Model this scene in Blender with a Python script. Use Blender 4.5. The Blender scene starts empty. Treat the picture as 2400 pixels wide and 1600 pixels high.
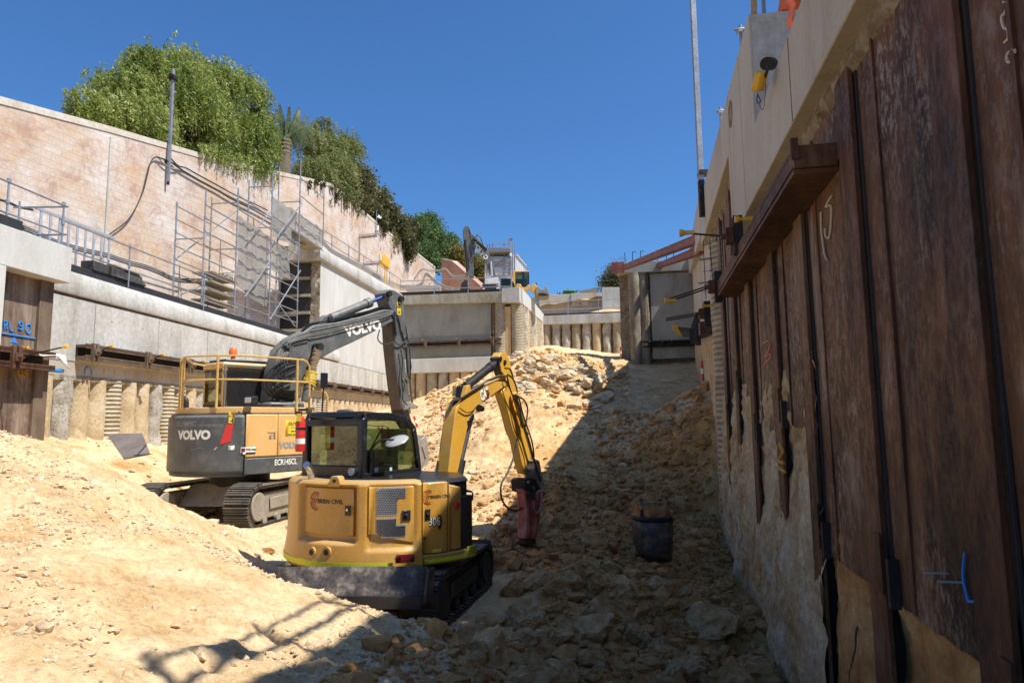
import bpy, bmesh, math, random
import numpy as np
from math import sin, cos, pi, radians, atan2, hypot, tan, sqrt, atan
from mathutils import Vector, Matrix, noise
random.seed(7)
SC = bpy.context.scene
COL = SC.collection
# ------------------------------------------------------------------ camera geometry (used to place things at measured spots)
PITCH = radians(6.7); RHO = .013; FO = 1600.0
Fw = Vector((0, cos(PITCH), sin(PITCH))); U0 = Vector((0, -sin(PITCH), cos(PITCH))); R0 = Vector((1, 0, 0))
RX = R0*cos(RHO) - U0*sin(RHO); UP = U0*cos(RHO) + R0*sin(RHO)
def ray(x, y):
    return Fw + RX*((x-1200)/FO) + UP*((800-y)/FO)
def atY(x, y, Y):
    r = ray(x, y); return r*(Y/r.y)
def atZ(x, y, z):
    r = ray(x, y); return r*(z/r.z)
def hdg(x):
    r = ray(x, 988-RHO*(x-1200)); n = hypot(r.x, r.y); return (r.x/n, r.y/n)

cam = bpy.data.cameras.new('camera'); camo = bpy.data.objects.new('camera', cam); COL.objects.link(camo)
cam.lens = 24; cam.sensor_width = 36; cam.sensor_fit = 'HORIZONTAL'; cam.clip_end = 2000; cam.clip_start = .05
m = Matrix((RX, UP, -Fw)).transposed().to_4x4(); camo.matrix_world = m
SC.camera = camo
# ------------------------------------------------------------------ light
SUN = Vector((-.575, .25, -1)).normalized()
w = bpy.data.worlds.new('World'); SC.world = w; w.use_nodes = True
nt = w.node_tree; nt.nodes.clear()
sk = nt.nodes.new('ShaderNodeTexSky'); sk.sky_type = 'NISHITA'; sk.sun_disc = False
elev = math.asin(-SUN.z); sk.sun_elevation = elev
sk.sun_rotation = atan2(-SUN.x, -SUN.y)      # clockwise from +Y
sk.air_density = 1.0; sk.dust_density = .9; sk.ozone_density = 3.0; sk.altitude = 50
bg = nt.nodes.new('ShaderNodeBackground'); bg.inputs[1].default_value = .088
ow = nt.nodes.new('ShaderNodeOutputWorld')
tn = nt.nodes.new('ShaderNodeMix'); tn.data_type = 'RGBA'; tn.blend_type = 'MULTIPLY'; tn.inputs[0].default_value = 1; tn.inputs[7].default_value = (.49, .85, 1.21, 1)
nt.links.new(sk.outputs[0], tn.inputs[6]); nt.links.new(tn.outputs[2], bg.inputs[0]); nt.links.new(bg.outputs[0], ow.inputs[0])
sl = bpy.data.lights.new('sun', 'SUN'); sl.energy = 4.6; sl.angle = radians(.53); sl.color = (1, .955, .88)
so = bpy.data.objects.new('sun', sl); COL.objects.link(so); so.rotation_euler = SUN.to_track_quat('-Z', 'Y').to_euler()
so.location = (20, -10, 40)
SC.view_settings.view_transform = 'Standard'; SC.view_settings.look = 'None'; SC.view_settings.gamma = 1
SC.view_settings.exposure = 0.60; SC.view_settings.use_curve_mapping = False
SC.render.engine = 'CYCLES'
SC.cycles.max_bounces = 6; SC.cycles.transparent_max_bounces = 12

# ------------------------------------------------------------------ materials
MT = {}
def L(nt, a, b): nt.links.new(a, b)
def ramp(nt, fac, stops):
    r = nt.nodes.new('ShaderNodeValToRGB'); e = r.color_ramp.elements
    while len(e) < len(stops): e.new(.5)
    for i, (p_, c) in enumerate(stops):
        e[i].position = p_; e[i].color = tuple(c)+(1,) if len(c) == 3 else c
    L(nt, fac, r.inputs[0]); return r.outputs[0]
def mixc(nt, f, a, b, mode='MIX'):
    n = nt.nodes.new('ShaderNodeMix'); n.data_type = 'RGBA'; n.blend_type = mode
    for inp, v in ((n.inputs[0], f), (n.inputs[6], a), (n.inputs[7], b)):
        if isinstance(v, (int, float)): inp.default_value = v
        elif isinstance(v, tuple): inp.default_value = v+(1,) if len(v) == 3 else v
        else: L(nt, v, inp)
    return n.outputs[2]
def coords(nt, stretch=(1, 1, 1), kind='Object', loc=(0, 0, 0), rot=(0, 0, 0)):
    t = nt.nodes.new('ShaderNodeTexCoord'); mp = nt.nodes.new('ShaderNodeMapping')
    mp.inputs['Scale'].default_value = stretch; mp.inputs['Location'].default_value = loc; mp.inputs['Rotation'].default_value = rot
    L(nt, t.outputs[kind], mp.inputs[0]); return mp.outputs[0]
def nz(nt, vec, scale, detail=6, rough=.6, dist=0, typ='FBM'):
    n = nt.nodes.new('ShaderNodeTexNoise'); n.inputs['Scale'].default_value = scale; n.inputs['Detail'].default_value = detail
    n.inputs['Roughness'].default_value = rough; n.inputs['Distortion'].default_value = dist
    L(nt, vec, n.inputs['Vector']); return n.outputs[0]
def vor(nt, vec, scale, feat='F1', out=0):
    n = nt.nodes.new('ShaderNodeTexVoronoi'); n.inputs['Scale'].default_value = scale; n.feature = feat
    L(nt, vec, n.inputs['Vector']); return n.outputs[out]
def newmat(name):
    m = bpy.data.materials.new(name); m.use_nodes = True; nt = m.node_tree; b = nt.nodes['Principled BSDF']; MT[name] = m; return m, nt, b
def bump(nt, b, h, strength=.3, dist=.02, prev=None):
    n = nt.nodes.new('ShaderNodeBump'); n.inputs['Strength'].default_value = strength; n.inputs['Distance'].default_value = dist
    L(nt, h, n.inputs['Height'])
    if prev is not None: L(nt, prev, n.inputs['Normal'])
    L(nt, n.outputs[0], b.inputs['Normal']); return n.outputs[0]
def grunge(name, cols, scale=2., fine=25., stretch=(1, 1, 1), rough=.8, metal=0, bs=.3, bd=.01, fineamt=.35, dust=0, dustcol=(.5, .4, .27), kind='Object', contrast=.18, spec=None, coat=0):
    m, nt, b = newmat(name)
    v = coords(nt, stretch, kind)
    n1 = nz(nt, v, scale, 8, .65, .3)
    k = len(cols); st = [(.5+contrast*(2*i/(k-1)-1) if k > 1 else .5, c) for i, c in enumerate(cols)]
    c = ramp(nt, n1, st)
    n2 = nz(nt, coords(nt, (1, 1, 1), kind), fine, 6, .7)
    c2 = ramp(nt, n2, [(.3, (1-fineamt,)*3), (.7, (1+fineamt*.4,)*3)])
    c = mixc(nt, 1., c, c2, 'MULTIPLY')
    if dust:
        g = nt.nodes.new('ShaderNodeNewGeometry'); s = nt.nodes.new('ShaderNodeSeparateXYZ'); L(nt, g.outputs['Normal'], s.inputs[0])
        n3 = nz(nt, v, scale*2.3, 6, .7)
        a = nt.nodes.new('ShaderNodeMath'); a.operation = 'MULTIPLY_ADD'; L(nt, s.outputs[2], a.inputs[0]); a.inputs[1].default_value = .35; L(nt, n3, a.inputs[2])
        f = ramp(nt, a.outputs[0], [(.48, (0, 0, 0)), (.85, (dust,)*3)])
        c = mixc(nt, f, c, dustcol)
    L(nt, c, b.inputs['Base Color']); b.inputs['Roughness'].default_value = rough; b.inputs['Metallic'].default_value = metal
    if coat: b.inputs['Coat Weight'].default_value = coat; b.inputs['Coat Roughness'].default_value = .12
    if rough < .6:
        L(nt, ramp(nt, n2, [(.3, (rough*.75,)*3), (.75, (min(1, rough*1.5),)*3)]), b.inputs['Roughness'])
    if bs: bump(nt, b, n2, bs, bd)
    return m
def plain(name, col, rough=.5, metal=0, bs=0, emit=None):
    return grunge(name, [col, tuple(x*1.12 for x in col)], 3, 30, rough=rough, metal=metal, bs=bs, fineamt=.12)
SAND = (.60, .43, .245)
grunge('concrete_light', [(.36, .335, .28), (.48, .465, .42), (.57, .55, .51)], .9, 9, (1, 1, .35), .85, bs=.2, fineamt=.28, contrast=.15)
grunge('concrete_white', [(.48, .46, .41), (.62, .61, .57)], 1.2, 15, (1, 1, .35), .85, bs=.1, fineamt=.1)
grunge('concrete_grey', [(.20, .19, .16), (.31, .30, .26), (.38, .365, .31)], .55, 12, (1, 1, .5), .85, bs=.15, fineamt=.16)
grunge('concrete_greygreen', [(.19, .185, .15), (.24, .235, .195), (.29, .28, .23)], .5, 12, (1, 1, .5), .85, bs=.15, fineamt=.12)
grunge('concrete_stained', [(.22, .19, .12), (.40, .365, .27), (.50, .47, .38)], .8, 10, (1.3, 1, .5), .85, bs=.15)
grunge('concrete_tan', [(.34, .30, .23), (.44, .405, .34), (.50, .47, .41)], .9, 18, (1, 1, .35), .85, bs=.2, fineamt=.15)
grunge('concrete_rough', [(.16, .12, .07), (.30, .24, .16), (.42, .36, .27)], 3, 11, rough=.95, bs=1, bd=.05, fineamt=.5)
grunge('sand_heap', [(.46, .28, .12), (.60, .40, .19), (.68, .50, .28)], .9, 14, rough=.95, bs=.7, bd=.03)
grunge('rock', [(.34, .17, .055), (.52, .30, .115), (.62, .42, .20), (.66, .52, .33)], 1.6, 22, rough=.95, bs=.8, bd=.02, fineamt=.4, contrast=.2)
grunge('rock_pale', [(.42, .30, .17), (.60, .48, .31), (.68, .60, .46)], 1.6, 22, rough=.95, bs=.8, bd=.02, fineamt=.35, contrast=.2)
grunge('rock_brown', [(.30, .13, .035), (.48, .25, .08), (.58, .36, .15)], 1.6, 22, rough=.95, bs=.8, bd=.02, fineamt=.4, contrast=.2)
grunge('pile_tan', [(.40, .28, .14), (.54, .42, .25), (.62, .52, .36)], 1.3, 12, rough=.95, bs=.8, bd=.03, fineamt=.35)
grunge('pile_grey', [(.26, .22, .16), (.46, .42, .35), (.62, .58, .50)], 1.8, 14, rough=.95, bs=1, bd=.05, fineamt=.5)
grunge('pile_dark', [(.14, .115, .08), (.26, .22, .16), (.42, .37, .29)], 1.6, 14, (1, 1, .4), rough=.95, bs=1, bd=.04, fineamt=.5)
def ribbed(name, cols):
    m = grunge(name, cols, 1.4, 12, rough=.95, bs=.5, bd=.02, fineamt=.3)
    nt = m.node_tree; b = nt.nodes['Principled BSDF']
    wv = nt.nodes.new('ShaderNodeTexWave'); wv.bands_direction = 'Z'; wv.inputs['Scale'].default_value = 2.6; wv.inputs['Distortion'].default_value = .5
    L(nt, coords(nt), wv.inputs[0])
    c = b.inputs['Base Color'].links[0].from_socket
    L(nt, mixc(nt, 1., c, ramp(nt, wv.outputs[1], [(.1, (.55, .53, .5)), (.45, (1, 1, 1))]), 'MULTIPLY'), b.inputs['Base Color'])
    bump(nt, b, wv.outputs[1], .9, .04)
    return m
ribbed('pile_ribbed', [(.38, .30, .18), (.50, .43, .30), (.60, .53, .40)])
# rusty sheet steel: streaks running down, pale mill-scale patches, dark speckle
def rusty(name, d, mid, pale, speck=.5):
    m, nt, b = newmat(name)
    v = coords(nt, (1, 1, .42)); v1 = coords(nt)
    a = nz(nt, v, 1.1, 10, .68, .6)
    c = ramp(nt, a, [(.36, d), (.46, mid), (.53, tuple(x*1.5 for x in mid)), (.62, pale)])
    sp = nz(nt, coords(nt, (1, 1, .5)), 17, 6, .8, .3); 
    mask = nz(nt, v1, .9, 4, .6)
    f = nt.nodes.new('ShaderNodeMath'); f.operation = 'MULTIPLY'
    L(nt, ramp(nt, sp, [(.50, (0, 0, 0)), (.56, (1, 1, 1))]), f.inputs[0]); L(nt, ramp(nt, mask, [(.44, (0, 0, 0)), (.60, (speck,)*3)]), f.inputs[1])
    c = mixc(nt, f.outputs[0], c, pale)
    st = nz(nt, coords(nt, (4, 4, .3)), 1.6, 9, .75)
    c = mixc(nt, 1., c, ramp(nt, st, [(.35, (.55, .50, .46)), (.6, (1.15, 1.12, 1.08))]), 'MULTIPLY')
    L(nt, c, b.inputs['Base Color']); b.inputs['Roughness'].default_value = .72; b.inputs['Metallic'].default_value = .15
    L(nt, ramp(nt, sp, [(.4, (.85,)*3), (.6, (.5,)*3)]), b.inputs['Roughness'])
    bump(nt, b, sp, .35, .008)
    return m
rusty('rust_sheet', (.028, .013, .007), (.094, .043, .019), (.26, .205, .16), .85)
rusty('rust_pale', (.10, .06, .04), (.19, .135, .095), (.34, .29, .24), .6)
rusty('rust_pile', (.032, .013, .007), (.095, .040, .017), (.18, .115, .07), .5)
rusty('rust_beam', (.035, .016, .009), (.085, .038, .020), (.14, .08, .05), .2)
grunge('hose_black', [(.008, .008, .008), (.016, .016, .016)], 4, 30, rough=.35, bs=0)
grunge('rust_tan', [(.10, .06, .04), (.17, .115, .075), (.24, .18, .125)], 2, 30, (1, 1, .5), .7, .1, bs=.2)
grunge('red_oxide', [(.15, .035, .025), (.22, .065, .045), (.30, .12, .09)], 1.5, 20, rough=.6, bs=.1)
grunge('dark_steel', [(.018, .016, .016), (.045, .038, .034)], 3, 30, rough=.55, metal=.4, bs=.1)
grunge('black_membrane', [(.018, .018, .02), (.035, .035, .037)], 2, 25, rough=.6, bs=.1)
grunge('galvanised', [(.27, .28, .30), (.42, .43, .45)], 4, 30, rough=.42, metal=.55, bs=.05, fineamt=.15)
grunge('aluminium', [(.48, .48, .48), (.62, .62, .62)], 4, 30, rough=.4, metal=.5, bs=.05, fineamt=.15)
grunge('old_pipe', [(.28, .25, .21), (.42, .39, .34)], 4, 30, rough=.55, metal=.3, bs=.05)
grunge('cable_black', [(.02, .02, .02), (.05, .05, .05)], 4, 30, rough=.5, bs=0)
grunge('cable_grey', [(.30, .28, .25), (.45, .42, .38)], 4, 30, rough=.6, bs=0)
grunge('rubber', [(.02, .02, .022), (.05, .048, .045)], 3, 22, rough=.7, bs=.2, dust=.35, dustcol=(.30, .24, .17))
grunge('track_steel', [(.06, .055, .05), (.14, .125, .11)], 3, 22, rough=.5, metal=.5, bs=.2, dust=.85, dustcol=(.36, .31, .24))
grunge('track_dusty', [(.20, .18, .15), (.33, .29, .23)], 2, 22, rough=.85, bs=.3, dust=.6, dustcol=(.46, .38, .27))
grunge('cat_yellow', [(.50, .25, .035), (.58, .305, .05)], 1.2, 26, rough=.36, bs=.03, bd=.003, fineamt=.16, dust=.55, dustcol=(.50, .37, .2), coat=.2)
grunge('cat_boom', [(.62, .315, .03), (.68, .37, .045)], 1.4, 26, rough=.38, bs=.03, bd=.003, fineamt=.15, dust=.3, dustcol=(.5, .4, .25), coat=.2)
grunge('volvo_orange', [(.62, .36, .12), (.68, .42, .16)], 1.2, 26, rough=.42, bs=.03, bd=.003, fineamt=.1, dust=.3, dustcol=(.55, .45, .3))
grunge('volvo_dark', [(.060, .068, .072), (.085, .092, .094)], 1.2, 20, rough=.42, bs=.05, bd=.003, fineamt=.2, dust=.4, dustcol=(.34, .30, .25))
grunge('boom_grey', [(.075, .082, .080), (.125, .13, .122)], 1.6, 20, rough=.5, bs=.08, bd=.004, fineamt=.25, dust=.5, dustcol=(.34, .30, .24))
grunge('boom_brown', [(.085, .066, .05), (.15, .115, .085)], 1.6, 20, rough=.6, bs=.1, fineamt=.3)
grunge('rail_yellow', [(.58, .36, .10), (.66, .44, .15)], 4, 30, rough=.4, bs=.05)
grunge('mesh_black', [(.02, .02, .02), (.04, .04, .038)], 4, 30, rough=.5, bs=.05)
plain('black_paint', (.012, .013, .016), .3); plain('red_paint', (.55, .03, .025), .4); plain('white_paint', (.78, .78, .75), .5)
plain('orange_plastic', (.85, .16, .03), .4); plain('yellow_plastic', (.72, .42, .03), .45); plain('lime_tape', (.62, .66, .03), .5)
plain('dark_red', (.16, .008, .015), .4); plain('blue_spray', (.02, .22, .62), .8); plain('blue_rod', (.05, .09, .30), .25, .5)
plain('chrome', (.5, .5, .52), .15, .9); plain('orange_spray', (.62, .33, .03), .8); plain('pink_spray', (.62, .22, .16), .8)
plain('cream_spray', (.50, .42, .30), .9); plain('sticker_yellow', (.68, .48, .03), .5); plain('letter_white', (.74, .72, .64), .5)
plain('letter_grey', (.25, .24, .24), .5); plain('letter_black', (.02, .02, .02), .5); plain('green_paint', (.02, .22, .05), .4)
plain('grey_lens', (.35, .35, .34), .25); plain('paper', (.75, .74, .70), .8); plain('teal_sticker', (.45, .62, .60), .6)
plain('loader_yellow', (.66, .36, .06), .45); plain('shed_white', (.62, .63, .64), .5); plain('shed_grey', (.17, .17, .17), .6)
grunge('hammer_red', [(.24, .02, .02), (.34, .04, .035), (.45, .24, .20)], 5, 30, (1, 1, .6), rough=.6, bs=.2, fineamt=.3, contrast=.16)
grunge('blade_steel', [(.045, .038, .034), (.095, .08, .070), (.30, .25, .19)], 6, 24, rough=.5, metal=.3, bs=.2, fineamt=.5, contrast=.22)
grunge('sieve_steel', [(.30, .26, .22), (.42, .38, .34)], 3, 24, rough=.5, metal=.4, bs=.1)
grunge('plate_steel', [(.17, .14, .125), (.26, .22, .20)], 2, 24, rough=.6, metal=.2, bs=.1)
grunge('timber', [(.38, .27, .15), (.52, .40, .25)], 2, 20, (1, 1, .3), rough=.8, bs=.1)
grunge('timber_ply', [(.30, .26, .18), (.42, .37, .27)], 2, 20, rough=.8, bs=.1)
grunge('bark', [(.09, .065, .045), (.22, .17, .12)], 3, 14, (1, 1, .3), rough=.95, bs=.8, bd=.03)
grunge('root', [(.05, .035, .03), (.12, .09, .07)], 3, 14, rough=.95, bs=.3)
def leafmat(name, a, b_, c_):
    m, nt, b = newmat(name)
    n = nz(nt, coords(nt), .55, 5, .65); n2 = nt.nodes.new('ShaderNodeTexWhiteNoise')
    g = nt.nodes.new('ShaderNodeNewGeometry'); L(nt, g.outputs['Random Per Island'], n2.inputs['Vector'])
    mx = nt.nodes.new('ShaderNodeMath'); mx.operation = 'MULTIPLY_ADD'; L(nt, n2.outputs[0], mx.inputs[0]); mx.inputs[1].default_value = .3
    L(nt, n, mx.inputs[2])
    col = ramp(nt, mx.outputs[0], [(.45, a), (.65, b_), (.85, c_)])
    L(nt, col, b.inputs['Base Color']); b.inputs['Roughness'].default_value = .5
    tr = nt.nodes.new('ShaderNodeBsdfTranslucent'); L(nt, col, tr.inputs[0]); ms = nt.nodes.new('ShaderNodeMixShader'); ms.inputs[0].default_value = .42
    L(nt, b.outputs[0], ms.inputs[1]); L(nt, tr.outputs[0], ms.inputs[2]); L(nt, ms.outputs[0], nt.nodes['Material Output'].inputs[0])
    return m
leafmat('leaf_pepper', (.11, .16, .025), (.24, .30, .055), (.42, .45, .14))
leafmat('leaf_pale', (.10, .13, .03), (.20, .24, .065), (.34, .34, .13))
leafmat('leaf_dark', (.035, .05, .014), (.09, .095, .028), (.22, .19, .075))
leafmat('leaf_fresh', (.035, .085, .022), (.08, .15, .04), (.16, .24, .07))
leafmat('leaf_yellow', (.09, .09, .02), (.22, .19, .04), (.36, .26, .06))
leafmat('leaf_gum', (.06, .075, .035), (.12, .13, .07), (.20, .20, .12))
leafmat('leaf_palm', (.07, .11, .03), (.16, .19, .07), (.30, .28, .13))
def glassmat(name, tint, refl=.1):
    m, nt, b = newmat(name); nt.nodes.remove(b)
    t = nt.nodes.new('ShaderNodeBsdfTransparent'); t.inputs[0].default_value = tint+(1,)
    g = nt.nodes.new('ShaderNodeBsdfGlossy'); g.inputs['Roughness'].default_value = .03; g.inputs[0].default_value = (.9, .95, .95, 1)
    fr = nt.nodes.new('ShaderNodeLayerWeight'); fr.inputs[0].default_value = .35
    a = nt.nodes.new('ShaderNodeMath'); a.operation = 'MULTIPLY_ADD'; a.inputs[1].default_value = .35; a.inputs[2].default_value = refl; L(nt, fr.outputs['Facing'], a.inputs[0])
    ms = nt.nodes.new('ShaderNodeMixShader'); L(nt, a.outputs[0], ms.inputs[0]); L(nt, t.outputs[0], ms.inputs[1]); L(nt, g.outputs[0], ms.inputs[2])
    L(nt, ms.outputs[0], nt.nodes['Material Output'].inputs[0]); return m
glassmat('cab_glass', (.56, .64, .50), .04); glassmat('cab_glass_dark', (.62, .66, .56), .01)
def netmat():
    m, nt, b = newmat('debris_net')
    c = coords(nt); n = nz(nt, c, 1.2, 6, .6)
    L(nt, ramp(nt, n, [(.3, (.20, .19, .17)), (.7, (.28, .265, .24))]), b.inputs['Base Color']); b.inputs['Roughness'].default_value = .9
    t = nt.nodes.new('ShaderNodeBsdfTransparent'); ms = nt.nodes.new('ShaderNodeMixShader'); ms.inputs[0].default_value = .15
    L(nt, b.outputs[0], ms.inputs[1]); L(nt, t.outputs[0], ms.inputs[2]); L(nt, ms.outputs[0], nt.nodes['Material Output'].inputs[0])
    return m
netmat()
# ground: sand with pale fines, orange clay, damp brown patches, pebbles
def groundmat():
    m, nt, b = newmat('ground_sand')
    v = coords(nt)
    big = nz(nt, v, .16, 5, .6, .5); mid = nz(nt, v, 1.3, 8, .7, .3); fine = nz(nt, v, 16, 8, .75); peb = vor(nt, v, 22); peb2 = vor(nt, v, 7)
    at = nt.nodes.new('ShaderNodeAttribute'); at.attribute_name = 'soil'
    c1 = ramp(nt, mid, [(.30, (.50, .32, .15)), (.46, (.64, .455, .25)), (.66, (.73, .56, .35))])   # dry pale sand
    c2 = ramp(nt, mid, [(.30, (.30, .135, .035)), (.50, (.50, .27, .09)), (.70, (.62, .40, .17))])  # freshly dug orange brown
    c3 = ramp(nt, mid, [(.30, (.36, .25, .12)), (.50, (.50, .36, .19)), (.70, (.60, .46, .27))])   # compacted grey brown ramp
    s = nt.nodes.new('ShaderNodeSeparateColor'); L(nt, at.outputs['Color'], s.inputs[0])
    c = mixc(nt, s.outputs[0], c1, c2); c = mixc(nt, s.outputs[1], c, c3)
    c = mixc(nt, 1., c, ramp(nt, fine, [(.30, (.66, .62, .57)), (.54, (1.12, 1.12, 1.12))]), 'MULTIPLY')
    c = mixc(nt, 1., c, ramp(nt, nz(nt, v, .55, 7, .7, .8), [(.34, (.78, .73, .66)), (.50, (1.06, 1.06, 1.06))]), 'MULTIPLY')
    pm = ramp(nt, peb, [(.08, (1, 1, 1)), (.16, (0, 0, 0))]); pn = nz(nt, v, 2.2, 3, .5)
    f = nt.nodes.new('ShaderNodeMath'); f.operation = 'MULTIPLY'; L(nt, pm, f.inputs[0]); L(nt, ramp(nt, pn, [(.5, (0, 0, 0)), (.62, (.8, .8, .8))]), f.inputs[1])
    c = mixc(nt, f.outputs[0], c, (.60, .54, .43))
    L(nt, c, b.inputs['Base Color']); b.inputs['Roughness'].default_value = 1.0
    b.inputs['Specular IOR Level'].default_value = .1
    p1 = bump(nt, b, nz(nt, v, 9, 10, .82, .4), .6, .06); p2 = bump(nt, b, mid, .7, .14, p1); p3 = bump(nt, b, nz(nt, v, 48, 5, .7), .6, .012, p2); bump(nt, b, peb, -.3, .02, p3)
groundmat()
def blockmat(name, cols, mort):
    m, nt, b = newmat(name)
    uv = coords(nt, (1, 1, 1), 'UV')
    br = nt.nodes.new('ShaderNodeTexBrick'); L(nt, uv, br.inputs['Vector'])
    br.inputs['Scale'].default_value = 1; br.inputs['Mortar Size'].default_value = .016; br.inputs['Brick Width'].default_value = .85
    br.inputs['Row Height'].default_value = .25; br.inputs['Mortar Smooth'].default_value = .6
    br.inputs['Color1'].default_value = (1, 1, 1, 1); br.inputs['Color2'].default_value = (.86, .86, .86, 1); br.inputs['Mortar'].default_value = (0, 0, 0, 1)
    n = nz(nt, coords(nt, (.6, 1, 1), 'UV'), .45, 10, .74, .4); n2 = nz(nt, coords(nt, (1, 1.3, 1), 'UV', (7, 3, 0)), .8, 10, .8, .3); n3 = nz(nt, uv, 6, 8, .7)
    c = ramp(nt, n, cols)
    red = ramp(nt, n2, [(.50, (0, 0, 0)), (.60, (.7, .7, .7))])
    c = mixc(nt, red, c, (.42, .25, .19))
    grey = ramp(nt, nz(nt, coords(nt, (1, .5, 1), 'UV', (2, 9, 0)), .9, 8, .7), [(.55, (0, 0, 0)), (.72, (.6, .6, .6))]); c = mixc(nt, grey, c, (.47, .43, .37))
    pt = ramp(nt, nz(nt, coords(nt, (.5, 1, 1), 'UV', (31, 5, 0)), .5, 8, .7), [(.55, (0, 0, 0)), (.7, (.55, .55, .55))]); c = mixc(nt, pt, c, (.62, .60, .55))
    c = mixc(nt, 1., c, br.outputs['Color'], 'MULTIPLY') if False else c
    mf = nt.nodes.new('ShaderNodeMath'); mf.operation = 'MULTIPLY'; L(nt, br.outputs['Fac'], mf.inputs[0])
    L(nt, ramp(nt, n3, [(.36, (0, 0, 0)), (.60, (.7, .7, .7))]), mf.inputs[1])
    c = mixc(nt, mf.outputs[0], c, mort)
    c = mixc(nt, 1., c, ramp(nt, n3, [(.3, (.82, .80, .78)), (.65, (1.05, 1.05, 1.05))]), 'MULTIPLY')
    L(nt, c, b.inputs['Base Color']); b.inputs['Roughness'].default_value = .9
    p1 = bump(nt, b, n3, .3, .03); bump(nt, b, br.outputs['Fac'], -.5, .02, p1)
blockmat('block_stone', [(.34, (.54, .36, .22)), (.42, (.60, .44, .31)), (.50, (.61, .50, .41)), (.62, (.68, .61, .55))], (.33, .25, .17))
blockmat('block_pink', [(.32, (.42, .20, .14)), (.45, (.48, .27, .20)), (.56, (.52, .36, .28)), (.68, (.58, .48, .40))], (.30, .22, .17))
grunge('black_ply', [(.012, .012, .013), (.028, .027, .027)], 1.5, 20, rough=.5, bs=.05)

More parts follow.
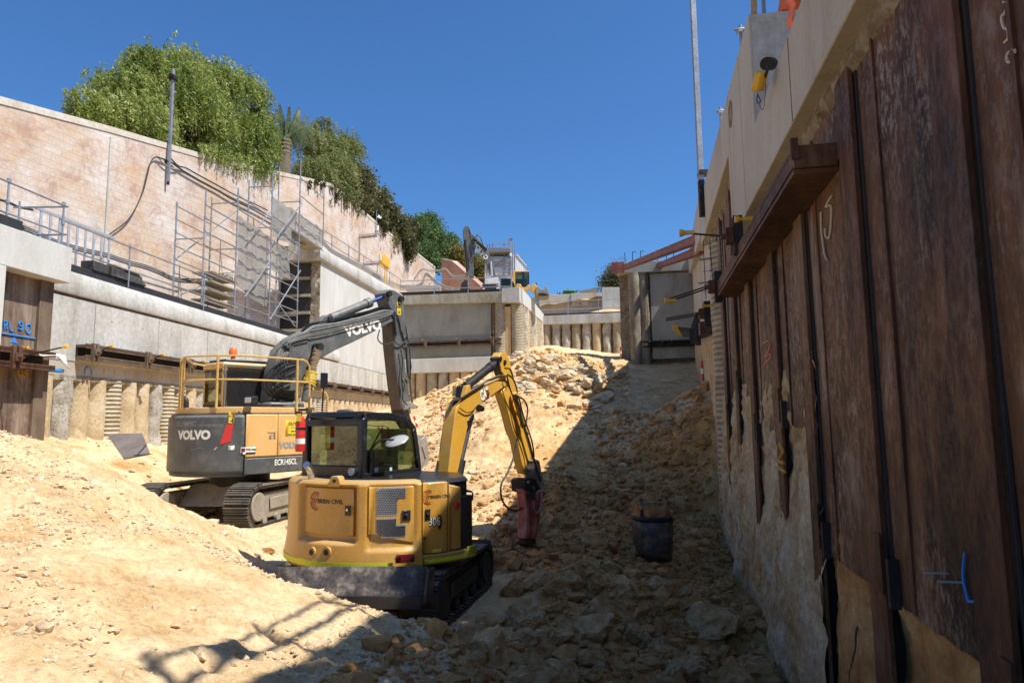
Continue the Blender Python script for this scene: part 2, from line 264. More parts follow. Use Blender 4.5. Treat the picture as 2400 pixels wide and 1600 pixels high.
# ------------------------------------------------------------------ objects
ROOTM = {}
def tag(o, label=None, cat=None, group=None, kind=None):
    if label: o['label'] = label
    if cat: o['category'] = cat
    if group: o['group'] = group
    if kind: o['kind'] = kind
    return o
def thing(name, label, cat, loc=(0, 0, 0), group=None):
    o = bpy.data.objects.new(name, None); COL.objects.link(o); o.location = loc; o.empty_display_size = .2
    ROOTM[o.name] = Vector(loc); tag(o, label, cat, group); return o
def rootloc(o):
    while o.parent: o = o.parent
    return Vector(o.location)
class MB:
    def __init__(s): s.v = []; s.f = []; s.flat = set()
    def add(s, vs, fs):
        n = len(s.v); s.v += [tuple(v) for v in vs]; s.f += [tuple(i+n for i in f) for f in fs]; return s
    def hexa(s, p):   # 8 points bottom 0-3, top 4-7
        return s.add(p, [(3, 2, 1, 0), (4, 5, 6, 7), (0, 1, 5, 4), (1, 2, 6, 5), (2, 3, 7, 6), (3, 0, 4, 7)])
    def box(s, c, size, ax=None):
        ax = ax or (Vector((1, 0, 0)), Vector((0, 1, 0)), Vector((0, 0, 1))); c = Vector(c); a, b, d = [Vector(ax[i])*size[i]/2 for i in range(3)]
        return s.hexa([c-a-b-d, c+a-b-d, c+a+b-d, c-a+b-d, c-a-b+d, c+a-b+d, c+a+b+d, c-a+b+d])
    def prism(s, bot, top):
        n = len(bot); return s.add(list(bot)+list(top), [tuple(range(n))[::-1], tuple(range(n, 2*n))]+[(i, (i+1) % n, (i+1) % n+n, i+n) for i in range(n)])
    def cyl(s, a, b, r0, r1=None, n=10, cap=True):
        a = Vector(a); b = Vector(b); r1 = r0 if r1 is None else r1; d = (b-a).normalized()
        u = d.orthogonal().normalized(); v = d.cross(u)
        A = [a+(u*cos(2*pi*i/n)+v*sin(2*pi*i/n))*r0 for i in range(n)]; B = [b+(u*cos(2*pi*i/n)+v*sin(2*pi*i/n))*r1 for i in range(n)]
        f = [(i, (i+1) % n, (i+1) % n+n, i+n) for i in range(n)]
        if cap: f += [tuple(range(n))[::-1], tuple(range(n, 2*n))]
        return s.add(A+B, f)
    def tube(s, pts, r, n=6, cap=True):
        pts = [Vector(p) for p in pts]; u = None; rings = []
        for i, p in enumerate(pts):
            d = (pts[min(i+1, len(pts)-1)]-pts[max(i-1, 0)]).normalized()
            if u is None: u = d.orthogonal().normalized()
            u = (u-d*u.dot(d)); u = u.normalized() if u.length > 1e-6 else d.orthogonal().normalized()
            v = d.cross(u); rr = r[i] if isinstance(r, (list, tuple)) else r
            rings += [p+(u*cos(2*pi*k/n)+v*sin(2*pi*k/n))*rr for k in range(n)]
        m = len(pts); f = [(i*n+k, i*n+(k+1) % n, (i+1)*n+(k+1) % n, (i+1)*n+k) for i in range(m-1) for k in range(n)]
        if cap: f += [tuple(range(n))[::-1], tuple(range((m-1)*n, m*n))]
        return s.add(rings, f)
    def grid(s, P):  # 2D list of points
        r = len(P); c = len(P[0]); return s.add([q for row in P for q in row], [(i*c+j, i*c+j+1, (i+1)*c+j+1, (i+1)*c+j) for i in range(r-1) for j in range(c-1)])
    def lathe(s, c, prof, n=16, ax=Vector((0, 0, 1))):
        c = Vector(c); ax = Vector(ax).normalized(); u = ax.orthogonal().normalized(); v = ax.cross(u); P = []
        for r, h in prof: P.append([c+ax*h+(u*cos(2*pi*k/n)+v*sin(2*pi*k/n))*r for k in range(n+1)])
        return s.grid(P)
    def build(s, name, mat, parent=None, bevel=0, seg=2, ang=35, smooth=True, uv=None):
        me = bpy.data.meshes.new(name); off = rootloc(parent) if parent else Vector((0, 0, 0))
        me.from_pydata([(v[0]-off.x, v[1]-off.y, v[2]-off.z) for v in s.v], [], s.f); me.validate(); me.update()
        bm = bmesh.new(); bm.from_mesh(me); bmesh.ops.recalc_face_normals(bm, faces=bm.faces); bm.to_mesh(me); bm.free()
        if smooth: me.polygons.foreach_set('use_smooth', [True]*len(me.polygons)); me.set_sharp_from_angle(angle=radians(ang))
        if uv:
            l = me.uv_layers.new(name='UVMap')
            for lp in me.loops: l.data[lp.index].uv = uv(Vector(me.vertices[lp.vertex_index].co)+off)
        o = bpy.data.objects.new(name, me); COL.objects.link(o)
        me.materials.append(MT[mat] if isinstance(mat, str) else mat)
        if parent: o.parent = parent
        if bevel:
            b = o.modifiers.new('bevel', 'BEVEL'); b.width = bevel; b.segments = seg; b.limit_method = 'ANGLE'; b.angle_limit = radians(40); b.harden_normals = False
        return o
def spline(pts, n=8):
    pts = [Vector(p) for p in pts]; out = []
    q = [pts[0]*2-pts[1]]+pts+[pts[-1]*2-pts[-2]]
    for i in range(1, len(q)-2):
        for k in range(n):
            t = k/n; a, b, c, d = q[i-1], q[i], q[i+1], q[i+2]
            out.append(.5*((2*b)+(c-a)*t+(2*a-5*b+4*c-d)*t*t+(3*b-a-3*c+d)*t**3))
    out.append(pts[-1]); return out
_fonts = {}
def textobj(s, mapf, size, mat, parent, name, bold=.0, thick=.003, align='CENTER', shear=0, sx=1., space=1., fill=True):
    cu = bpy.data.curves.new('txt', 'FONT'); cu.body = s; cu.size = size; cu.offset = bold; cu.align_x = align; cu.align_y = 'CENTER'; cu.shear = shear; cu.space_character = space; cu.resolution_u = 4
    o = bpy.data.objects.new('txt', cu); COL.objects.link(o); dg = bpy.context.evaluated_depsgraph_get(); me = bpy.data.meshes.new_from_object(o.evaluated_get(dg))
    COL.objects.unlink(o); bpy.data.objects.remove(o)
    bm = bmesh.new(); bm.from_mesh(me)
    if size > .12 and mapf.__name__ == 'cyl': bmesh.ops.triangulate(bm, faces=bm.faces); bmesh.ops.subdivide_edges(bm, edges=[e for e in bm.edges if e.calc_length() > size*.25], cuts=2)
    off = rootloc(parent) if parent else Vector((0, 0, 0))
    for v in bm.verts: v.co = Vector(mapf(v.co.x*sx, v.co.y, thick))-off
    bm.to_mesh(me); bm.free(); me.name = name
    me.materials.clear(); me.materials.append(MT[mat]); ob = bpy.data.objects.new(name, me); COL.objects.link(ob)
    if parent: ob.parent = parent
    return ob
def flatmap(o, xd, ud, n):
    o = Vector(o); xd = Vector(xd); ud = Vector(ud); n = Vector(n)
    def flat(x, y, t): return o+xd*x+ud*y+n*t
    return flat
Z = Vector((0, 0, 1))
class Wall:
    def __init__(s, o, d, sgn):   # o 2D origin, d 2D direction, v positive = sgn * right normal
        s.o = Vector((o[0], o[1], 0)); s.d = Vector((d[0], d[1], 0)).normalized(); s.n = Vector((s.d.y, -s.d.x, 0))*sgn
    def pt(s, u, v, z): return s.o+s.d*u+s.n*v+Z*z
    def un(s, x, y, v=0):
        r = ray(x, y); o = s.o+s.n*v; k = o.dot(s.n)/r.dot(s.n); P = r*k-o; return P.dot(s.d), P.z
    def box(s, mb, u0, u1, v0, v1, z0, z1):
        return mb.hexa([s.pt(u0, v0, z0), s.pt(u1, v0, z0), s.pt(u1, v1, z0), s.pt(u0, v1, z0), s.pt(u0, v0, z1), s.pt(u1, v0, z1), s.pt(u1, v1, z1), s.pt(u0, v1, z1)])
    def slab(s, mb, u0, u1, v0, v1, za0, za1, zb0, zb1):  # z range a at u0, b at u1
        return mb.hexa([s.pt(u0, v0, za0), s.pt(u1, v0, zb0), s.pt(u1, v1, zb0), s.pt(u0, v1, za0), s.pt(u0, v0, za1), s.pt(u1, v0, zb1), s.pt(u1, v1, zb1), s.pt(u0, v1, za1)])
    def prof(s, mb, prof, us):   # profile of (v,z) swept over us
        return mb.prism([s.pt(us[0], v, z) for v, z in prof], [s.pt(us[1], v, z) for v, z in prof])
dR = hdg(1503); nR = (dR[1], -dR[0]); dL = hdg(1345); nL = (dL[1], -dL[0])
RW = Wall((nR[0]*1.6, nR[1]*1.6), dR, -1)
LW = Wall((-nL[0]*13, -nL[1]*13), dL, 1)
def P2(x, Y): p = atY(x, 985, Y); return (p.x, p.y)
def wall2(a, b, sgn): return Wall(a, (b[0]-a[0], b[1]-a[1]), sgn)
A_ = P2(955, 54); B_ = P2(1218, 52); C_ = P2(1270, 65); D_ = P2(1470, 64); E_ = P2(1461, 50); F_ = P2(1638, 49)
CL = wall2(A_, B_, 1); RT = wall2(B_, C_, 1); CC = wall2(C_, D_, 1); RF = wall2(E_, F_, 1)
ln = lambda a, b: hypot(b[0]-a[0], b[1]-a[1])
grunge('clod', [(.50, .36, .21), (.62, .48, .31), (.70, .60, .45)], 1.6, 22, rough=.95, bs=.8, bd=.02, fineamt=.3, contrast=.2)
# ------------------------------------------------------------------ ground
CP = [(0,1600,3.3),(300,1600,3.7),(600,1600,4.3),(850,1600,4.9),(1000,1600,5.4),(1200,1600,6.0),(1400,1600,6.9),(1600,1600,7.6),(1850,1600,8.3),
 (0,1300,5.4),(250,1350,5.4),(500,1450,5.3),(750,1480,6.1),(930,1520,6.3),
 (0,1012,9.2),(130,1045,9.0),(260,1110,8.8),(400,1205,8.4),(530,1275,8.0),(680,1350,7.55),(850,1405,7.1),(960,1445,6.9),(1015,1480,6.9),
 (0,1150,7.2),(200,1200,7.2),(400,1300,6.8),(620,1400,6.4),
 (1060,1470,8.0),(1140,1400,9.4),(1250,1440,8.4),(1250,1340,10.2),(1375,1495,8.1),(1375,1400,9.4),(1535,1480,8.8),(1535,1325,11.4),(1700,1520,9.2),(1787,1436,10.1),
 (1240,1292,12.0),(1130,1290,11.6),(1100,1200,13.0),(1265,1110,14.5),(1380,1250,12.2),(1640,1300,12.8),(1698,1262,14.2),
 (1535,1190,14.6),(1420,1140,15.5),(1660,1180,15.4),(1690,1110,16),(1650,1010,17.2),(1690,985,16.8),(1500,1075,18),(1500,980,23),(1560,960,24),(1640,920,23),(1662,888,22),
 (1500,905,32),(1600,885,34),(1560,862,48),(1630,850,48),(1485,852,49),
 (1100,1100,16.5),(1180,1000,20),(1080,1020,21),(1300,960,24),(1200,920,28),(1120,950,30),(1050,975,29),(1400,950,26),(1300,880,33),(1230,835,40),(1290,822,43),(1350,848,42),(1420,882,35),(1440,905,30),
 (1250,812,56),(1330,832,60),(1440,840,60),(1400,850,66),(1480,846,66),
 (985,1105,18.7),(1000,1010,27),(970,955,50),(1060,948,50),(1160,905,48),(920,985,36),(900,965,46),
 (560,1228,13.6),(700,1228,14.0),(450,1195,14.6),(330,1150,15.0),(820,1200,15.0),(640,1330,10.0),(620,1280,11.5),(880,1300,11.0),(980,1210,13.0),
 (640,1300,10.8)]
PL = [tuple(atY(*c)) for c in CP]
for u, z in ((9, -.1), (12.5, -.15), (15, -.2), (17, -.35), (19.7, -.55), (23, -.75), (28, -.7), (36, -.3), (46, .6), (52, 1.1)): PL.append(tuple(LW.pt(u, .2, z)))
for u, z in ((15.5, -1.2), (18, -1.25), (20.5, -1.5), (26, -1.2)): PL.append(tuple(LW.pt(u, 2.2, z)))
for p in ((0, 0, -1.9), (-3, 0, -1.5), (3, 0, -2.2), (-6, 2, -.7), (-9, 5, -.2), (-12, 8, .1), (2.4, 5, -2.9), (-14, 3, .1), (-1.7, 9.4, -2.38), (-.7, 10.5, -2.35), (-3.2, 10.2, -2.2), (-1, 8.1, -2.38), (-2.6, 8.3, -2.2), (-5.4, 15.2, -2.0), (-6.9, 15.5, -1.95), (3.3, 9, -2.9), (5, 13, -2.6)): PL.append(p)
PLa = np.array(PL)
def _tps():
    X = PLa[:, :2]; n = len(X); d = np.linalg.norm(X[:, None]-X[None], axis=2); K = np.where(d > 0, d*d*np.log(np.maximum(d, 1e-9)), 0)+np.eye(n)*.6
    Pm = np.hstack([np.ones((n, 1)), X]); A = np.block([[K, Pm], [Pm.T, np.zeros((3, 3))]]); return np.linalg.solve(A, np.concatenate([PLa[:, 2], np.zeros(3)]))
TPS = _tps()
def base_h(x, y):
    x = np.asarray(x, float).ravel(); y = np.asarray(y, float).ravel(); out = np.empty(len(x)); X = PLa[:, :2]; n = len(X)
    for i in range(0, len(x), 20000):
        a = x[i:i+20000, None]-X[None, :, 0]; b = y[i:i+20000, None]-X[None, :, 1]; d2 = a*a+b*b
        out[i:i+20000] = (.5*d2*np.log(np.maximum(d2, 1e-18)))@TPS[:n]+TPS[n]+TPS[n+1]*x[i:i+20000]+TPS[n+2]*y[i:i+20000]
    return out
_rs = np.random.RandomState(3); _T = _rs.rand(256, 256)
def vnoise(x, y):
    xi = np.floor(x).astype(int); yi = np.floor(y).astype(int); fx = x-xi; fy = y-yi; fx = fx*fx*(3-2*fx); fy = fy*fy*(3-2*fy)
    g = lambda a, b: _T[a & 255, b & 255]
    return (g(xi, yi)*(1-fx)+g(xi+1, yi)*fx)*(1-fy)+(g(xi, yi+1)*(1-fx)+g(xi+1, yi+1)*fx)*fy
def fbm(x, y, s, o=5, ridge=False):
    t = 0; a = .5
    for i in range(o):
        n = vnoise(x*s+17*i, y*s+31*i); t = t+a*((1-np.abs(2*n-1)) if ridge else n); s *= 2.03; a *= .5
    return t
def sstep(a, b, x): t = np.clip((x-a)/(b-a), 0, 1); return t*t*(3-2*t)
def masks(x, y):
    rub = np.maximum(sstep(-.9, .5, x-.12*(y-8))*sstep(3.5, 6, y)*(1-sstep(13.5, 17, y)), sstep(.16, .2, x/np.maximum(y, 1))*sstep(12, 14, y)*(1-sstep(18, 20.5, y)))      # broken rock floor by the right wall
    heap = sstep(-3, 0, x)*sstep(15, 19, y)*(1-sstep(.12, .2, x/np.maximum(y, 1)-.02))*(1-sstep(48, 54, y))
    ramp_ = sstep(18, 21, y)*sstep(.09, .15, x/np.maximum(y, 1)+.012*(fbm(x, y, .4, 3)-.5)*8)
    return rub, heap, ramp_
def ground_h(x, y, fine=True):
    x = np.asarray(x, float); y = np.asarray(y, float); sh = x.shape; x = x.ravel(); y = y.ravel()
    h = base_h(x, y); rub, heap, rp = masks(x, y)
    near = 1-sstep(10, 30, y)
    amp = .10+.16*rub+.16*heap+.02*rp
    h = h+(fbm(x, y, 1.1, 3)-.45)*(amp+.06)*1.5
    if fine:
        h += (fbm(x+9, y, 3.2, 4, True)-.6)*amp*.75
        h += (1-rub)*(1-sstep(8, 14, y))*(np.abs(fbm((x*.8+y*.9)*2.2, (y-.7*x)*.8, 1.3, 4)-.5))*.16   # slumped ridges on the mound
        h += (fbm(x, y+5, 8, 3)-.45)*(.085+.05*rub+.05*heap)
        cr = np.abs(fbm(x*.9+3, (y+.55*x)*1.3, 1.0, 4)-.47)   # slump cracks across the left mound
        lm = (1-rub)*(1-sstep(6.8, 8.2, y))*(1-sstep(-.2, .6, x))
        h -= lm*.075*np.exp(-(cr/.012)**2)*sstep(.4, .55, fbm(x+40, y, .5, 2))
    for cx_, cy_, rr, hh in ((-1.2, 9.2, 1.6, -2.38), (-6.1, 15.1, 2.3, -1.98)):
        k = 1-sstep(rr*.75, rr*1.25, np.hypot(x-cx_, y-cy_)); h = h*(1-k)+(hh+(fbm(x, y, 4, 3)-.5)*.05)*k
    return h.reshape(sh)
def hit(px, py, t0=3, t1=75):
    r = ray(px, py); t = np.concatenate([np.linspace(t0, 20, 240), np.linspace(20.2, t1, 240)]); gz = ground_h(r.x*t, r.y*t, False)
    b = np.where(gz > r.z*t)[0]; i = b[0] if len(b) else -1
    return Vector((r.x*t[i], r.y*t[i], float(gz[i])))
ys = [1.2]
while ys[-1] < 72: ys.append(ys[-1]+max(.028, .0054*ys[-1]))
xs = list(np.arange(-7.5, 6, .042)); a = -7.5
L_ = []
while a > -26: a -= .16; L_.append(a)
R_ = []; a = 6
while a < 20: a += .12; R_.append(a)
xs = sorted(L_)+xs+R_
X, Y = np.meshgrid(np.array(xs), np.array(ys)); H = ground_h(X, Y)
# keep the sheet from poking through the walls
def side(W, X, Y): return (X-W.o.x)*W.n.x+(Y-W.o.y)*W.n.y
H = np.where(side(LW, X, Y) < -.5, np.minimum(H, -.6), H)
ridx = (X.shape[0], X.shape[1]); verts = np.stack([X, Y, H], -1).reshape(-1, 3)
idx = np.arange(ridx[0]*ridx[1]).reshape(ridx); q = np.stack([idx[:-1, :-1], idx[:-1, 1:], idx[1:, 1:], idx[1:, :-1]], -1).reshape(-1, 4)
me = bpy.data.meshes.new('ground'); me.vertices.add(len(verts)); me.vertices.foreach_set('co', verts.ravel())
me.loops.add(q.size); me.loops.foreach_set('vertex_index', q.ravel()); me.polygons.add(len(q)); me.polygons.foreach_set('loop_start', np.arange(0, q.size, 4)); me.polygons.foreach_set('loop_total', np.full(len(q), 4))
me.update(); me.validate(); me.polygons.foreach_set('use_smooth', np.ones(len(q), bool))
rub, heap, rp = masks(X.ravel(), Y.ravel())
org = np.clip(rub*1.0+.55*sstep(10, 12, Y.ravel())*sstep(-1, 1, X.ravel())*(1-sstep(17, 20, Y.ravel()))+.35*heap+.8*sstep(.5, .6, fbm(X.ravel(), Y.ravel(), .5, 4))*(side(LW, X, Y).ravel() < 3.5), 0, 1)
org *= .75+.5*fbm(X.ravel()+3, Y.ravel(), .8, 3); org = np.clip(org, 0, 1)*(1-rp)
ca = me.color_attributes.new('soil', 'FLOAT_COLOR', 'POINT'); cd = np.zeros((len(verts), 4), np.float32); cd[:, 0] = org; cd[:, 1] = np.clip(rp*.9, 0, 1); cd[:, 3] = 1
ca.data.foreach_set('color', cd.ravel()); me.materials.append(MT['ground_sand']); og = bpy.data.objects.new('ground', me); COL.objects.link(og); tag(og, kind='structure')
# wider terrain round the dig: plateaus the site stands in
def sheet(name, pts, mat, kind='structure'):
    b = MB(); b.add([Vector(p) for p in pts], [tuple(range(len(pts)))]); o = b.build(name, mat, smooth=False); tag(o, kind=kind); return o
sheet('outer_ground', [(-900, -500, -6.5), (900, -500, -6.5), (900, 1200, -6.5), (-900, 1200, -6.5)], 'sand_heap')
sheet('pit_floor', [(-26, -40, -1.75), (3.5, -40, -2.6), (3.5, 1.6, -2.2), (-26, 1.6, -.9)], 'sand_heap')

# ------------------------------------------------------------------ rocks
def rock_mesh(seed, sub=4, flat=.78, angular=.97):
    bm = bmesh.new(); bmesh.ops.create_icosphere(bm, subdivisions=sub, radius=1); rnd = random.Random(seed)
    pl = [(Vector((rnd.gauss(0, 1), rnd.gauss(0, 1), rnd.gauss(0, 1))).normalized(), rnd.uniform(.48, .8)) for _ in range(12)]
    off = Vector((seed*3.1, seed*1.7, seed*.9))
    for v in bm.verts:
        c = v.co.copy()
        for n, d in pl:
            k = c.dot(n)-d
            if k > 0: c -= n*k*angular
        c += v.co.normalized()*(noise.fractal(v.co*1.8+off, 1, 2, 4)*.12+noise.fractal(v.co*4+off, 1, 2, 4)*.09); c *= 1.1
        c.z *= flat; v.co = c
    me = bpy.data.meshes.new('boulder'); bm.to_mesh(me); bm.free()
    me.polygons.foreach_set('use_smooth', [True]*len(me.polygons)); me.set_sharp_from_angle(angle=radians(24)); return me
RM = {}
for i in range(9):
    for mname in ('rock', 'rock_pale', 'rock_brown'):
        me = rock_mesh(i) if mname == 'rock' else RM[(i, 'rock')].copy()
        me.materials.clear(); me.materials.append(MT[mname]); RM[(i, mname)] = me
def boulder(loc, r, mname, label, group=None, sx=1, sz=1, name='boulder'):
    o = bpy.data.objects.new(name, RM[(random.randrange(9), mname)]); COL.objects.link(o); o.location = loc
    o.scale = (r*sx, r*random.uniform(.8, 1.1), r*sz*random.uniform(.85, 1.1)); o.rotation_euler = (random.uniform(-.5, .5), random.uniform(-.5, .5), random.uniform(0, 6.28))
    tag(o, label, 'rock', group); return o
BIG = [(1375,1470,60,'rock','largest rounded limestone boulder in the shaded rubble in front of the black bucket'),(1665,1450,56,'rock','broad flat topped boulder in the rubble near the foot of the rusty steel wall'),
 (1550,1375,33,'rock','upright blocky boulder just below the black digging bucket'),(1226,1440,46,'rock','pale ridged boulder nearest the right crawler track of the yellow excavator, beside its rear corner'),
 (1145,1455,38,'rock','pale boulder lying right behind the crawler track of the yellow excavator'),(1283,1500,30,'rock','boulder touching the left side of the largest rounded boulder'),
 (1410,1275,30,'rock_brown','brown angular boulder between the red hammer tip and the black bucket'),(1206,1375,30,'rock_brown','brown boulder right of the front end of the yellow excavator track'),
 (1257,1362,28,'rock','stone wedged between two brown boulders below the red hammer'),(1298,1378,28,'rock_brown','darker stone below and right of the red hammer tip'),(1344,1345,32,'rock_brown','rough boulder midway between the hammer and the largest boulder'),
 (1165,1310,24,'rock_brown','dark brown boulder on the slope right of the yellow excavator stripe'),(1410,1540,27,'rock_brown','brown boulder below and right of the largest rounded boulder'),(1313,1560,32,'rock','lowest boulder at the bottom edge left of centre of the rubble'),
 (1226,1495,27,'rock','middling boulder below the pale ridged boulder'),(1374,955,12,'rock_brown','orange boulder at the edge of the shadow on the slope'),(1553,1525,28,'rock','boulder in the lower rubble below the upright blocky boulder'),(1624,1575,32,'rock','boulder at the bottom right of the rubble'),
 (627,1292,13,'rock_brown','small reddish brown rock left of the yellow excavator')]
for px, py, r, mn, lab in BIG:
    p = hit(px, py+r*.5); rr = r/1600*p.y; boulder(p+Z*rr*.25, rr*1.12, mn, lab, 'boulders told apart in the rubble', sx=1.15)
rnd = random.Random(11)
n = 0
while n < 125:   # rubble floor
    px = rnd.uniform(1085, 1790); py = rnd.uniform(1225, 1640)
    if py < 1330 and (px < 1180 or 1470 < px < 1600 or rnd.random() < .45) or px > 1600+.62*(py-1240): continue
    p = hit(px, py); 
    if hypot(p.x+1.2, p.y-9.2) < 1.7: continue
    r = rnd.choice([.07, .09, .09, .11, .11, .13, .15, .19, .25])*rnd.uniform(.8, 1.2)
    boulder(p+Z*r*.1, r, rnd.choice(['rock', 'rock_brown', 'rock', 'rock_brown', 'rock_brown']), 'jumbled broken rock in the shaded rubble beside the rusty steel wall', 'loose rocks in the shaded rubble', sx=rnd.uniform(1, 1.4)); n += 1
n = 0
while n < 130:  # heap at the top of the slope
    t = rnd.random(); px = 1225+t*200+rnd.gauss(0, 24); py = 828+t*60+abs(rnd.gauss(0, 38))
    if py < 818: continue
    p = hit(px, py, 24); r = rnd.uniform(.16, .55)*(1 if rnd.random() < .7 else .6)
    if p.y < 25: r *= .6
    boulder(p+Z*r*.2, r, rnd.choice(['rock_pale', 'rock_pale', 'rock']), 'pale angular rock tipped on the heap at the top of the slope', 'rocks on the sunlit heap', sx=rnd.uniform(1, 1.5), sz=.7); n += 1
# small stones everywhere: too many to count
def stones(name, N, fn, mat, sub=1, seed=1):
    r_ = random.Random(seed); bm = bmesh.new(); bmesh.ops.create_icosphere(bm, subdivisions=sub, radius=1); bv = np.array([v.co[:] for v in bm.verts]); bf = np.array([[v.index for v in f.verts] for f in bm.faces]); bm.free()
    rs = np.random.RandomState(seed); P = fn(rs, N); P[:, 2] = np.minimum(P[:, 2], .05 if name == 'loose_stones' else .22); N = len(P); V = []; F = []
    x, y, s = P[:, 0], P[:, 1], P[:, 2]; z = ground_h(x, y)
    for i in range(N):
        d = bv*(1+rs.uniform(-.42, .42, (len(bv), 1))); d *= rs.uniform(.6, 1.2, 3)*[1, 1, .7]; a = rs.uniform(0, 6.28); c_, s_ = cos(a), sin(a)
        d = np.stack([d[:, 0]*c_-d[:, 1]*s_, d[:, 0]*s_+d[:, 1]*c_, d[:, 2]], 1)*s[i]; V.append(d+[x[i], y[i], z[i]+s[i]*.15]); F.append(bf+i*len(bv))
    V = np.concatenate(V); F = np.concatenate(F); me = bpy.data.meshes.new(name); me.vertices.add(len(V)); me.vertices.foreach_set('co', V.ravel()); me.loops.add(F.size); me.loops.foreach_set('vertex_index', F.ravel())
    me.polygons.add(len(F)); me.polygons.foreach_set('loop_start', np.arange(0, F.size, 3)); me.polygons.foreach_set('loop_total', np.full(len(F), 3)); me.update(); me.validate()
    me.shade_flat(); me.materials.append(MT[mat]); o = bpy.data.objects.new(name, me); COL.objects.link(o); return o
def mound_st(rs, N):
    y = rs.uniform(2.2, 9, N*2); x = rs.uniform(-7, .2, N*2); k = (x > -.76*y-.5) & (fbm(x, y, .9, 3) > .40+.08*rs.randn(N*2)); x, y = x[k][:N], y[k][:N]
    return np.stack([x, y, .004+.0065*rs.exponential(1, len(x))*(1+3*(rs.rand(len(x)) < .03))+.0008*y], 1)
def rub_st(rs, N):
    y = rs.uniform(4.5, 15, N*2); x = rs.uniform(-1.3, 4.6, N*2); k = (np.hypot(x+1.2, y-9.2) > 1.7) & (x > -.9+.12*(y-8)); x, y = x[k][:N], y[k][:N]
    return np.stack([x, y, .012+.026*rs.exponential(1, len(x))], 1)
def face_st(rs, N):
    y = rs.uniform(12.5, 21, N); x = rs.uniform(.12, .285, N)*y; return np.stack([x, y, .015+.035*rs.exponential(1, N)], 1)
def slope_st(rs, N):
    y = rs.uniform(12, 46, N*2); x = rs.uniform(-.13, .17, N*2)*y; k = fbm(x, y, .35, 3)+.1*rs.randn(N*2) > .42; x, y = x[k][:N], y[k][:N]
    return np.stack([x, y, (.012+.022*rs.exponential(1, len(x)))*(.4+y/22)], 1)
def floor_st(rs, N):
    y = rs.uniform(10, 22, N); x = -rs.uniform(.1, .75, N)*y; return np.stack([x, y, .012+.02*rs.exponential(1, N)], 1)
tag(stones('loose_stones', 9000, mound_st, 'clod', seed=4), 'small pale stones and clods strewn over the sand mound', 'stones', kind='stuff')
tag(stones('loose_rubble', 9500, rub_st, 'rock_brown', seed=5), 'small broken stones between the boulders in the shade', 'rubble', kind='stuff')
tag(stones('slope_stones', 5500, slope_st, 'rock', seed=6), 'crumbled stones scattered up the sandy slope', 'stones', kind='stuff')
tag(stones('face_stones', 2200, face_st, 'rock_brown', seed=9), 'crumbled brown stones on the steep face below the ramp', 'stones', kind='stuff')
tag(stones('floor_stones', 1500, floor_st, 'rock_pale', seed=8), 'loose stones on the sand round the grey excavator', 'stones', kind='stuff')
grunge('coping_stone', [(.50, .40, .28), (.60, .53, .43), (.66, .62, .55)], 1.4, 12, rough=.9, bs=.3, fineamt=.25)
# ------------------------------------------------------------------ piles
def pile_mb(c, r, z0, z1, amp=.04, seed=0, n=16, step=.16):
    rows = max(4, int((z1-z0)/step)); P = []
    for i in range(rows+1):
        z = z0+(z1-z0)*i/rows; row = []
        for k in range(n+1):
            a = 2*pi*(k % n)/n; q = Vector((cos(a)*1.4, sin(a)*1.4, z*1.6))+Vector((seed*5.3, seed*2.1, 0))
            rr = r*(1+amp*1.6*noise.fractal(q, 1, 2, 3)); row.append(Vector((c.x+rr*cos(a), c.y+rr*sin(a), z)))
        P.append(row)
    b = MB(); b.grid(P); b.add([Vector((c.x, c.y, z1))]+P[-1][:-1], [(0, i+1, (i+1) % n+1) for i in range(n)]); return b
def row_of_piles(W, us, v, r, z0, z1, parent, mats, seed=0):
    for i, u in enumerate(us):
        c = W.pt(u, v, 0); mt = mats[(i*7+seed) % len(mats)]; a = z0(u) if callable(z0) else z0; t = z1(u) if callable(z1) else z1
        pile_mb(c, r*(.93+.12*random.random()), a, t, {'pile_tan': .05, 'pile_grey': .14, 'pile_ribbed': .02, 'pile_dark': .08}[mt], seed+i).build('pile', mt, parent)

# ------------------------------------------------------------------ left retaining wall (cap, panel, waler, bored piles)
lw = thing('retaining_wall', 'long pale concrete retaining wall with rounded cap above a row of bored piles on the left', 'wall', LW.pt(17, 0, 0))
b = MB(); LW.box(b, 9, 60, -.55, 0, 1.72, 3.38); b.build('panel', 'concrete_light', lw, bevel=.01)
for uu in np.arange(17.4, 60, 2.9):
    b = MB(); LW.box(b, uu, uu+.02, .0005, .004, 1.73, 3.37); b.build('joint_line', 'concrete_rough', lw)
    for zz_ in (2.25, 2.95):
        for du_ in (.7, 2.1): b = MB(); b.cyl(LW.pt(uu+du_, .0, zz_), LW.pt(uu+du_, .004, zz_), .028, n=10); b.build('tie_hole', 'concrete_rough', lw)
b = MB(); LW.box(b, 9, 60, -.5, -.06, 3.38, 3.45); b.build('groove', 'concrete_rough', lw)
b = MB(); LW.prof(b, [(-.9, 3.45), (.05, 3.45), (.08, 3.52), (.07, 3.75), (.02, 3.95), (-.1, 4.08), (-.3, 4.13), (-.9, 4.13)], (9, 37)); b.build('capping_beam', 'concrete_light', lw, ang=60)
b = MB(); LW.box(b, 9, 60, -.5, -.02, 1.30, 1.72); b.build('lower_band', 'concrete_tan', lw)
b = MB()
P = []
for j, z in enumerate((1.34, 1.30, 1.22, 1.15)):
    P.append([LW.pt(u, -.0+(-.12 if j == 3 else .02*noise.noise(Vector((u*3, z*9, 0)))), z+.035*noise.fractal(Vector((u*2.2, 0, j)), 1, 2, 3)) for u in np.arange(12.4, 60, .12)])
b.grid(P); b.build('broken_edge', 'concrete_rough', lw)
pu = []
u = 15.9
while u < 36: pu.append(u); u += .66
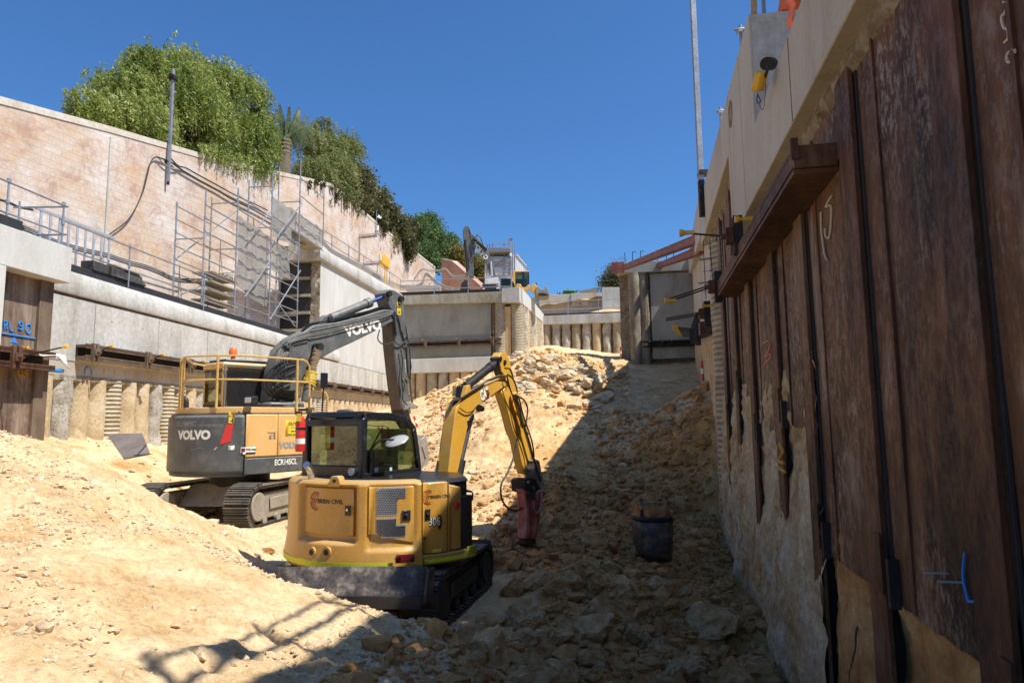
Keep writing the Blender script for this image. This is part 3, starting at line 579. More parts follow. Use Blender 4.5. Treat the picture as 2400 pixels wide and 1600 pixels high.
mats = ['pile_tan', 'pile_grey', 'pile_tan', 'pile_tan', 'pile_ribbed', 'pile_tan', 'pile_tan', 'pile_grey', 'pile_ribbed', 'pile_ribbed']
for i, u in enumerate(pu):
    mt = mats[i % 10]; pile_mb(LW.pt(u, -.30, 0), .33, -1.9, 1.30, {'pile_tan': .05, 'pile_grey': .15, 'pile_ribbed': .02}[mt], i+40, step=.1).build('pile', mt, lw)
for i, u in enumerate(np.arange(36, 56, .85)): pile_mb(LW.pt(u, -.30, 0), .38, -1, 1.3, .05, i+90, step=.3).build('pile', 'pile_tan', lw)
b = MB(); LW.box(b, 12, 60, -.7, -.52, -2, 1.3); b.build('soil_backing', 'sand_heap', lw)
for u, x in ((16.9, '|'), (17.9, '|'), (18.35, '|'), (18.8, '|'), (19.25, '|'), (19.7, '|'), (20.1, '|'), (20.6, '|'), (21.1, '|'), (21.7, '|')):
    b = MB(); LW.box(b, u, u+.035, -.018, -.013, 1.45, 1.62); b.build('paint_mark', 'orange_spray', lw)
b = MB(); b.tube([LW.pt(17.28+.13*cos(t), 0-.012, 1.47+.15*sin(t)) for t in np.linspace(-.5, 3.6, 14)], .012, 5); b.build('paint_loop', 'blue_spray', lw)
# waler: two parallel flanges with dark gap, brackets and tie rods with yellow caps
def waler(W, u0, u1, v0, v1, zc, h, label, brackets, mat='rust_tan', rod=.45, rods=True, name='waler', rz=.16, cap=True):
    t = thing(name, label, 'steel beam', W.pt(u0, v1, zc))
    for s in (-1, 1):
        b = MB(); W.box(b, u0, u1, v0, v1, zc+s*h/2-.035, zc+s*h/2+.035); W.box(b, u0, u1, v1-.03, v1+.0, zc+s*h/2-.06, zc+s*h/2+.06); b.build('flange', mat, t)
    b = MB(); W.box(b, u0, u1, v0, v0+.04, zc-h/2, zc+h/2); b.build('web', 'dark_steel', t)
    for u in brackets:
        b = MB(); W.box(b, u-.11, u-.03, v1-.02, v1+.07, zc-h*.78, zc+h*.78); W.box(b, u+.03, u+.11, v1-.02, v1+.07, zc-h*.78, zc+h*.78); W.box(b, u-.09, u+.09, v1+.072, v1+.11, zc-.09, zc+.09); br = b.build('bracket', mat, t, bevel=.006)
        b = MB(); b.cyl(W.pt(u, v1+.1, zc), W.pt(u, v1+.2, zc), .045, n=6); b.build('nut', mat, br)
        if rods:
            for dz in (-.0,):
                b = MB(); b.cyl(W.pt(u, v1+.1, zc), W.pt(u+.02, v1+rod, zc+rz), .016, n=6); b.build('tie_rod', 'dark_steel', t)
            if cap: b = MB(); b.lathe(W.pt(u+.02, v1+rod, zc+rz), [(.0, -.07), (.028, -.07), (.028, 0), (.045, .04), (.045, .06), (0, .062)], 8, W.n); b.build('rod_cap', 'yellow_plastic', t)
    return t
waler(LW, 16.75, 60, 0, .30, 1.98, .30, 'long rust brown double channel waler bolted along the pale left wall', list(np.arange(17.05, 58, 2.3)))
# black membrane on the cap and rubber blocks
b = MB(); LW.box(b, 9, 36.4, -.95, -.25, 4.13, 4.33); tag(b.build('black_kerb', 'black_membrane', None, bevel=.01), 'long black waterproofed upstand along the top of the left wall', 'kerb')
for i, (px, lab) in enumerate(((212, 'leftmost black rubber block under the ladder on the left wall'), (245, 'black rubber block under the middle of the ladder'))):
    u, z = LW.un(px, 625, -.3); b = MB(); LW.slab(b, u, u+.75, -.6, -.2, 4.334, 4.62, 4.334, 4.60); tag(b.build('rubber_block', 'rubber', None, bevel=.02), lab, 'rubber block')
u, z = LW.un(247, 640, -.3); b = MB(); b.prism([LW.pt(u+.3, -.62, 4.334), LW.pt(u+1.75, -.62, 4.334), LW.pt(u+1.45, -.62, 4.66), LW.pt(u+.3, -.62, 4.72)], [LW.pt(u+.3, -.18, 4.334), LW.pt(u+1.75, -.18, 4.334), LW.pt(u+1.45, -.25, 4.66), LW.pt(u+.3, -.25, 4.72)])
tag(b.build('rubber_ramp', 'rubber', None, bevel=.015), 'black rubber kerb ramp with sloping end beside the left handrail post', 'kerb ramp')

# ------------------------------------------------------------------ pilaster with rusty plates at the far left
V0 = 1.25
pa = thing('wall_pier', 'white concrete pier block at far left framing rusty steel plates', 'wall', LW.pt(15, V0, 2))
un = lambda x, y, v=V0: LW.un(x, y, v)
uR = un(166, 650)[0]; zb = un(160, 663)[1]; uj = un(14, 650)[0]; zt = un(150, 575)[1]; 
b = MB(); LW.box(b, 8, uR, .0, V0, zb, zt); b.build('capping_block', 'concrete_white', pa, bevel=.015)
b = MB(); LW.box(b, 8, uj, .0, V0, -1.5, zb); b.build('jamb', 'concrete_white', pa, bevel=.015)
b = MB(); LW.box(b, 8, uR-1.1, -.95, V0-.35, zt+.004, zt+.34); b.build('black_upstand', 'black_membrane', pa)
Vp = .95
up0 = uj-.3; up1 = LW.un(119, 800, Vp)[0]; uf = LW.un(88, 800, Vp)[0]
b = MB(); LW.box(b, up0, uf, 0, Vp-.08, -1.6, zb-.001); b.build('steel_plate', 'rust_pale', pa)
b = MB(); LW.box(b, uf, up1, .3, Vp, -1.6, zb-.002); b.build('column', 'rust_tan', pa, bevel=.01)
b = MB(); LW.box(b, up1, up1+.1, .0, Vp-.1, -1.6, 1.25); b.build('edge_concrete', 'pile_tan', pa)
# sprayed level mark
def sprayed(W, pts, v, r, mat, parent, name, flat=.25):
    b = MB()
    for line in pts:
        P = [W.pt(*(list(W.un(x, y, v))[:1]+[v+.004]+list(W.un(x, y, v))[1:])) for x, y in line]
        b.tube(spline(P, 4) if len(P) > 2 else P, r, 5)
    return b.build(name, mat, parent)
sc = lambda pts: [(x/3.486, 600+y/3.486) for x, y in pts]
sprayed(LW, [sc(l) for l in ([(30, 525), (35, 600)], [(30, 530), (52, 535), (50, 560), (32, 568), (58, 598)], [(75, 540), (80, 605), (108, 612)], [(150, 590), (165, 600), (180, 590), (182, 560), (170, 535), (155, 550), (160, 570), (180, 570)],
    [(235, 555), (215, 565), (207, 600), (220, 628), (240, 630), (250, 600), (245, 565), (232, 556)])], Vp-.07, .017, 'blue_spray', pa, 'level_writing')
sprayed(LW, [sc([(0, 628), (150, 652), (300, 675)])], Vp-.07, .02, 'blue_spray', pa, 'level_line')
b = MB(); t = [LW.pt(LW.un(x, y, Vp-.075)[0], Vp-.074, LW.un(x, y, Vp-.075)[1]) for x, y in sc([(115, 655), (148, 725), (130, 712), (95, 705), (82, 712)])]; b.prism(t, [q+LW.n*.004 for q in t]); b.build('level_arrow', 'blue_spray', pa)
sprayed(LW, [sc([(175, 738), (200, 742), (262, 768)]), sc([(190, 740), (205, 776), (232, 735)]), sc([(235, 740), (232, 765)])], Vp-.07, .011, 'orange_spray', pa, 'orange_mark')
sprayed(LW, [sc([(145, 930), (150, 965), (178, 970), (185, 930)]), sc([(195, 935), (225, 925), (200, 950), (228, 958), (205, 970)])], Vp-.07, .011, 'orange_spray', pa, 'orange_mark')
waler(LW, 8, LW.un(130, 840, Vp+.35)[0], Vp+.01, Vp+.36, LW.un(100, 843, Vp+.3)[1]-.02, .30, 'short rust brown waler across the steel plates of the far left pier', [LW.un(33, 845, 1.3)[0]], 'rust_beam', rod=1.1, rz=.2)
u, z = LW.un(110, 832, 1.15); b = MB()
P = []
for i in range(14):
    t = i/13; P.append([LW.pt(u-.42+.95*t, 1.02+.26*s, z+.03-.02*abs(s)+.06*noise.noise(Vector((t*4, s*3, 1)))-.05*(1 if s > .9 else 0)-(.26*max(0, t-.6)*2.5 if s > .8 else 0)) for s in (0, .3, .6, .9, 1.15)])
b.grid(P); o = b.build('sand_bag', 'paper', None); tag(o, 'crumpled white and red plastic sack lying on the short left waler', 'sack')
sol = o.modifiers.new('s', 'SOLIDIFY'); sol.thickness = .02
b = MB(); 
for k, (dx, mt) in enumerate(((.1, 0), (.25, 0))): b.lathe(LW.pt(u-.3+dx*1.4, 1.2, z-.36), [(0, 0), (.05, 0), (.05, .1), (.02, .13), (0, .13)], 10)
b.cyl(LW.pt(u+.05, 1.18, z-.33), LW.pt(u+.45, 1.2, z-.33), .045)
tag(b.build('bottles', 'blue_spray', None), 'blue plastic bottles and litter lying in the channel of the short left waler', 'litter')
# steel plate leaning on the sand
pl = [hit(250, 1020)+Z*.12, hit(334, 1015)+Z*.22, hit(350, 1052)+Z*.02, hit(290, 1075)+Z*.02]
pl = [atY(250, 1017, 16.2), atY(333, 1014, 15.9), atY(352, 1062, 14.5), atY(290, 1074, 14.6)]
b = MB(); nn = (pl[1]-pl[0]).cross(pl[3]-pl[0]).normalized(); b.prism(pl, [q+nn*.03 for q in pl]); tag(b.build('steel_sheet', 'plate_steel', None, bevel=.004), 'loose grey steel plate leaning against the sand below the left piles', 'steel plate')

# ------------------------------------------------------------------ higher left wall beyond the scaffold
HV = -.6
uh0 = LW.un(750, 700, HV)[0]; uh1 = LW.un(957, 730, HV)[0]-.2
zc0 = LW.un(753, 614, HV)[1]; zt0 = LW.un(753, 578, HV)[1]; zc1 = LW.un(940, 718, HV)[1]; zt1 = LW.un(954, 694, HV)[1]
hw = thing('upper_retaining_wall', 'smooth white concrete wall with rounded grey cap rising beyond the scaffold', 'wall', LW.pt(uh0, HV, 4))
b = MB(); LW.slab(b, uh0, uh1, HV-.3, HV, 2.5, zc0, 2.5, zc1); b.build('face', 'concrete_white', hw)
b = MB(); pr0 = [(HV-1.6, 0), (HV+.12, 0), (HV+.2, .12), (HV+.14, .75), (HV-.05, .95), (HV-.3, 1)]; 
b.prism([LW.pt(uh0-.6, v, zc0+t*(zt0-zc0)) for v, t in pr0]+[LW.pt(uh0-.6, HV-1.6, zt0)], [LW.pt(uh1, v, zc1+t*(zt1-zc1)) for v, t in pr0]+[LW.pt(uh1, HV-1.6, zt1)]); b.build('capping_beam', 'concrete_light', hw, ang=60)
b = MB(); P = []
for z in np.arange(3.6, zc0, .18): P.append([LW.pt(uh0-.02-.08*noise.noise(Vector((z*3, v*3, 0))), HV-v+.03*noise.noise(Vector((z*4, v, 5))), z) for v in (0, .1, .25, .4, .52)])
b.grid(P); b.build('hacked_end', 'concrete_rough', hw)
# stop end of black boards and timber walings, seen end on
se = thing('formwork', 'stacked black formwork boards with pale timber walings closing the wall end behind the scaffold', 'formwork', LW.pt(uh0, HV-1, 4))
zz = 4.2; k = 0
while zz < zc0-.3:
    b = MB(); LW.box(b, uh0-.02, uh0+.05, HV-2.9, HV-.5, zz, min(zz+.78, zc0)); b.build('board', 'black_ply', se)
    b = MB(); LW.box(b, uh0-.20, uh0-.03, HV-2.9, HV-.52, zz+.78, zz+.93); b.build('waling', 'timber_ply', se); zz += .95
b = MB(); LW.box(b, uh0-.24, uh0+.0, HV-3.05, HV-2.9, 4.2, zc0-1.2); b.build('upright', 'timber', se)

# ------------------------------------------------------------------ block walls behind
BW = wall2((LW.pt(8, -3.1, 0).x, LW.pt(8, -3.1, 0).y), (LW.pt(41, -2.75, 0).x, LW.pt(41, -2.75, 0).y), 1)
def blockwall(W, pxs, zb, mat, parent, grad=.09, th=.5, u_first=None, n=2):
    top = [W.un(*p) for p in pxs]
    if u_first is not None: s = (top[1][1]-top[0][1])/(top[1][0]-top[0][0]); top = [(u_first, top[0][1]-s*(top[0][0]-u_first))]+top
    for i in range(len(top)-1):
        (u0, z0), (u1, z1) = top[i], top[i+1]; b = MB(); W.slab(b, u0, u1, -th, 0, zb, z0-.22, zb, z1-.22)
        b.build('block_face', mat, parent, uv=lambda p: ((p-W.o).dot(W.d), p.z-grad*(p-W.o).dot(W.d)))
        b = MB(); W.slab(b, u0, u1, -th-.05, .03, z0-.22, z0, z1-.22, z1); b.build('coping', 'coping_stone' if mat == 'block_stone' else 'block_pink', parent, uv=lambda p: (0, p.z))
    return top
bw = thing('block_wall', 'tall stained sandstone block wall rising behind the left walkway up to its bend', 'wall', BW.pt(15, 0, 4))
tA = blockwall(BW, [(0, 226), (260, 297), (500, 368), (700, 412), (776, 430)], 3.5, 'block_stone', bw, u_first=7)
uJ, zJ = BW.un(252, 400); b = MB(); BW.box(b, uJ, uJ+.06, .0, .05, 4.6, BW.un(255, 300)[1]-.3); b.build('joint_strip', 'concrete_light', bw)
pB = BW.pt(tA[-1][0], 0, 0); B2 = LW.pt(84, -2.2, 0)
BW2 = wall2((pB.x, pB.y), (B2.x, B2.y), 1)
bw2 = thing('block_wall', 'stained block wall beyond the bend with foliage shadows hanging down it', 'wall', BW2.pt(1, 0, 8))
blockwall(BW2, [(776, 430), (830, 474), (900, 535), (960, 578), (1020, 625)], 7, 'block_stone', bw2, grad=.12, u_first=0)
pc = atY(1008, 680, 76); pc2 = atY(1140, 670, 62)
BW3 = wall2((pc.x, pc.y), (pc2.x, pc2.y), 1)
bw3 = thing('block_wall', 'pink stained end wall sloping down behind the distant dark excavator arm', 'wall', BW3.pt(2, 0, 11))
blockwall(BW3, [(1035, 606), (1060, 611), (1134, 676)], 9, 'block_pink', bw3, grad=0)

# ------------------------------------------------------------------ cross wall, return and centre wall
def zat(W, x, y, v=0): return W.un(x, y, v)[1]
cl = thing('cross_wall', 'grey sprayed concrete cross wall over a white beam, facing the pit left of centre', 'wall', CL.pt(4, 0, 3)); W_ = CL; LC = ln(A_, B_)
ztA = zat(CL, 960, 694); ztB = zat(CL, 1186, 685); zcA = zat(CL, 960, 714); zcB = zat(CL, 1186, 710)
b = MB(); CL.slab(b, -1.2, LC-1.15, -.6, .45, zcA, ztA, zcB, ztB); b.build('capping_beam', 'concrete_stained', cl, bevel=.02)
b = MB(); CL.slab(b, LC-1.15, LC+.25, -.6, .6, zcB-.05, ztB+.2, zcB-.1, ztB+.25); b.build('corner_block', 'concrete_light', cl, bevel=.02)
up_ = CL.un(1151, 800)[0]; zm = zat(CL, 1050, 790); zl = zat(CL, 1050, 840); zf0 = zat(CL, 1050, 845); zf1 = zat(CL, 1050, 873)
b = MB(); P = []
for z in np.linspace(zm, zcA+.3, 20): P.append([CL.pt(u, .0+.05*noise.fractal(Vector((u*.6, z*.6, 0)), 1, 2, 4), z) for u in np.linspace(-1.2, up_, 36)])
b.grid(P); b.build('sprayed_face', 'concrete_grey', cl)
b = MB(); CL.box(b, -1.2, up_, -.2, .1, zl, zm+.05); b.build('lower_face', 'concrete_greygreen', cl, bevel=.02)
b = MB(); CL.box(b, -1.6, LC-1.2, -.3, .5, zf1, zl); b.build('white_beam', 'concrete_white', cl, bevel=.03)
row_of_piles(CL, np.arange(.2, LC-1.4, .92), -.1, .43, zat(CL, 1050, 960)-1, zf1, cl, ['pile_tan', 'pile_tan', 'pile_ribbed', 'pile_tan', 'pile_grey'], 3)
b = MB(); CL.box(b, -2, LC, -1.2, -.6, 0, ztA-.3); b.build('soil_backing', 'sand_heap', cl)
row_of_piles(CL, [up_+.75], -.1, .42, 2, zcB, cl, ['pile_ribbed'], 5)
# steel mesh panel beside the sprayed face
def meshpanel(W, u0, u1, v, z0, z1, su, sz, r, label, mat='old_pipe'):
    b = MB()
    for u in np.arange(u0, u1+.001, su): b.cyl(W.pt(u, v, z0), W.pt(u, v, z1), r, n=4)
    for z in np.arange(z0, z1, sz): b.cyl(W.pt(u0, v+r*2, z), W.pt(u1, v+r*2, z), r, n=4)
    return tag(b.build('reinforcing_mesh', mat, None), label, 'steel mesh')
meshpanel(CL, up_+.05, up_+.75, .35, zl+.3, zcB-.05, .22, .4, .013, 'narrow hanging reinforcing mesh at the right edge of the grey cross wall')
waler(CL, -1.2, CL.un(1178, 803)[0], .1, .42, zat(CL, 1050, 806), .36, 'rusty double waler with yellow capped rods across the grey cross wall', [CL.un(x, 806)[0] for x in (1001, 1079, 1158)], 'rust_tan', rod=.7, rz=.25)
rt = thing('return_wall', 'sunlit return wall of ribbed piles under a white beam running back from the cross wall corner', 'wall', RT.pt(1, 0, 3)); LR = ln(B_, C_)
b = MB(); RT.slab(b, .1, LR+.3, -.5, .35, zcB-.1, ztB+.25, zat(RT, 1270, 761), zat(RT, 1270, 741)); b.build('capping_beam', 'concrete_white', rt, bevel=.02)
row_of_piles(RT, np.arange(.35, LR, .95), -.15, .5, 3, lambda u: zcB-.1+(zat(RT, 1270, 761)-zcB+.1)*u/LR, rt, ['pile_ribbed', 'pile_tan', 'pile_ribbed', 'pile_ribbed', 'pile_grey'], 0)
b = MB(); RT.box(b, 0, LR, -1.3, -.6, 2, zcB-.3); b.build('soil_backing', 'sand_heap', rt)
cc = thing('centre_wall', 'distant pile wall with pale beam across the head of the ramp', 'wall', CC.pt(5, 0, 5)); L3 = ln(C_, D_)
z0_, z1_ = zat(CC, 1370, 760), zat(CC, 1370, 738)
b = MB(); CC.slab(b, -.3, L3+1, -.8, .5, zat(CC, 1275, 762), zat(CC, 1275, 742), zat(CC, 1462, 756), zat(CC, 1462, 734)); b.build('capping_beam', 'concrete_light', cc, bevel=.02)
row_of_piles(CC, np.arange(.55, L3+.6, .965), -.1, .42, 4.5, z0_+.05, cc, ['pile_grey', 'pile_grey', 'pile_ribbed', 'pile_ribbed', 'pile_grey', 'pile_tan', 'pile_grey', 'pile_ribbed'], 2)
b = MB(); CC.box(b, -1, L3+2, -1.3, -.6, 3, z0_); b.build('soil_backing', 'sand_heap', cc)
# far right panel wall
fr = thing('far_panel_wall', 'far grey panel wall with a tall scarred corner pile, in shade beside the right wall', 'wall', RF.pt(1, 0, 5)); L4 = ln(E_, F_)
b = MB(); RF.slab(b, -.15, L4+.6, -.8, .35, zat(RF, 1465, 642), zat(RF, 1465, 618), zat(RF, 1635, 634), zat(RF, 1635, 608)); b.build('capping_beam', 'concrete_grey', fr, bevel=.02)
u1 = RF.un(1525, 700)[0]; zz0 = zat(RF, 1560, 840)
b = MB(); RF.box(b, u1, L4+.6, -.3, 0, zz0, zat(RF, 1560, 640)); b.build('sprayed_face', 'concrete_grey', fr)
for x, mt in ((1487, 'pile_dark'), (1508, 'pile_dark')):
    pile_mb(RF.pt(RF.un(x, 700)[0], .1 if x < 1500 else -.15, 0), .42, 3.5, zat(RF, 1480, 641), .07, x, step=.3).build('pile', mt, fr)
b = MB(); RF.box(b, 0, L4+1, -1.3, -.7, 2, 11); b.build('soil_backing', 'concrete_rough', fr)
meshpanel(RF, RF.un(1516, 700)[0], RF.un(1524, 700)[0], .35, zat(RF, 1520, 795), zat(RF, 1520, 642), .22, .4, .016, 'hanging mesh strip between the far corner pile and grey panel', 'dark_steel')
waler(RF, RF.un(1506, 805)[0], L4, 0, .3, zat(RF, 1560, 806), .36, 'dark waler across the foot of the far grey panel wall', [RF.un(x, 806)[0] for x in (1522, 1552, 1573)], 'dark_steel', rod=.5)
# precast panels behind the centre wall
for i, (x0, x1, y0, y1, Y, mt, lab) in enumerate(((1235, 1263, 697, 740, 69, 'concrete_greygreen', 'dark precast panel partly hidden by the corner of the return wall'), (1264, 1337, 690, 742, 68.7, 'concrete_tan', 'tan precast panel left of the joint above the centre wall'), (1338, 1410, 687, 742, 68.4, 'concrete_tan', 'tan precast panel with two pale patches above the centre wall'), (1411, 1480, 673, 745, 67, 'concrete_light', 'tall grey precast panel half in shadow at the right end'))):
    a = atY(x0, y0, Y); c = atY(x1, y0, Y-.2); zb_ = atY(x0, y1, Y).z; b = MB(); b.prism([(a.x, a.y, zb_), (c.x, c.y, zb_), (c.x, c.y+.3, zb_), (a.x, a.y+.3, zb_)], [(a.x, a.y, a.z), (c.x, c.y, c.z), (c.x, c.y+.3, c.z), (a.x, a.y+.3, a.z)])
    o = b.build('precast_panel', mt, None, bevel=.03); tag(o, lab, 'concrete panel', 'precast panels above the centre wall')
    if i == 2:
        for xa, xb, ya, yb in ((1341, 1360, 705, 718), (1362, 1379, 706, 717)):
            q = [atY(xa, yb, Y-.25), atY(xb, yb, Y-.25), atY(xb, ya, Y-.25), atY(xa, ya, Y-.25)]; bb = MB(); bb.prism(q, [p+Vector((0, -.02, 0)) for p in q]); bb.build('pale_patch', 'concrete_light', o)
b = MB(); P = []
for j in range(5):
    P.append([CC.pt(u, -.4-1.5*j/4-(2 if j == 4 else 0), z1_+.02+(0 if j == 0 else .1*j)+.25*max(0, noise.noise(Vector((u*.5, j*.8, 2)))) + (.35*math.exp(-((u-6.5)/2)**2) if j > 1 else 0)) for u in np.linspace(-.3, L3+1, 60)])
b.grid(P); tag(b.build('soil_bank', 'sand_heap', None), kind='structure')
b = MB(); CC.box(b, -.2, L3+.5, -.45, -.3, z1_, z1_+.28); tag(b.build('black_kerb', 'black_membrane', None), 'black waterproofed upstand on top of the centre wall beam', 'kerb')
b = MB(); CL.slab(b, -1, LC-1, -.5, -.2, ztA, ztA+.4, ztB, ztB+.35); tag(b.build('black_kerb', 'black_membrane', None), 'black waterproofed upstand on top of the grey cross wall', 'kerb')
# plateaus
sheet('upper_ground', [CL.pt(-30, -.55, 9.95), CL.pt(LC-.3, -.55, 9.95), RT.pt(LR, -.6, 9.9), (C_[0], 69, 10.6), (40, 69, 10.6), (60, 400, 12), (-200, 400, 12), (-60, 58, 9.95)], 'sand_heap')
P = []
for v in (-.5, -3, -12, -60): P.append([BW.pt(u, v, z-.35) for u, z in tA]+[BW2.pt(u, v, BW2.un(x, y)[1]-.4) for u, x, y in ((BW2.un(900, 535)[0], 900, 535), (BW2.un(1015, 622)[0], 1015, 622))])
b = MB(); b.grid(P); tag(b.build('upper_terrace', 'sand_heap', None), kind='structure')
sheet('walkway', [LW.pt(8, -3.3, 4.12), LW.pt(8, -.5, 4.12), LW.pt(37, -.5, 4.12), LW.pt(37, -3.3, 4.12)], 'concrete_tan')
sheet('upper_walkway', [LW.pt(uh0-.5, -3, zt0-.05), LW.pt(uh0-.5, HV-.3, zt0-.05), LW.pt(uh1, HV-.3, zt1-.05), LW.pt(uh1+20, -3, zt1)], 'concrete_tan')
grunge('rock_wall', [(.36, .20, .07), (.58, .40, .19), (.70, .56, .35), (.80, .70, .52)], 1.5, 9, (1, 1, .7), rough=.95, bs=1, bd=.06, fineamt=.5, contrast=.2)
# ------------------------------------------------------------------ right wall: capping beam over rusty soldier piles and sheets
rw = thing('soldier_pile_wall', 'towering wall of rusty steel sheets and piles under a concrete beam, filling the right side', 'wall', RW.pt(6, 0, 0))
VC = .13; zB = 2.72
a = RW.un(1865, 33, VC); c = RW.un(1768, 290, VC); uS = RW.un(1761, 165, VC)[0]
sl_ = (c[1]-a[1])/(c[0]-a[0]); zn = lambda u, a_=tuple(a), s_=sl_: a_[1]+s_*(u-a_[0])
uN = RW.un(1712, 450, VC)[0]; f0 = RW.un(1753, 37, VC); f1 = RW.un(1654, 419, VC); sf = (f1[1]-f0[1])/(f1[0]-f0[0]); zf = lambda u, f_=tuple(f0), s_=sf: f_[1]+s_*(u-f_[0])
b = MB(); RW.slab(b, -3, uS, -1.3, VC, zB, zn(-3), zB, zn(uS)); b.build('capping_beam', 'concrete_tan', rw, bevel=.015)
b = MB(); RW.slab(b, uS, uN, -1.25, VC+.004, zB, zf(uS), zB, zf(uN)); b.build('capping_beam', 'concrete_tan', rw, bevel=.015)
g0 = RW.un(1709, 356, VC); g1 = RW.un(1656, 540, VC); UE = 15.6
b = MB(); RW.slab(b, uN, UE, -1.25, VC+.002, g0[1], zf(uN), g1[1], zf(UE)); b.build('capping_beam', 'concrete_tan', rw, bevel=.015)
b = MB(); RW.box(b, uS-.02, uS-.005, -.9, .10, zn(uS)-.3, zf(uS)-.02); b.build('end_face', 'concrete_light', rw)
for u in (6.4, uS+.9, 10.4): b = MB(); RW.box(b, u, u+.012, VC+.001, VC+.006, zB, (zn if u < uS else zf)(u)-.02); b.build('joint_line', 'concrete_rough', rw)
b = MB(); P = []   # round cast hole
o_ = RW.un(1713, 268, VC); b.cyl(RW.pt(o_[0], VC+.0, o_[1]), RW.pt(o_[0], VC+.012, o_[1]), .2, n=24); b.build('cast_recess', 'concrete_rough', rw)
for zt_, vv, du in ((zB, -.055, .16),):   # rough broken concrete between beam and steel
    P = []
    for u in np.arange(.3, UE, .06):
        top_ = zB if u < uN else g0[1]+(g1[1]-g0[1])*(u-uN)/(UE-uN)
        if u > uN+.05: top_ = min(top_, 9)
        nn = noise.fractal(Vector((u*2.4, 0, 4)), 1, 2, 4)
        P.append([RW.pt(u, -.02+.05*nn, top_+.02), RW.pt(u, .0+.07*noise.fractal(Vector((u*5, 1, 0)), 1, 2, 4), top_-.05), RW.pt(u, -.01+.06*noise.fractal(Vector((u*6, 2, 0)), 1, 2, 4), top_-.12+.03*nn), RW.pt(u, -.07, top_-.19+.09*nn)])
    b = MB(); b.grid(P); b.build('broken_edge', 'concrete_rough', rw, ang=20)
PU = [1.9, 3.56, 5.22, 6.92, 8.46, 10.3, 11.9, 13.4]
BOT = [-1.55, -1.25, -1.25, -.10, -.37, .35, -.17]
b0 = 0.2
def sheet_piece(u0, u1, v, z0, z1, seed, mat):
    P = []
    n = 14
    for j in range(9):
        z = z0+(z1-z0)*j/8; P.append([RW.pt(u0+(u1-u0)*i/n, v+.012*sin(pi*i/n)+.012*noise.noise(Vector((u0+i*.3, z*.6, seed))), z+(.02*noise.noise(Vector((i*.8, seed, 2))) if j == 0 else 0)) for i in range(n+1)])
    b = MB(); b.grid(P); return b.build('steel_sheet', mat, rw)
for i, u in enumerate(PU):
    un_ = PU[i+1] if i+1 < len(PU) else None
    b = MB(); RW.box(b, u, u+.34, -.035, 0, -3.9, 2.62 if u < uN-.3 else 4.2); b.build('soldier_pile', 'rust_pile', rw, bevel=.004)
    b = MB(); RW.box(b, u+.13, u+.17, -.5, -.035, -3.9, 2.6); b.build('pile_web', 'dark_steel', rw)
    if un_:
        tp = 2.62 if u < uN-.3 else 4.3
        o = sheet_piece(u+.30, un_+.01, -.062, BOT[i], tp, i, 'rust_sheet')
        b = MB(); RW.box(b, un_-.42, un_-.385, -.055, -.035, BOT[i]+.02, tp); b.build('weld_rib', 'rust_pile', rw)
        b = MB(); RW.box(b, un_-.028, un_-.002, -.06, -.045, BOT[i]-.02, tp); b.build('shadow_gap', 'black_membrane', rw)  # black strip drawn in for the shade between sheet and pile
        b = MB(); RW.box(b, un_-.13, un_-.075, -.055, .012, BOT[i]-.02, BOT[i]+.30); b.build('lug', 'dark_steel', rw)
        b = MB(); RW.box(b, un_-.015, un_+.09, .0, .02, BOT[i]+.05, BOT[i]+.45); b.build('splice_plate', 'rust_pile', rw)
o = sheet_piece(-3, 1.92, -.062, -1.9, 2.62, 20, 'rust_sheet')
# paint marks on the steel
def rspray(pts, r, mat, name, v=-.045):
    b = MB()
    for line in pts: b.tube(spline([RW.pt(RW.un(x, y, v)[0], v+.004, RW.un(x, y, v)[1]) for x, y in line], 4), r, 5)
    b.build(name, mat, rw)
q = lambda pts, ox=1550, oy=0, s=2.412: [(ox+x/s, oy+y/s) for x, y in pts]
rspray([q([(968, 1105), (940, 1150), (935, 1170), (960, 1160), (965, 1200), (960, 1290), (950, 1345), (930, 1330), (928, 1290)]), q([(905, 1200), (908, 1300), (925, 1430), (940, 1470)])], .010, 'cream_spray', 'chalk_number')
q2 = lambda pts: q(pts, 1550, 600, 1.568)
rspray([q2([(378, 320), (398, 312), (398, 345), (380, 372), (400, 360), (402, 375), (385, 392)]), q2([(380, 405), (390, 385), (402, 378)])], .012, 'pink_spray', 'pink_number')
rspray([q2([(1118, 1090), (1112, 1180), (1130, 1265)]), q2([(1162, 1100), (1172, 1160), (1160, 1260), (1130, 1268)])], .007, 'blue_spray', 'blue_mark')
rspray([q([(1940, 10), (1965, 20), (1950, 70), (1930, 100), (1945, 160), (1965, 165), (1968, 215), (1945, 240)]), q([(1990, 280), (2005, 290), (1990, 340), (1965, 350), (1960, 310), (1985, 285)])], .007, 'cream_spray', 'chalk_number')
rspray([q2([(435, 690), (448, 720), (432, 750), (450, 760)]), q2([(430, 775), (455, 792)])], .018, 'orange_spray', 'yellow_number', v=.004)
b = MB()
for x, y in ((1055, 1165), (1110, 1198)):
    p0 = RW.un(1550+x/1.568, 600+y/1.568, -.05); b.cyl(RW.pt(p0[0], -.06, p0[1]), RW.pt(p0[0]+.05, .06, p0[1]-.01), .006, n=5)
b.build('bolt', 'galvanised', rw)
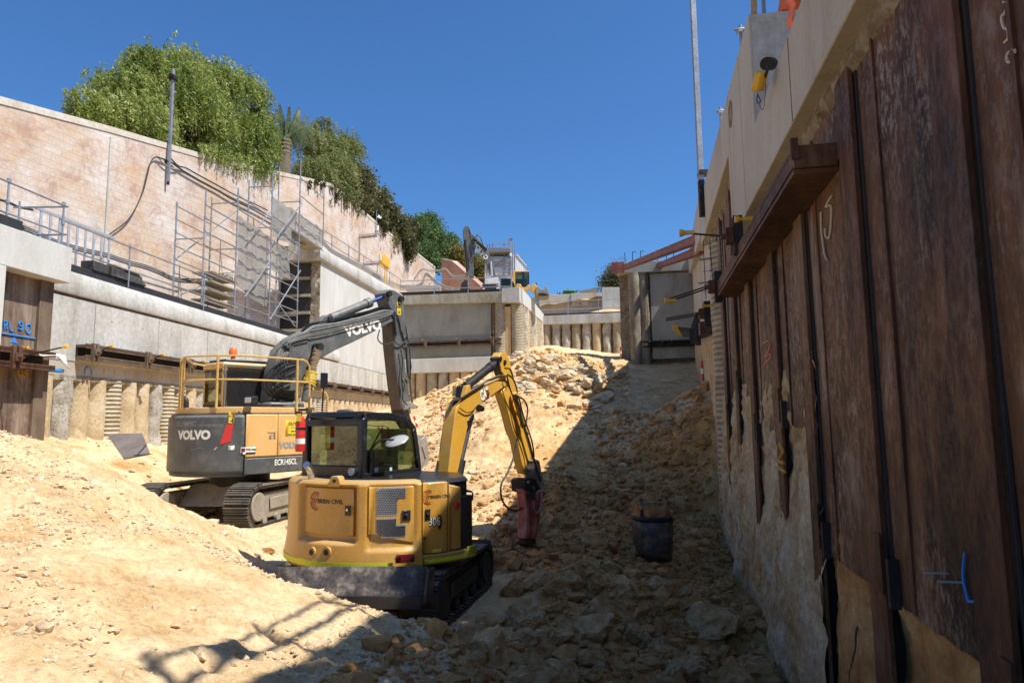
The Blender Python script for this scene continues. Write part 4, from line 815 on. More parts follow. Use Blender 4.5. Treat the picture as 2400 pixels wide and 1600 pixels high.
# exposed ground behind and below the sheets
def face(name, u0, u1, z0, z1, v0, amp, mat, seed, st=.05, lean=0):
    P = []
    for u in np.arange(u0, u1+st, st):
        P.append([RW.pt(u, v0+lean*(z1-z)+amp*noise.fractal(Vector((u*1.3, z*.9, seed)), 1, 2.1, 6)+amp*.5*noise.fractal(Vector((u*5, z*4, seed)), 1, 2.1, 5), z) for z in np.arange(z0, z1, st)])
    b = MB(); b.grid(P); o = b.build(name, mat, None, ang=50); tag(o, kind='structure'); return o
face('rock_face', 6.9, 15.2, -3.9, .6, -.10, .10, 'rock_wall', 3, lean=.055)
b = MB(); RW.box(b, 5.6, 15, -.30, -.16, -3.9, .5); tag(b.build('rock_backing', 'rock_wall', None), kind='structure')
b = MB(); RW.box(b, -1, 5.6, -.34, -.20, -4.2, -.95); tag(b.build('earth_backing', 'sand_heap', None), kind='structure')
face('earth_face', -1, 6.93, -4.2, -.9, -.12, .08, 'sand_heap', 9, lean=.03)
MT['earth_orange'] = grunge('earth_orange', [(.30, .14, .04), (.52, .27, .085), (.60, .38, .17)], 1.6, 14, rough=.95, bs=.7, bd=.03)
bpy.data.objects['earth_face'].data.materials[0] = MT['earth_orange']
rnd = random.Random(5)
for i, (u, z) in enumerate(((5.45, -1.5), (4.2, -1.55), (4.6, -2.0), (4.05, -1.8), (6.3, -1.6), (6.0, -1.9))):
    p0 = RW.pt(u, -.2, z); pts = [p0]; d = Vector((rnd.uniform(-1, 1), rnd.uniform(-.3, .3), -.5))
    for k in range(7): d += Vector((rnd.uniform(-.5, .5), rnd.uniform(-.5, .5), rnd.uniform(-.3, .3)))*.5; pts.append(pts[-1]+d.normalized()*.11+RW.n*.03)
    b = MB(); b.tube(spline(pts, 4), [.012*(1-.8*t/28) for t in range(29)], 5)
    tag(b.build('tree_root', 'root', None), 'bare tree root poking from the orange earth under the rusty sheets', 'root', 'roots in the orange earth')
# waler 1
wt = thing('waler', 'heavy rust brown double waler bolted high on the rusty steel wall', 'steel beam', RW.pt(9, .2, 2.2))
ua, ub = RW.un(1857, 360, .30)[0], RW.un(1690, 748, .25)[0]
ze = RW.un(1857, 342, .30)[1]-2.345
for z0_, z1_ in ((2.30+ze, 2.345+ze), (2.14+ze*.7, 2.18+ze*.7), (1.99, 2.03)):
    b = MB(); RW.box(b, ua, ub, -.05, .30, z0_, z1_); b.build('flange', 'rust_beam', wt, bevel=.004)
b = MB(); RW.box(b, ua+.02, ub, .265, .297, 2.181+ze*.7, 2.299+ze); b.build('front_channel', 'rust_beam', wt, bevel=.004)
b = MB(); RW.box(b, ua+.02, ub, .0, .24, 2.031, 2.139+ze*.7); b.build('web', 'dark_steel', wt)
b = MB(); RW.box(b, ua-.03, ua, -.04, .30, 2.032, 2.34+ze); b.build('end_plate', 'rust_pile', wt, bevel=.004)
for e_ in ((ua-.05, ua-.02, .26, .32, 2.10, 2.40+ze), (ua-.12, ua-.08, -.06, -.02, 2.05, 2.42+ze)): b = MB(); RW.box(b, *e_); b.build('end_lug', 'rust_beam', wt)
def rodset(px, py, tx, ty, v0, L_, parent, cap=True, double=False, big=1.0):
    u = RW.un(px, py, v0)[0]; z = RW.un(px, py, v0)[1]
    b = MB(); RW.box(b, u-.10*big, u-.03, v0-.12, v0, z-.34*big, z+.34*big); RW.box(b, u+.03, u+.10*big, v0-.12, v0, z-.34*big, z+.34*big); br = b.build('bracket', 'dark_steel', parent, bevel=.006)
    b = MB(); RW.box(b, u-.09, u+.09, v0, v0+.10, z-.13*big, z+.13*big); b.cyl(RW.pt(u, v0+.1, z), RW.pt(u, v0+.16, z), .04, n=6); b.build('anchor_block', 'rust_pile', br, bevel=.005)
    u2, z2 = u, RW.un(tx, ty, v0+L_)[1]
    for k in ((-.02, .02) if double else (0,)):
        b = MB(); b.cyl(RW.pt(u, v0+.1, z+k), RW.pt(u2, v0+L_, z2+k), .013, n=6); b.build('tie_rod', 'dark_steel', parent)
    if cap: b = MB(); b.lathe(RW.pt(u2, v0+L_, z2), [(.0, -.13), (.028, -.13), (.030, -.02), (.05, .03), (.05, .06), (0, .062)], 10, RW.n); b.build('rod_cap', 'yellow_plastic', parent)
rodset(1718, 553, 1603, 546, .34, .62, wt, big=.75)
rodset(1674, 672, 1575, 665, .34, .75, wt, double=True, big=.75)
rodset(1650, 735, 1570, 712, .34, .72, wt, cap=False, double=True, big=.7)
for x, y in ((1757, 512), (1667, 716)):
    u, z = RW.un(x, y, .25); b = MB(); b.cyl(RW.pt(u, .2, z), RW.pt(u, .36, z), .022, n=8); b.lathe(RW.pt(u, .36, z), [(0, 0), (.03, 0), (.045, .04), (.04, .06), (0, .06)], 10, RW.n); b.build('rod_cap', 'yellow_plastic', wt)
# concrete corner column beyond the steel
cb = thing('bored_pile', 'tan grooved concrete column where the rusty steel wall ends', 'pile', RW.pt(14.6, 0, -3))
pile_mb(RW.pt(15.0, -.38, 0), .42, -3.5, 4.4, .03, 77, 20, .08).build('shaft', 'pile_ribbed', cb)
# second stretch of the right wall, bending away up the ramp
q0 = RW.pt(UE, -.12, 0); R2 = Wall((q0.x, q0.y), (F_[0]-q0.x, F_[1]-q0.y), -1); LR2 = ln((q0.x, q0.y), F_)
r2 = thing('side_wall', 'pale concrete side wall receding up the ramp beyond the grooved column', 'wall', R2.pt(1, 0, 2))
b = MB(); R2.slab(b, .1, LR2+.2, -.6, 0, 1.55, 4.6, 4.8, 11.0); b.build('face', 'concrete_light', r2)
b = MB(); R2.slab(b, .0, LR2+.3, -1.1, .25, 4.2, 5.15, 10.6, 11.9); b.build('capping_beam', 'concrete_light', r2, bevel=.02)
for i, u in enumerate(np.arange(.9, LR2, 1.0)): pile_mb(R2.pt(u, -.35, 0), .42, -2+.12*u, 1.6+.11*u, .06, i+120, step=.3).build('pile', 'pile_tan', r2)
b = MB(); R2.box(b, 0, LR2, -1.6, -.9, -3, 4); b.build('soil_backing', 'concrete_rough', r2)
w2 = thing('waler', 'lower waler with a crowded row of yellow capped rods running up the shaded side wall', 'steel beam', R2.pt(6, .2, 2.6))
b = MB(); 
za = R2.un(1690, 772, .3); b.hexa([R2.pt(.6, 0, 1.95), R2.pt(LR2, 0, 5.6), R2.pt(LR2, .35, 5.6), R2.pt(.6, .35, 1.95), R2.pt(.6, 0, 2.25), R2.pt(LR2, 0, 5.95), R2.pt(LR2, .35, 5.95), R2.pt(.6, .35, 2.25)]); b.build('flange', 'rust_beam', w2)
for i, u in enumerate((2.6, 4.2, 6.0, 8, 10.6, 13.4, 17, 21, 25, 29)):
    z = 2.1+.109*(u-.6); b = MB(); R2.box(b, u-.12, u-.04, .3, .42, z-.4, z+.4); R2.box(b, u+.04, u+.12, .3, .42, z-.4, z+.4); b.build('bracket', 'dark_steel', w2)
    b = MB(); b.cyl(R2.pt(u, .35, z), R2.pt(u, .95, z+.1), .014, n=6); b.build('tie_rod', 'dark_steel', w2)
    b = MB(); b.lathe(R2.pt(u, .95, z+.1), [(.0, -.08), (.03, -.08), (.03, 0), (.05, .04), (.05, .06), (0, .07)], 8, R2.n); b.build('rod_cap', 'yellow_plastic', w2)
# cage of thin bars and blue struts at the end of the steel
b = MB()
pA = [RW.un(x, 600, -.02) for x in (1650, 1669)]
for x0, y0, x1, y1 in ((1647, 545, 1655, 700), (1663, 560, 1671, 660)): b.cyl(RW.pt(RW.un(x0, y0, .12)[0], .12, RW.un(x0, y0, .12)[1]), RW.pt(RW.un(x1, y1, .12)[0], .12, RW.un(x1, y1, .12)[1]), .009, n=5)
for y in (575, 637, 685):
    b.cyl(RW.pt(RW.un(1648, y, .12)[0], .12, RW.un(1648, y, .12)[1]), RW.pt(RW.un(1668, y-4, .12)[0], .12, RW.un(1668, y-4, .12)[1]), .008, n=5)
tag(b.build('rebar_cage', 'dark_steel', None), 'thin dark reinforcing bars hanging beside the grooved column', 'rebar')
for i, (y, lab) in enumerate(((609, 'upper'), (664, 'lower'))):
    u0, z0_ = RW.un(1637, y, .3); u1, z1_ = RW.un(1669, y-4, .02); b = MB(); b.cyl(RW.pt(u0, .3, z0_), RW.pt(u1, .02, z1_), .022, n=8); tag(b.build('steel_strut', 'galvanised', None), lab+' short blue grey tube sticking out beside the grooved column', 'tube')
# ground behind the right wall and unseen hoarding added to lengthen its shadow
sheet('upper_ground_right', [RW.pt(-20, -1.2, 4.0), RW.pt(uS, -1.2, 4.3), RW.pt(UE, -1.1, 4.7), R2.pt(LR2, -1, 11), R2.pt(LR2+40, -20, 12), RW.pt(60, -90, 8), RW.pt(-20, -90, 4)], 'sand_heap')
hz2 = thing('shadow_hoarding', 'unseen plywood hoarding on the near end of the right wall, added for its shadow', 'hoarding', RW.pt(2, -.4, 4.2))
for k in range(8):
    b = MB(); RW.box(b, -3.4+1.2*k, -3.4+1.2*k+1.18, -.42, -.38, 3.3, 5.6); b.build('panel', 'timber_ply', hz2)
hz = thing('shadow_hoarding', 'tall unseen plywood hoarding set back behind the right wall, added for its shadow', 'hoarding', RW.pt(14, -1.6, 4.5))  # added out of sight to carry the wall shadow onto the yellow excavator
for k in range(3):
    b = MB(); RW.box(b, 5.9+1.2*k, 5.9+1.2*k+1.18, -1.57, -1.53, 3.5, 8.0); b.build('panel', 'timber_ply', hz)
# cone, pipe and timber on the raised block
cn = thing('traffic_cone', 'orange traffic cone with white band standing on the raised concrete block top right', 'cone', RW.pt(0, 0, 0))
pc_ = atY(1820, 31, RW.pt(uS+.25, -.35, 0).y); pb = RW.pt(uS+.17, -.40, zf(uS)+.0)
b = MB(); b.lathe(pb, [(.0, .03), (.16, .03), (.155, .05), (.12, .24)], 20); b.lathe(pb, [(.09, .38), (.03, .72), (0, .72)], 20); b.build('body', 'orange_plastic', cn)
b = MB(); b.lathe(pb, [(.121, .24), (.091, .38)], 20); b.build('band', 'white_paint', cn)
b = MB(); b.box(pb+Z*.017, (.33, .33, .03)); b.build('base', 'orange_plastic', cn, bevel=.01)
def post(W, u, v, z0, z1, label, r=.024):
    t = thing('guard_post', label, 'post', W.pt(u, v, z0)); b = MB(); b.cyl(W.pt(u, v, z0), W.pt(u, v, z1), r, n=10); b.build('tube', 'galvanised', t)
    b = MB(); b.box(W.pt(u, v, z1-.09), (.10, .09, .07)); b.cyl(W.pt(u, v, z1-.09)+Vector((-.09, 0, .02)), W.pt(u, v, z1-.09)+Vector((.06, 0, .02)), .02, n=8); b.build('clamp', 'galvanised', t, bevel=.008); return t
u = uS+.12; post(RW, u, -.08, zf(u), zf(u)+1.2, 'galvanised post at the corner of the raised block beside the cone')
for x, y, lab in ((1735, 60, 'short galvanised post with clamp just left of the raised concrete block'), (1688, 252, 'short galvanised post with yellow clamp halfway along the top of the right wall')):
    u, z = RW.un(x, y, .0); post(RW, u, 0.0, zf(u)-.1, z, lab)
b = MB(); u = uS+.02; b.hexa([RW.pt(u, .02, zf(u)-.02), RW.pt(u+.05, .02, zf(u)-.02), RW.pt(u+.05, .09, zf(u)-.02), RW.pt(u, .09, zf(u)-.02)]+[RW.pt(u-.25, .02, zf(u)+1.2), RW.pt(u-.2, .02, zf(u)+1.2), RW.pt(u-.2, .09, zf(u)+1.2), RW.pt(u-.25, .09, zf(u)+1.2)]); tag(b.build('timber_batten', 'timber', None), 'thin leaning timber batten at the left corner of the raised block', 'timber')
u, z = RW.un(1862, 22, -.1); b = MB(); P = [[RW.pt(u+du, -.1+.03*sin(k*2.1+du*9), z+.25-k*.09) for k in range(6)] for du in (0, .08, .16, .24)]; b.grid(P); o = b.build('orange_mesh', 'orange_plastic', None); tag(o, 'scrap of orange barrier mesh beside the cone', 'barrier mesh'); s_ = o.modifiers.new('s', 'SOLIDIFY'); s_.thickness = .01
# yellow half-round sling guard hanging from a drum and strap
sg = thing('sling_guard', 'yellow half pipe guard on a chain hanging over the edge of the right wall', 'guard', RW.pt(uS-.3, .2, 3.6))
pg = lambda x, y, v: RW.pt(RW.un(x, y, v)[0], v, RW.un(x, y, v)[1])
c0 = pg(1778, 168, .30); c1 = pg(1767, 214, .34); d = (c1-c0); L_ = d.length; d.normalize(); s1 = d.cross(RW.n).normalized(); s2 = RW.n
P = [[c0+d*L_*t+(s1*cos(a_)*.10+s2*(sin(a_)*.10)) for a_ in np.linspace(pi*.95, pi*2.05, 12)] for t in (0, .25, .5, .75, 1)]
b = MB(); b.grid(P); o = b.build('half_pipe', 'yellow_plastic', sg); s_ = o.modifiers.new('s', 'SOLIDIFY'); s_.thickness = .012
b = MB(); e0 = pg(1797, 150, .16); b.cyl(e0, pg(1808, 150, .02), .07, n=14); b.build('drum', 'dark_steel', sg)
b = MB(); b.tube(spline([pg(1800, 155, .2), pg(1796, 172, .24), pg(1786, 196, .26)], 5), .014, 6)
b.tube(spline([pg(1776, 220, .26), pg(1774, 235, .26), pg(1778, 243, .26), pg(1782, 236, .26), pg(1777, 224, .26)], 5), .006, 5)
b.tube(spline([pg(1796, 175, .2), pg(1794, 215, .2), pg(1791, 248, .2), pg(1786, 258, .2), pg(1779, 246, .2)], 5), .004, 5); b.build('chain', 'dark_steel', sg)
# tall box mast fixed to the wall end
ms = thing('steel_mast', 'tall thin galvanised box mast rising out of frame at the end of the right wall', 'mast', RW.pt(15, .2, 5))
t0 = RW.un(1647, 508, .18); t1 = RW.un(1640, 435, .18)
b = MB(); b.box(RW.pt(t0[0], .18, (t1[1]+13.5)/2), (.11, .11, 13.5-t1[1])); b.build('tube', 'galvanised', ms, bevel=.006)
b = MB(); b.box(RW.pt(t0[0], .18, (t0[1]+t1[1])/2), (.118, .118, t1[1]-t0[1]-.004)); b.build('slotted_foot', 'dark_steel', ms, bevel=.006)
b = MB(); b.box(RW.pt(t0[0], .08, t1[1]+.15), (.3, .25, .08)); b.build('wall_bracket', 'dark_steel', ms)
# red oxide raking beams to the far corner
for (xa, ya, xb, yb, hh, lab) in ((1463, 627, 1648, 556, 9.5, 'long red oxide raking beam from the right wall down to the far panel wall'), (1546, 622, 1648, 585, 8.0, 'shorter faded red beam below and right of the long raking beam')):
    p0 = atY(xa, ya, 49.2); p1 = atY(xb, yb, 21 if xa < 1500 else 22); dd = (p1-p0).normalized(); s = dd.cross(Z).normalized(); h_ = s.cross(dd).normalized()
    t = thing('raking_beam', lab, 'steel beam', p0); 
    def tap(a_, b_, w0, w1, z0_, z1_): 
        m_ = MB(); m_.hexa([p0-s*w0+h_*z0_*a_, p0+s*w0+h_*z0_*a_, p1+s*w0*b_+h_*z0_*b_, p1-s*w0*b_+h_*z0_*b_, p0-s*w0+h_*z1_*a_, p0+s*w0+h_*z1_*a_, p1+s*w0*b_+h_*z1_*b_, p1-s*w0*b_+h_*z1_*b_]); return m_
    tap(1, .8, .16, .1, -.13, .13).build('web', 'red_oxide', t); tap(1, .8, .2, .16, .135, .165).build('top_flange', 'red_oxide', t); tap(1, .8, .2, .16, -.165, -.135).build('bottom_flange', 'red_oxide', t)
b = MB(); RF.box(b, -.5, .45, .0, .42, zat(RF, 1465, 641), zat(RF, 1465, 617)+.05); tag(b.build('beam_seat', 'red_oxide', None, bevel=.02), 'red oxide steel seat on the far corner pile', 'beam seat')
for i, x in enumerate((1465, 1483, 1502, 1541, 1563, 1580)):
    u = RF.un(x, 620)[0]; z0_ = zat(RF, x, 616-.08*(x-1465)); b = MB(); b.cyl(RF.pt(u, -.3, z0_), RF.pt(u, -.3, z0_+.85), .03, n=5)
    if i in (1, 2): b.cyl(RF.pt(u, -.3, z0_+.85), RF.pt(u+.25, -.3, z0_+.85), .03, n=5)
    tag(b.build('starter_bar', 'dark_steel', None), 'steel starter bar standing on top of the far panel wall', 'rebar', 'starter bars on the far wall')
# ------------------------------------------------------------------ machines
def frame2(C, hd):
    h = radians(hd); f = Vector((sin(h), cos(h), 0)); r = Vector((cos(h), -sin(h), 0))
    def at(x, y, z): return Vector((C[0], C[1], 0))+r*x+f*y+Z*z
    at.r = r; at.f = f; return at
class Plane:   # vertical plane of a boom: unproject picture points on it, extrude sideways
    def __init__(s, o, hd):
        h = radians(hd); s.o = Vector((o[0], o[1], 0)); s.f = Vector((sin(h), cos(h), 0)); s.n = Vector((cos(h), -sin(h), 0))
    def un(s, x, y, off=0):
        r = ray(x, y); o = s.o+s.n*off; return r*(o.dot(s.n)/r.dot(s.n))
    def slab(s, mb, pts, o0, o1):
        A = [s.un(x, y, o1) for x, y in pts]; return mb.prism([a+s.n*(o0-o1) for a in A], A)
def tread_loop(L_, h, nose=.36):   # closed track path in (y,z), going round
    r = h/2; pts = []
    n = 10
    for i in range(n+1): a = pi/2+pi*i/n; pts.append((-L_/2+r+r*cos(a), r+r*sin(a)))
    for i in range(n+1): a = -pi/2+pi*i/n; pts.append((L_/2-r+r*cos(a), r+r*sin(a)))
    return pts+[pts[0]]
def crawler(at, z0, xc, wid, L_, h, parent, mat, steel=True, pitch=.16, side=1, framemat='track_dusty'):
    path = tread_loop(L_, h); tr = bpy.data.objects.new('crawler_track', None); 
    b = MB(); P = [[at(xc+s*wid/2, y, z0+z) for y, z in path] for s in (-1, 1)]
    inn = [[at(xc+s*wid/2, y*(1-.10/L_), z0+.04+(z-.0)*(1-.08/h)) for y, z in path] for s in (-1, 1)]
    b.grid(P); b.grid([P[0], inn[0]]); b.grid([P[1], inn[1]]); tr = b.build('crawler_track', 'rubber' if not steel else 'dark_steel', parent, ang=30)
    # grouser shoes along the path
    S = MB(); d = 0; seg = [(Vector((path[i][0], path[i][1])), Vector((path[i+1][0], path[i+1][1]))) for i in range(len(path)-1)]
    tot = sum((q-p).length for p, q in seg); n = int(tot/pitch); k = 0; acc = 0
    for i in range(n):
        t = i*tot/n
        while k < len(seg)-1 and acc+(seg[k][1]-seg[k][0]).length < t: acc += (seg[k][1]-seg[k][0]).length; k += 1
        p, q = seg[k]; u = (q-p).normalized(); c = p+u*(t-acc); nn = Vector((-u.y, u.x)); nn = nn if (c+nn-Vector((0, h/2))).length > (c-Vector((0, h/2))).length else -nn
        def v3(x, e): return at.r*x+at.f*e.x+Z*e.y
        cc = at(xc, c.x, z0+c.y)+(at.f*nn.x+Z*nn.y)*.012
        S.box(cc, (wid, pitch*.86, .03), (at.r, at.f*u.x+Z*u.y, at.f*nn.x+Z*nn.y))
        for g in ((-.33, 0, .33) if steel else (0,)):
            S.box(cc+(at.f*nn.x+Z*nn.y)*.028+(at.f*u.x+Z*u.y)*(g*pitch), (wid, .018 if steel else pitch*.45, .035), (at.r, at.f*u.x+Z*u.y, at.f*nn.x+Z*nn.y))
    S.build('shoe_chain', mat, tr)
    F = MB(); r = h/2
    F.hexa([at(xc-wid*.3, -L_/2+r*.9, z0+.12), at(xc+wid*.3, -L_/2+r*.9, z0+.12), at(xc+wid*.3, L_/2-r*.9, z0+.12), at(xc-wid*.3, L_/2-r*.9, z0+.12)]+[at(xc-wid*.3, -L_/2+r*.9, z0+h-.16), at(xc+wid*.3, -L_/2+r*.9, z0+h-.16), at(xc+wid*.3, L_/2-r*.9, z0+h-.16), at(xc-wid*.3, L_/2-r*.9, z0+h-.16)])
    F.build('track_frame', framemat, tr, bevel=.03)
    for s in (-1, 1):
        for e in (-1, 1):
            W_ = MB(); c0 = at(xc+s*wid*.30, e*(L_/2-r), z0+r); W_.cyl(c0, c0+at.r*s*wid*.17, r*.72, r*.68, 24); W_.build('idler_wheel', framemat, tr, bevel=.01)
        for j in range(5):
            W_ = MB(); c0 = at(xc+s*wid*.3, -L_/2+r+(L_-2*r)*(j+.5)/5, z0+.11); W_.cyl(c0, c0+at.r*s*wid*.12, .085, n=12); W_.build('roller', framemat, tr)
    pl_ = MB(); pl_.box(at(xc+wid*.36, 0, z0+h*.52), (.03, (L_-2*r)*.62, h*.30), (at.r, at.f, Z)); pl_.build('frame_cover', framemat, tr, bevel=.02)
    return tr
def PT(at, R, a, z):   # tail outline: circle, then straight forward beyond the corner angle
    ac = getattr(at, 'ac', None)
    if ac is not None and a > ac: return at(R*sin(radians(ac)), -R*cos(radians(ac))+radians(a-ac)*R, z)
    return at(R*sin(radians(a)), -R*cos(radians(a)), z)
def arcpts(at, R, a0, a1, z, n=24): # angle measured from straight back, positive to the right
    return [PT(at, R, a0+(a1-a0)*i/n, z) for i in range(n+1)]
def ang_at(at, R, px, z, lo=-60, hi=100):   # angle on the tail circle that shows at picture column px
    best = None
    if hi == 100 and getattr(at, 'ac', None): hi = 140
    for i in range(641):
        a_ = lo+(hi-lo)*i/640; p = PT(at, R, a_, z); d = p.dot(Fw); x = 1200+FO*p.dot(RX)/d
        if best is None or abs(x-px) < best[0]: best = (abs(x-px), a_)
    return best[1]
def z_at(at, R, a_, py):
    p = PT(at, R, a_, 0); lo, hi = -4, 6
    for i in range(40):
        m_ = (lo+hi)/2; q_ = p+Z*m_; y = 800-FO*q_.dot(UP)/q_.dot(Fw)
        if y > py: lo = m_
        else: hi = m_
    return m_
def cpatch(at, R, a0, a1, za, zb, off, th, name, mat, parent, bevel=.006, n=None, poly=None):
    """curved panel on the tail circle; poly = outline in (angle, z)"""
    n = n or max(2, int(abs(a1-a0)/3)); b = MB(); R0_ = R+off-th; R1_ = R+off
    za = za if callable(za) else (lambda t, v=za: v); zb = zb if callable(zb) else (lambda t, v=zb: v)
    rows = []
    for i in range(n+1):
        t = i/n; an = a0+(a1-a0)*t; q0, q1, q2, q3 = PT(at, R0_, an, za(t)), PT(at, R1_, an, za(t)), PT(at, R1_, an, zb(t)), PT(at, R0_, an, zb(t))
        rows.append([q0, q1, q2, q3, q0])
    b.grid(rows); b.add([rows[0][k] for k in range(4)], [(0, 1, 2, 3)]); b.add([rows[-1][k] for k in range(4)], [(3, 2, 1, 0)])
    bm = None
    o = b.build(name, mat, parent, ang=30)
    w_ = o.modifiers.new('w', 'WELD'); w_.merge_threshold = .0005
    if bevel: bv = o.modifiers.new('b', 'BEVEL'); bv.width = bevel; bv.segments = 2; bv.limit_method = 'ANGLE'; bv.angle_limit = radians(50)
    return o
def cyltext(at, R, a0, z, s, size, mat, parent, name, **k):
    def cyl(x, y, t): 
        return PT(at, R+t, a0+math.degrees(x/R), z+y)
    return textobj(s, cyl, size, mat, parent, name, **k)

# ===== grey and orange excavator =====
VC_ = (-5.98, 15.15); VG = -1.99
at = frame2(VC_, 9.5); ve = thing('excavator', 'large grey and orange excavator with grey boom raised, parked behind the yellow one', 'excavator', (VC_[0], VC_[1], VG))
crawler(at, VG, 1.0, .52, 3.5, .80, ve, 'track_steel'); crawler(at, VG, -1.0, .52, 3.5, .80, ve, 'track_steel')
b = MB(); b.prism([at(-.8, -.95, VG+.35), at(.8, -.95, VG+.35), at(.8, .95, VG+.35), at(-.8, .95, VG+.35)], [at(-.8, -.55, VG+.78), at(.8, -.55, VG+.78), at(.8, .6, VG+.78), at(-.8, .6, VG+.78)]); b.build('undercarriage', 'track_dusty', ve, bevel=.03)
b = MB(); b.cyl(at(0, 0, VG+.7), at(0, 0, VG+1.02), .62, n=28); b.build('swing_ring', 'dark_steel', ve)
at = frame2(VC_, 38); RV = 1.45; at.ac = 62
zb0 = -1.02; zt_ = .24
aS = ang_at(at, RV, 573, -.4)   # seam between dark counterweight and orange door
aE = 134
def body_outline(R, z, aend=aE): return arcpts(at, R, -88, aend, z, 40)+[at(-1.2, 1.25, z)]
b = MB(); b.prism(body_outline(RV-.05, zb0+.06), body_outline(RV-.05, zt_)); b.build('chassis', 'volvo_dark', ve)
cpatch(at, RV, -88, aS, zb0+.07, zt_-.03, 0, .2, 'counterweight', 'volvo_dark', ve, .05)
cpatch(at, RV, -88, aS, zb0, zb0+.066, -.05, .2, 'counterweight_foot', 'volvo_dark', ve, .02)
cpatch(at, RV, aS+.4, aE, zb0+.03, zb0+.36, .0, .15, 'side_skirt', 'volvo_dark', ve, .02)
aD = ang_at(at, RV, 651, -.4)
cpatch(at, RV, aS+.6, aD-.3, zb0+.38, zt_-.02, .004, .15, 'engine_door', 'volvo_orange', ve, .02)
cpatch(at, RV, aD+.3, aE, zb0+.38, zt_-.02, .0, .15, 'side_door', 'volvo_orange', ve, .02)
cpatch(at, RV, -89, aE, zt_, zt_+.13, -.12, .5, 'walkway_edge', 'volvo_orange', ve, .015)
b = MB(); b.prism(body_outline(RV-.2, zt_+.02), body_outline(RV-.2, zt_+.12)); b.build('deck', 'volvo_orange', ve)
# red reflectors, lettering, stickers
a1_ = ang_at(at, RV, 517, -.4); a2_ = ang_at(at, RV, 545, -.4); zr0 = z_at(at, RV, a1_, 1041); zr1 = z_at(at, RV, a2_, 994)
def cpoly(pts, off, th, name, mat, parent):
    b = MB(); P = [(ang_at(at, RV+off, x, -.3), 0, y) for x, y in pts]; Q = []
    for a_, _, y in P: Q.append((a_, z_at(at, RV+off, a_, y)))
    f0 = [PT(at, RV+off-th, a_, z) for a_, z in Q]; f1 = [PT(at, RV+off, a_, z) for a_, z in Q]; b.prism(f0, f1); return b.build(name, mat, parent)
cpoly([(515, 1042), (529, 995), (546, 993), (541, 1034)], .012, .02, 'reflector', 'red_paint', ve)
cpoly([(398, 1035), (396, 990), (400, 975), (403, 985)], .012, .02, 'reflector', 'red_paint', ve)
cpoly([(447, 1054), (470, 1049), (510, 1047), (505, 1054)], .006, .01, 'scrape', 'letter_white', ve)
am = ang_at(at, RV, 450, -.4); cyltext(at, RV, am, z_at(at, RV, am, 1020), 'VOLVO', .235, 'letter_white', ve, 'maker_lettering', bold=.014, thick=.004, sx=1.0)
cyltext(at, RV, ang_at(at, RV, 432, -.4), z_at(at, RV, am, 993), 'OLYMPIC', .135, 'letter_grey', ve, 'owner_lettering', bold=.003, thick=.004)
cyltext(at, RV, ang_at(at, RV, 491, -.4), z_at(at, RV, am, 996), 'civil engineering', .088, 'letter_grey', ve, 'owner_lettering', thick=.004, sx=.9)
cpatch(at, RV, ang_at(at, RV, 535, 0), ang_at(at, RV, 549, 0), z_at(at, RV, a2_, 991), z_at(at, RV, a2_, 965), .006, .01, 'warning_sticker', 'sticker_yellow', ve, 0)
aw = ang_at(at, RV, 542, 0); cyltext(at, RV, aw, z_at(at, RV, aw, 972), '\u25B3', .12, 'letter_black', ve, 'warning_sign', thick=.008); cyltext(at, RV, aw, z_at(at, RV, aw, 985), '-i', .1, 'letter_black', ve, 'warning_sign', thick=.008, bold=.004)
cpatch(at, RV, ang_at(at, RV, 537, 0), ang_at(at, RV, 551, 0), z_at(at, RV, a2_, 1054), z_at(at, RV, a2_, 1044), .006, .01, 'small_sticker', 'letter_white', ve, 0)
cpatch(at, RV, ang_at(at, RV, 566, 0), ang_at(at, RV, 601, 0), z_at(at, RV, aS+6, 1063), z_at(at, RV, aS+6, 1047), .012, .01, 'dig_sticker', 'letter_white', ve, 0)
ax = ang_at(at, RV, 590, 0); cyltext(at, RV, ax, z_at(at, RV, ax, 1053), 'YOU DIG', .055, 'letter_black', ve, 'sticker_text', thick=.018, bold=.003); cpatch(at, RV, ang_at(at, RV, 567, 0), ang_at(at, RV, 600, 0), z_at(at, RV, aS+6, 1063), z_at(at, RV, aS+6, 1059), .016, .01, 'sticker_band', 'letter_black', ve, 0)
cpatch(at, RV, ang_at(at, RV, 568, 0), ang_at(at, RV, 577, 0), z_at(at, RV, aS+6, 1057), z_at(at, RV, aS+6, 1049), .016, .01, 'sticker_emblem', 'dark_red', ve, 0)
cpatch(at, RV, ang_at(at, RV, 669, 0), ang_at(at, RV, 712, 0), z_at(at, RV, aD+8, 1022), z_at(at, RV, aD+8, 984), .006, .01, 'owner_plate', 'sticker_yellow', ve, 0)
ax = ang_at(at, RV, 692, 0)
for i, (s_, sz) in enumerate((('OLYMPIC', .085), ('civil engineering', .034), ('Mob: 0418 00', .038), ('PILING CONTRACTOR', .038))): cyltext(at, RV, ax, z_at(at, RV, ax, (993, 1001, 1010, 1018)[i]), s_, sz, 'letter_black' if i != 1 else 'letter_grey', ve, 'plate_text', thick=.010, bold=.002)
cyltext(at, RV, ang_at(at, RV, 683, 0), z_at(at, RV, ax, 1043), 'VOLVO', .17, 'letter_grey', ve, 'maker_lettering', thick=.008, bold=.010)
cyltext(at, RV, ang_at(at, RV, 672, 0), z_at(at, RV, ax, 1081), 'ECR145CL', .165, 'letter_white', ve, 'model_lettering', thick=.008, bold=.003, sx=.75, space=.95)
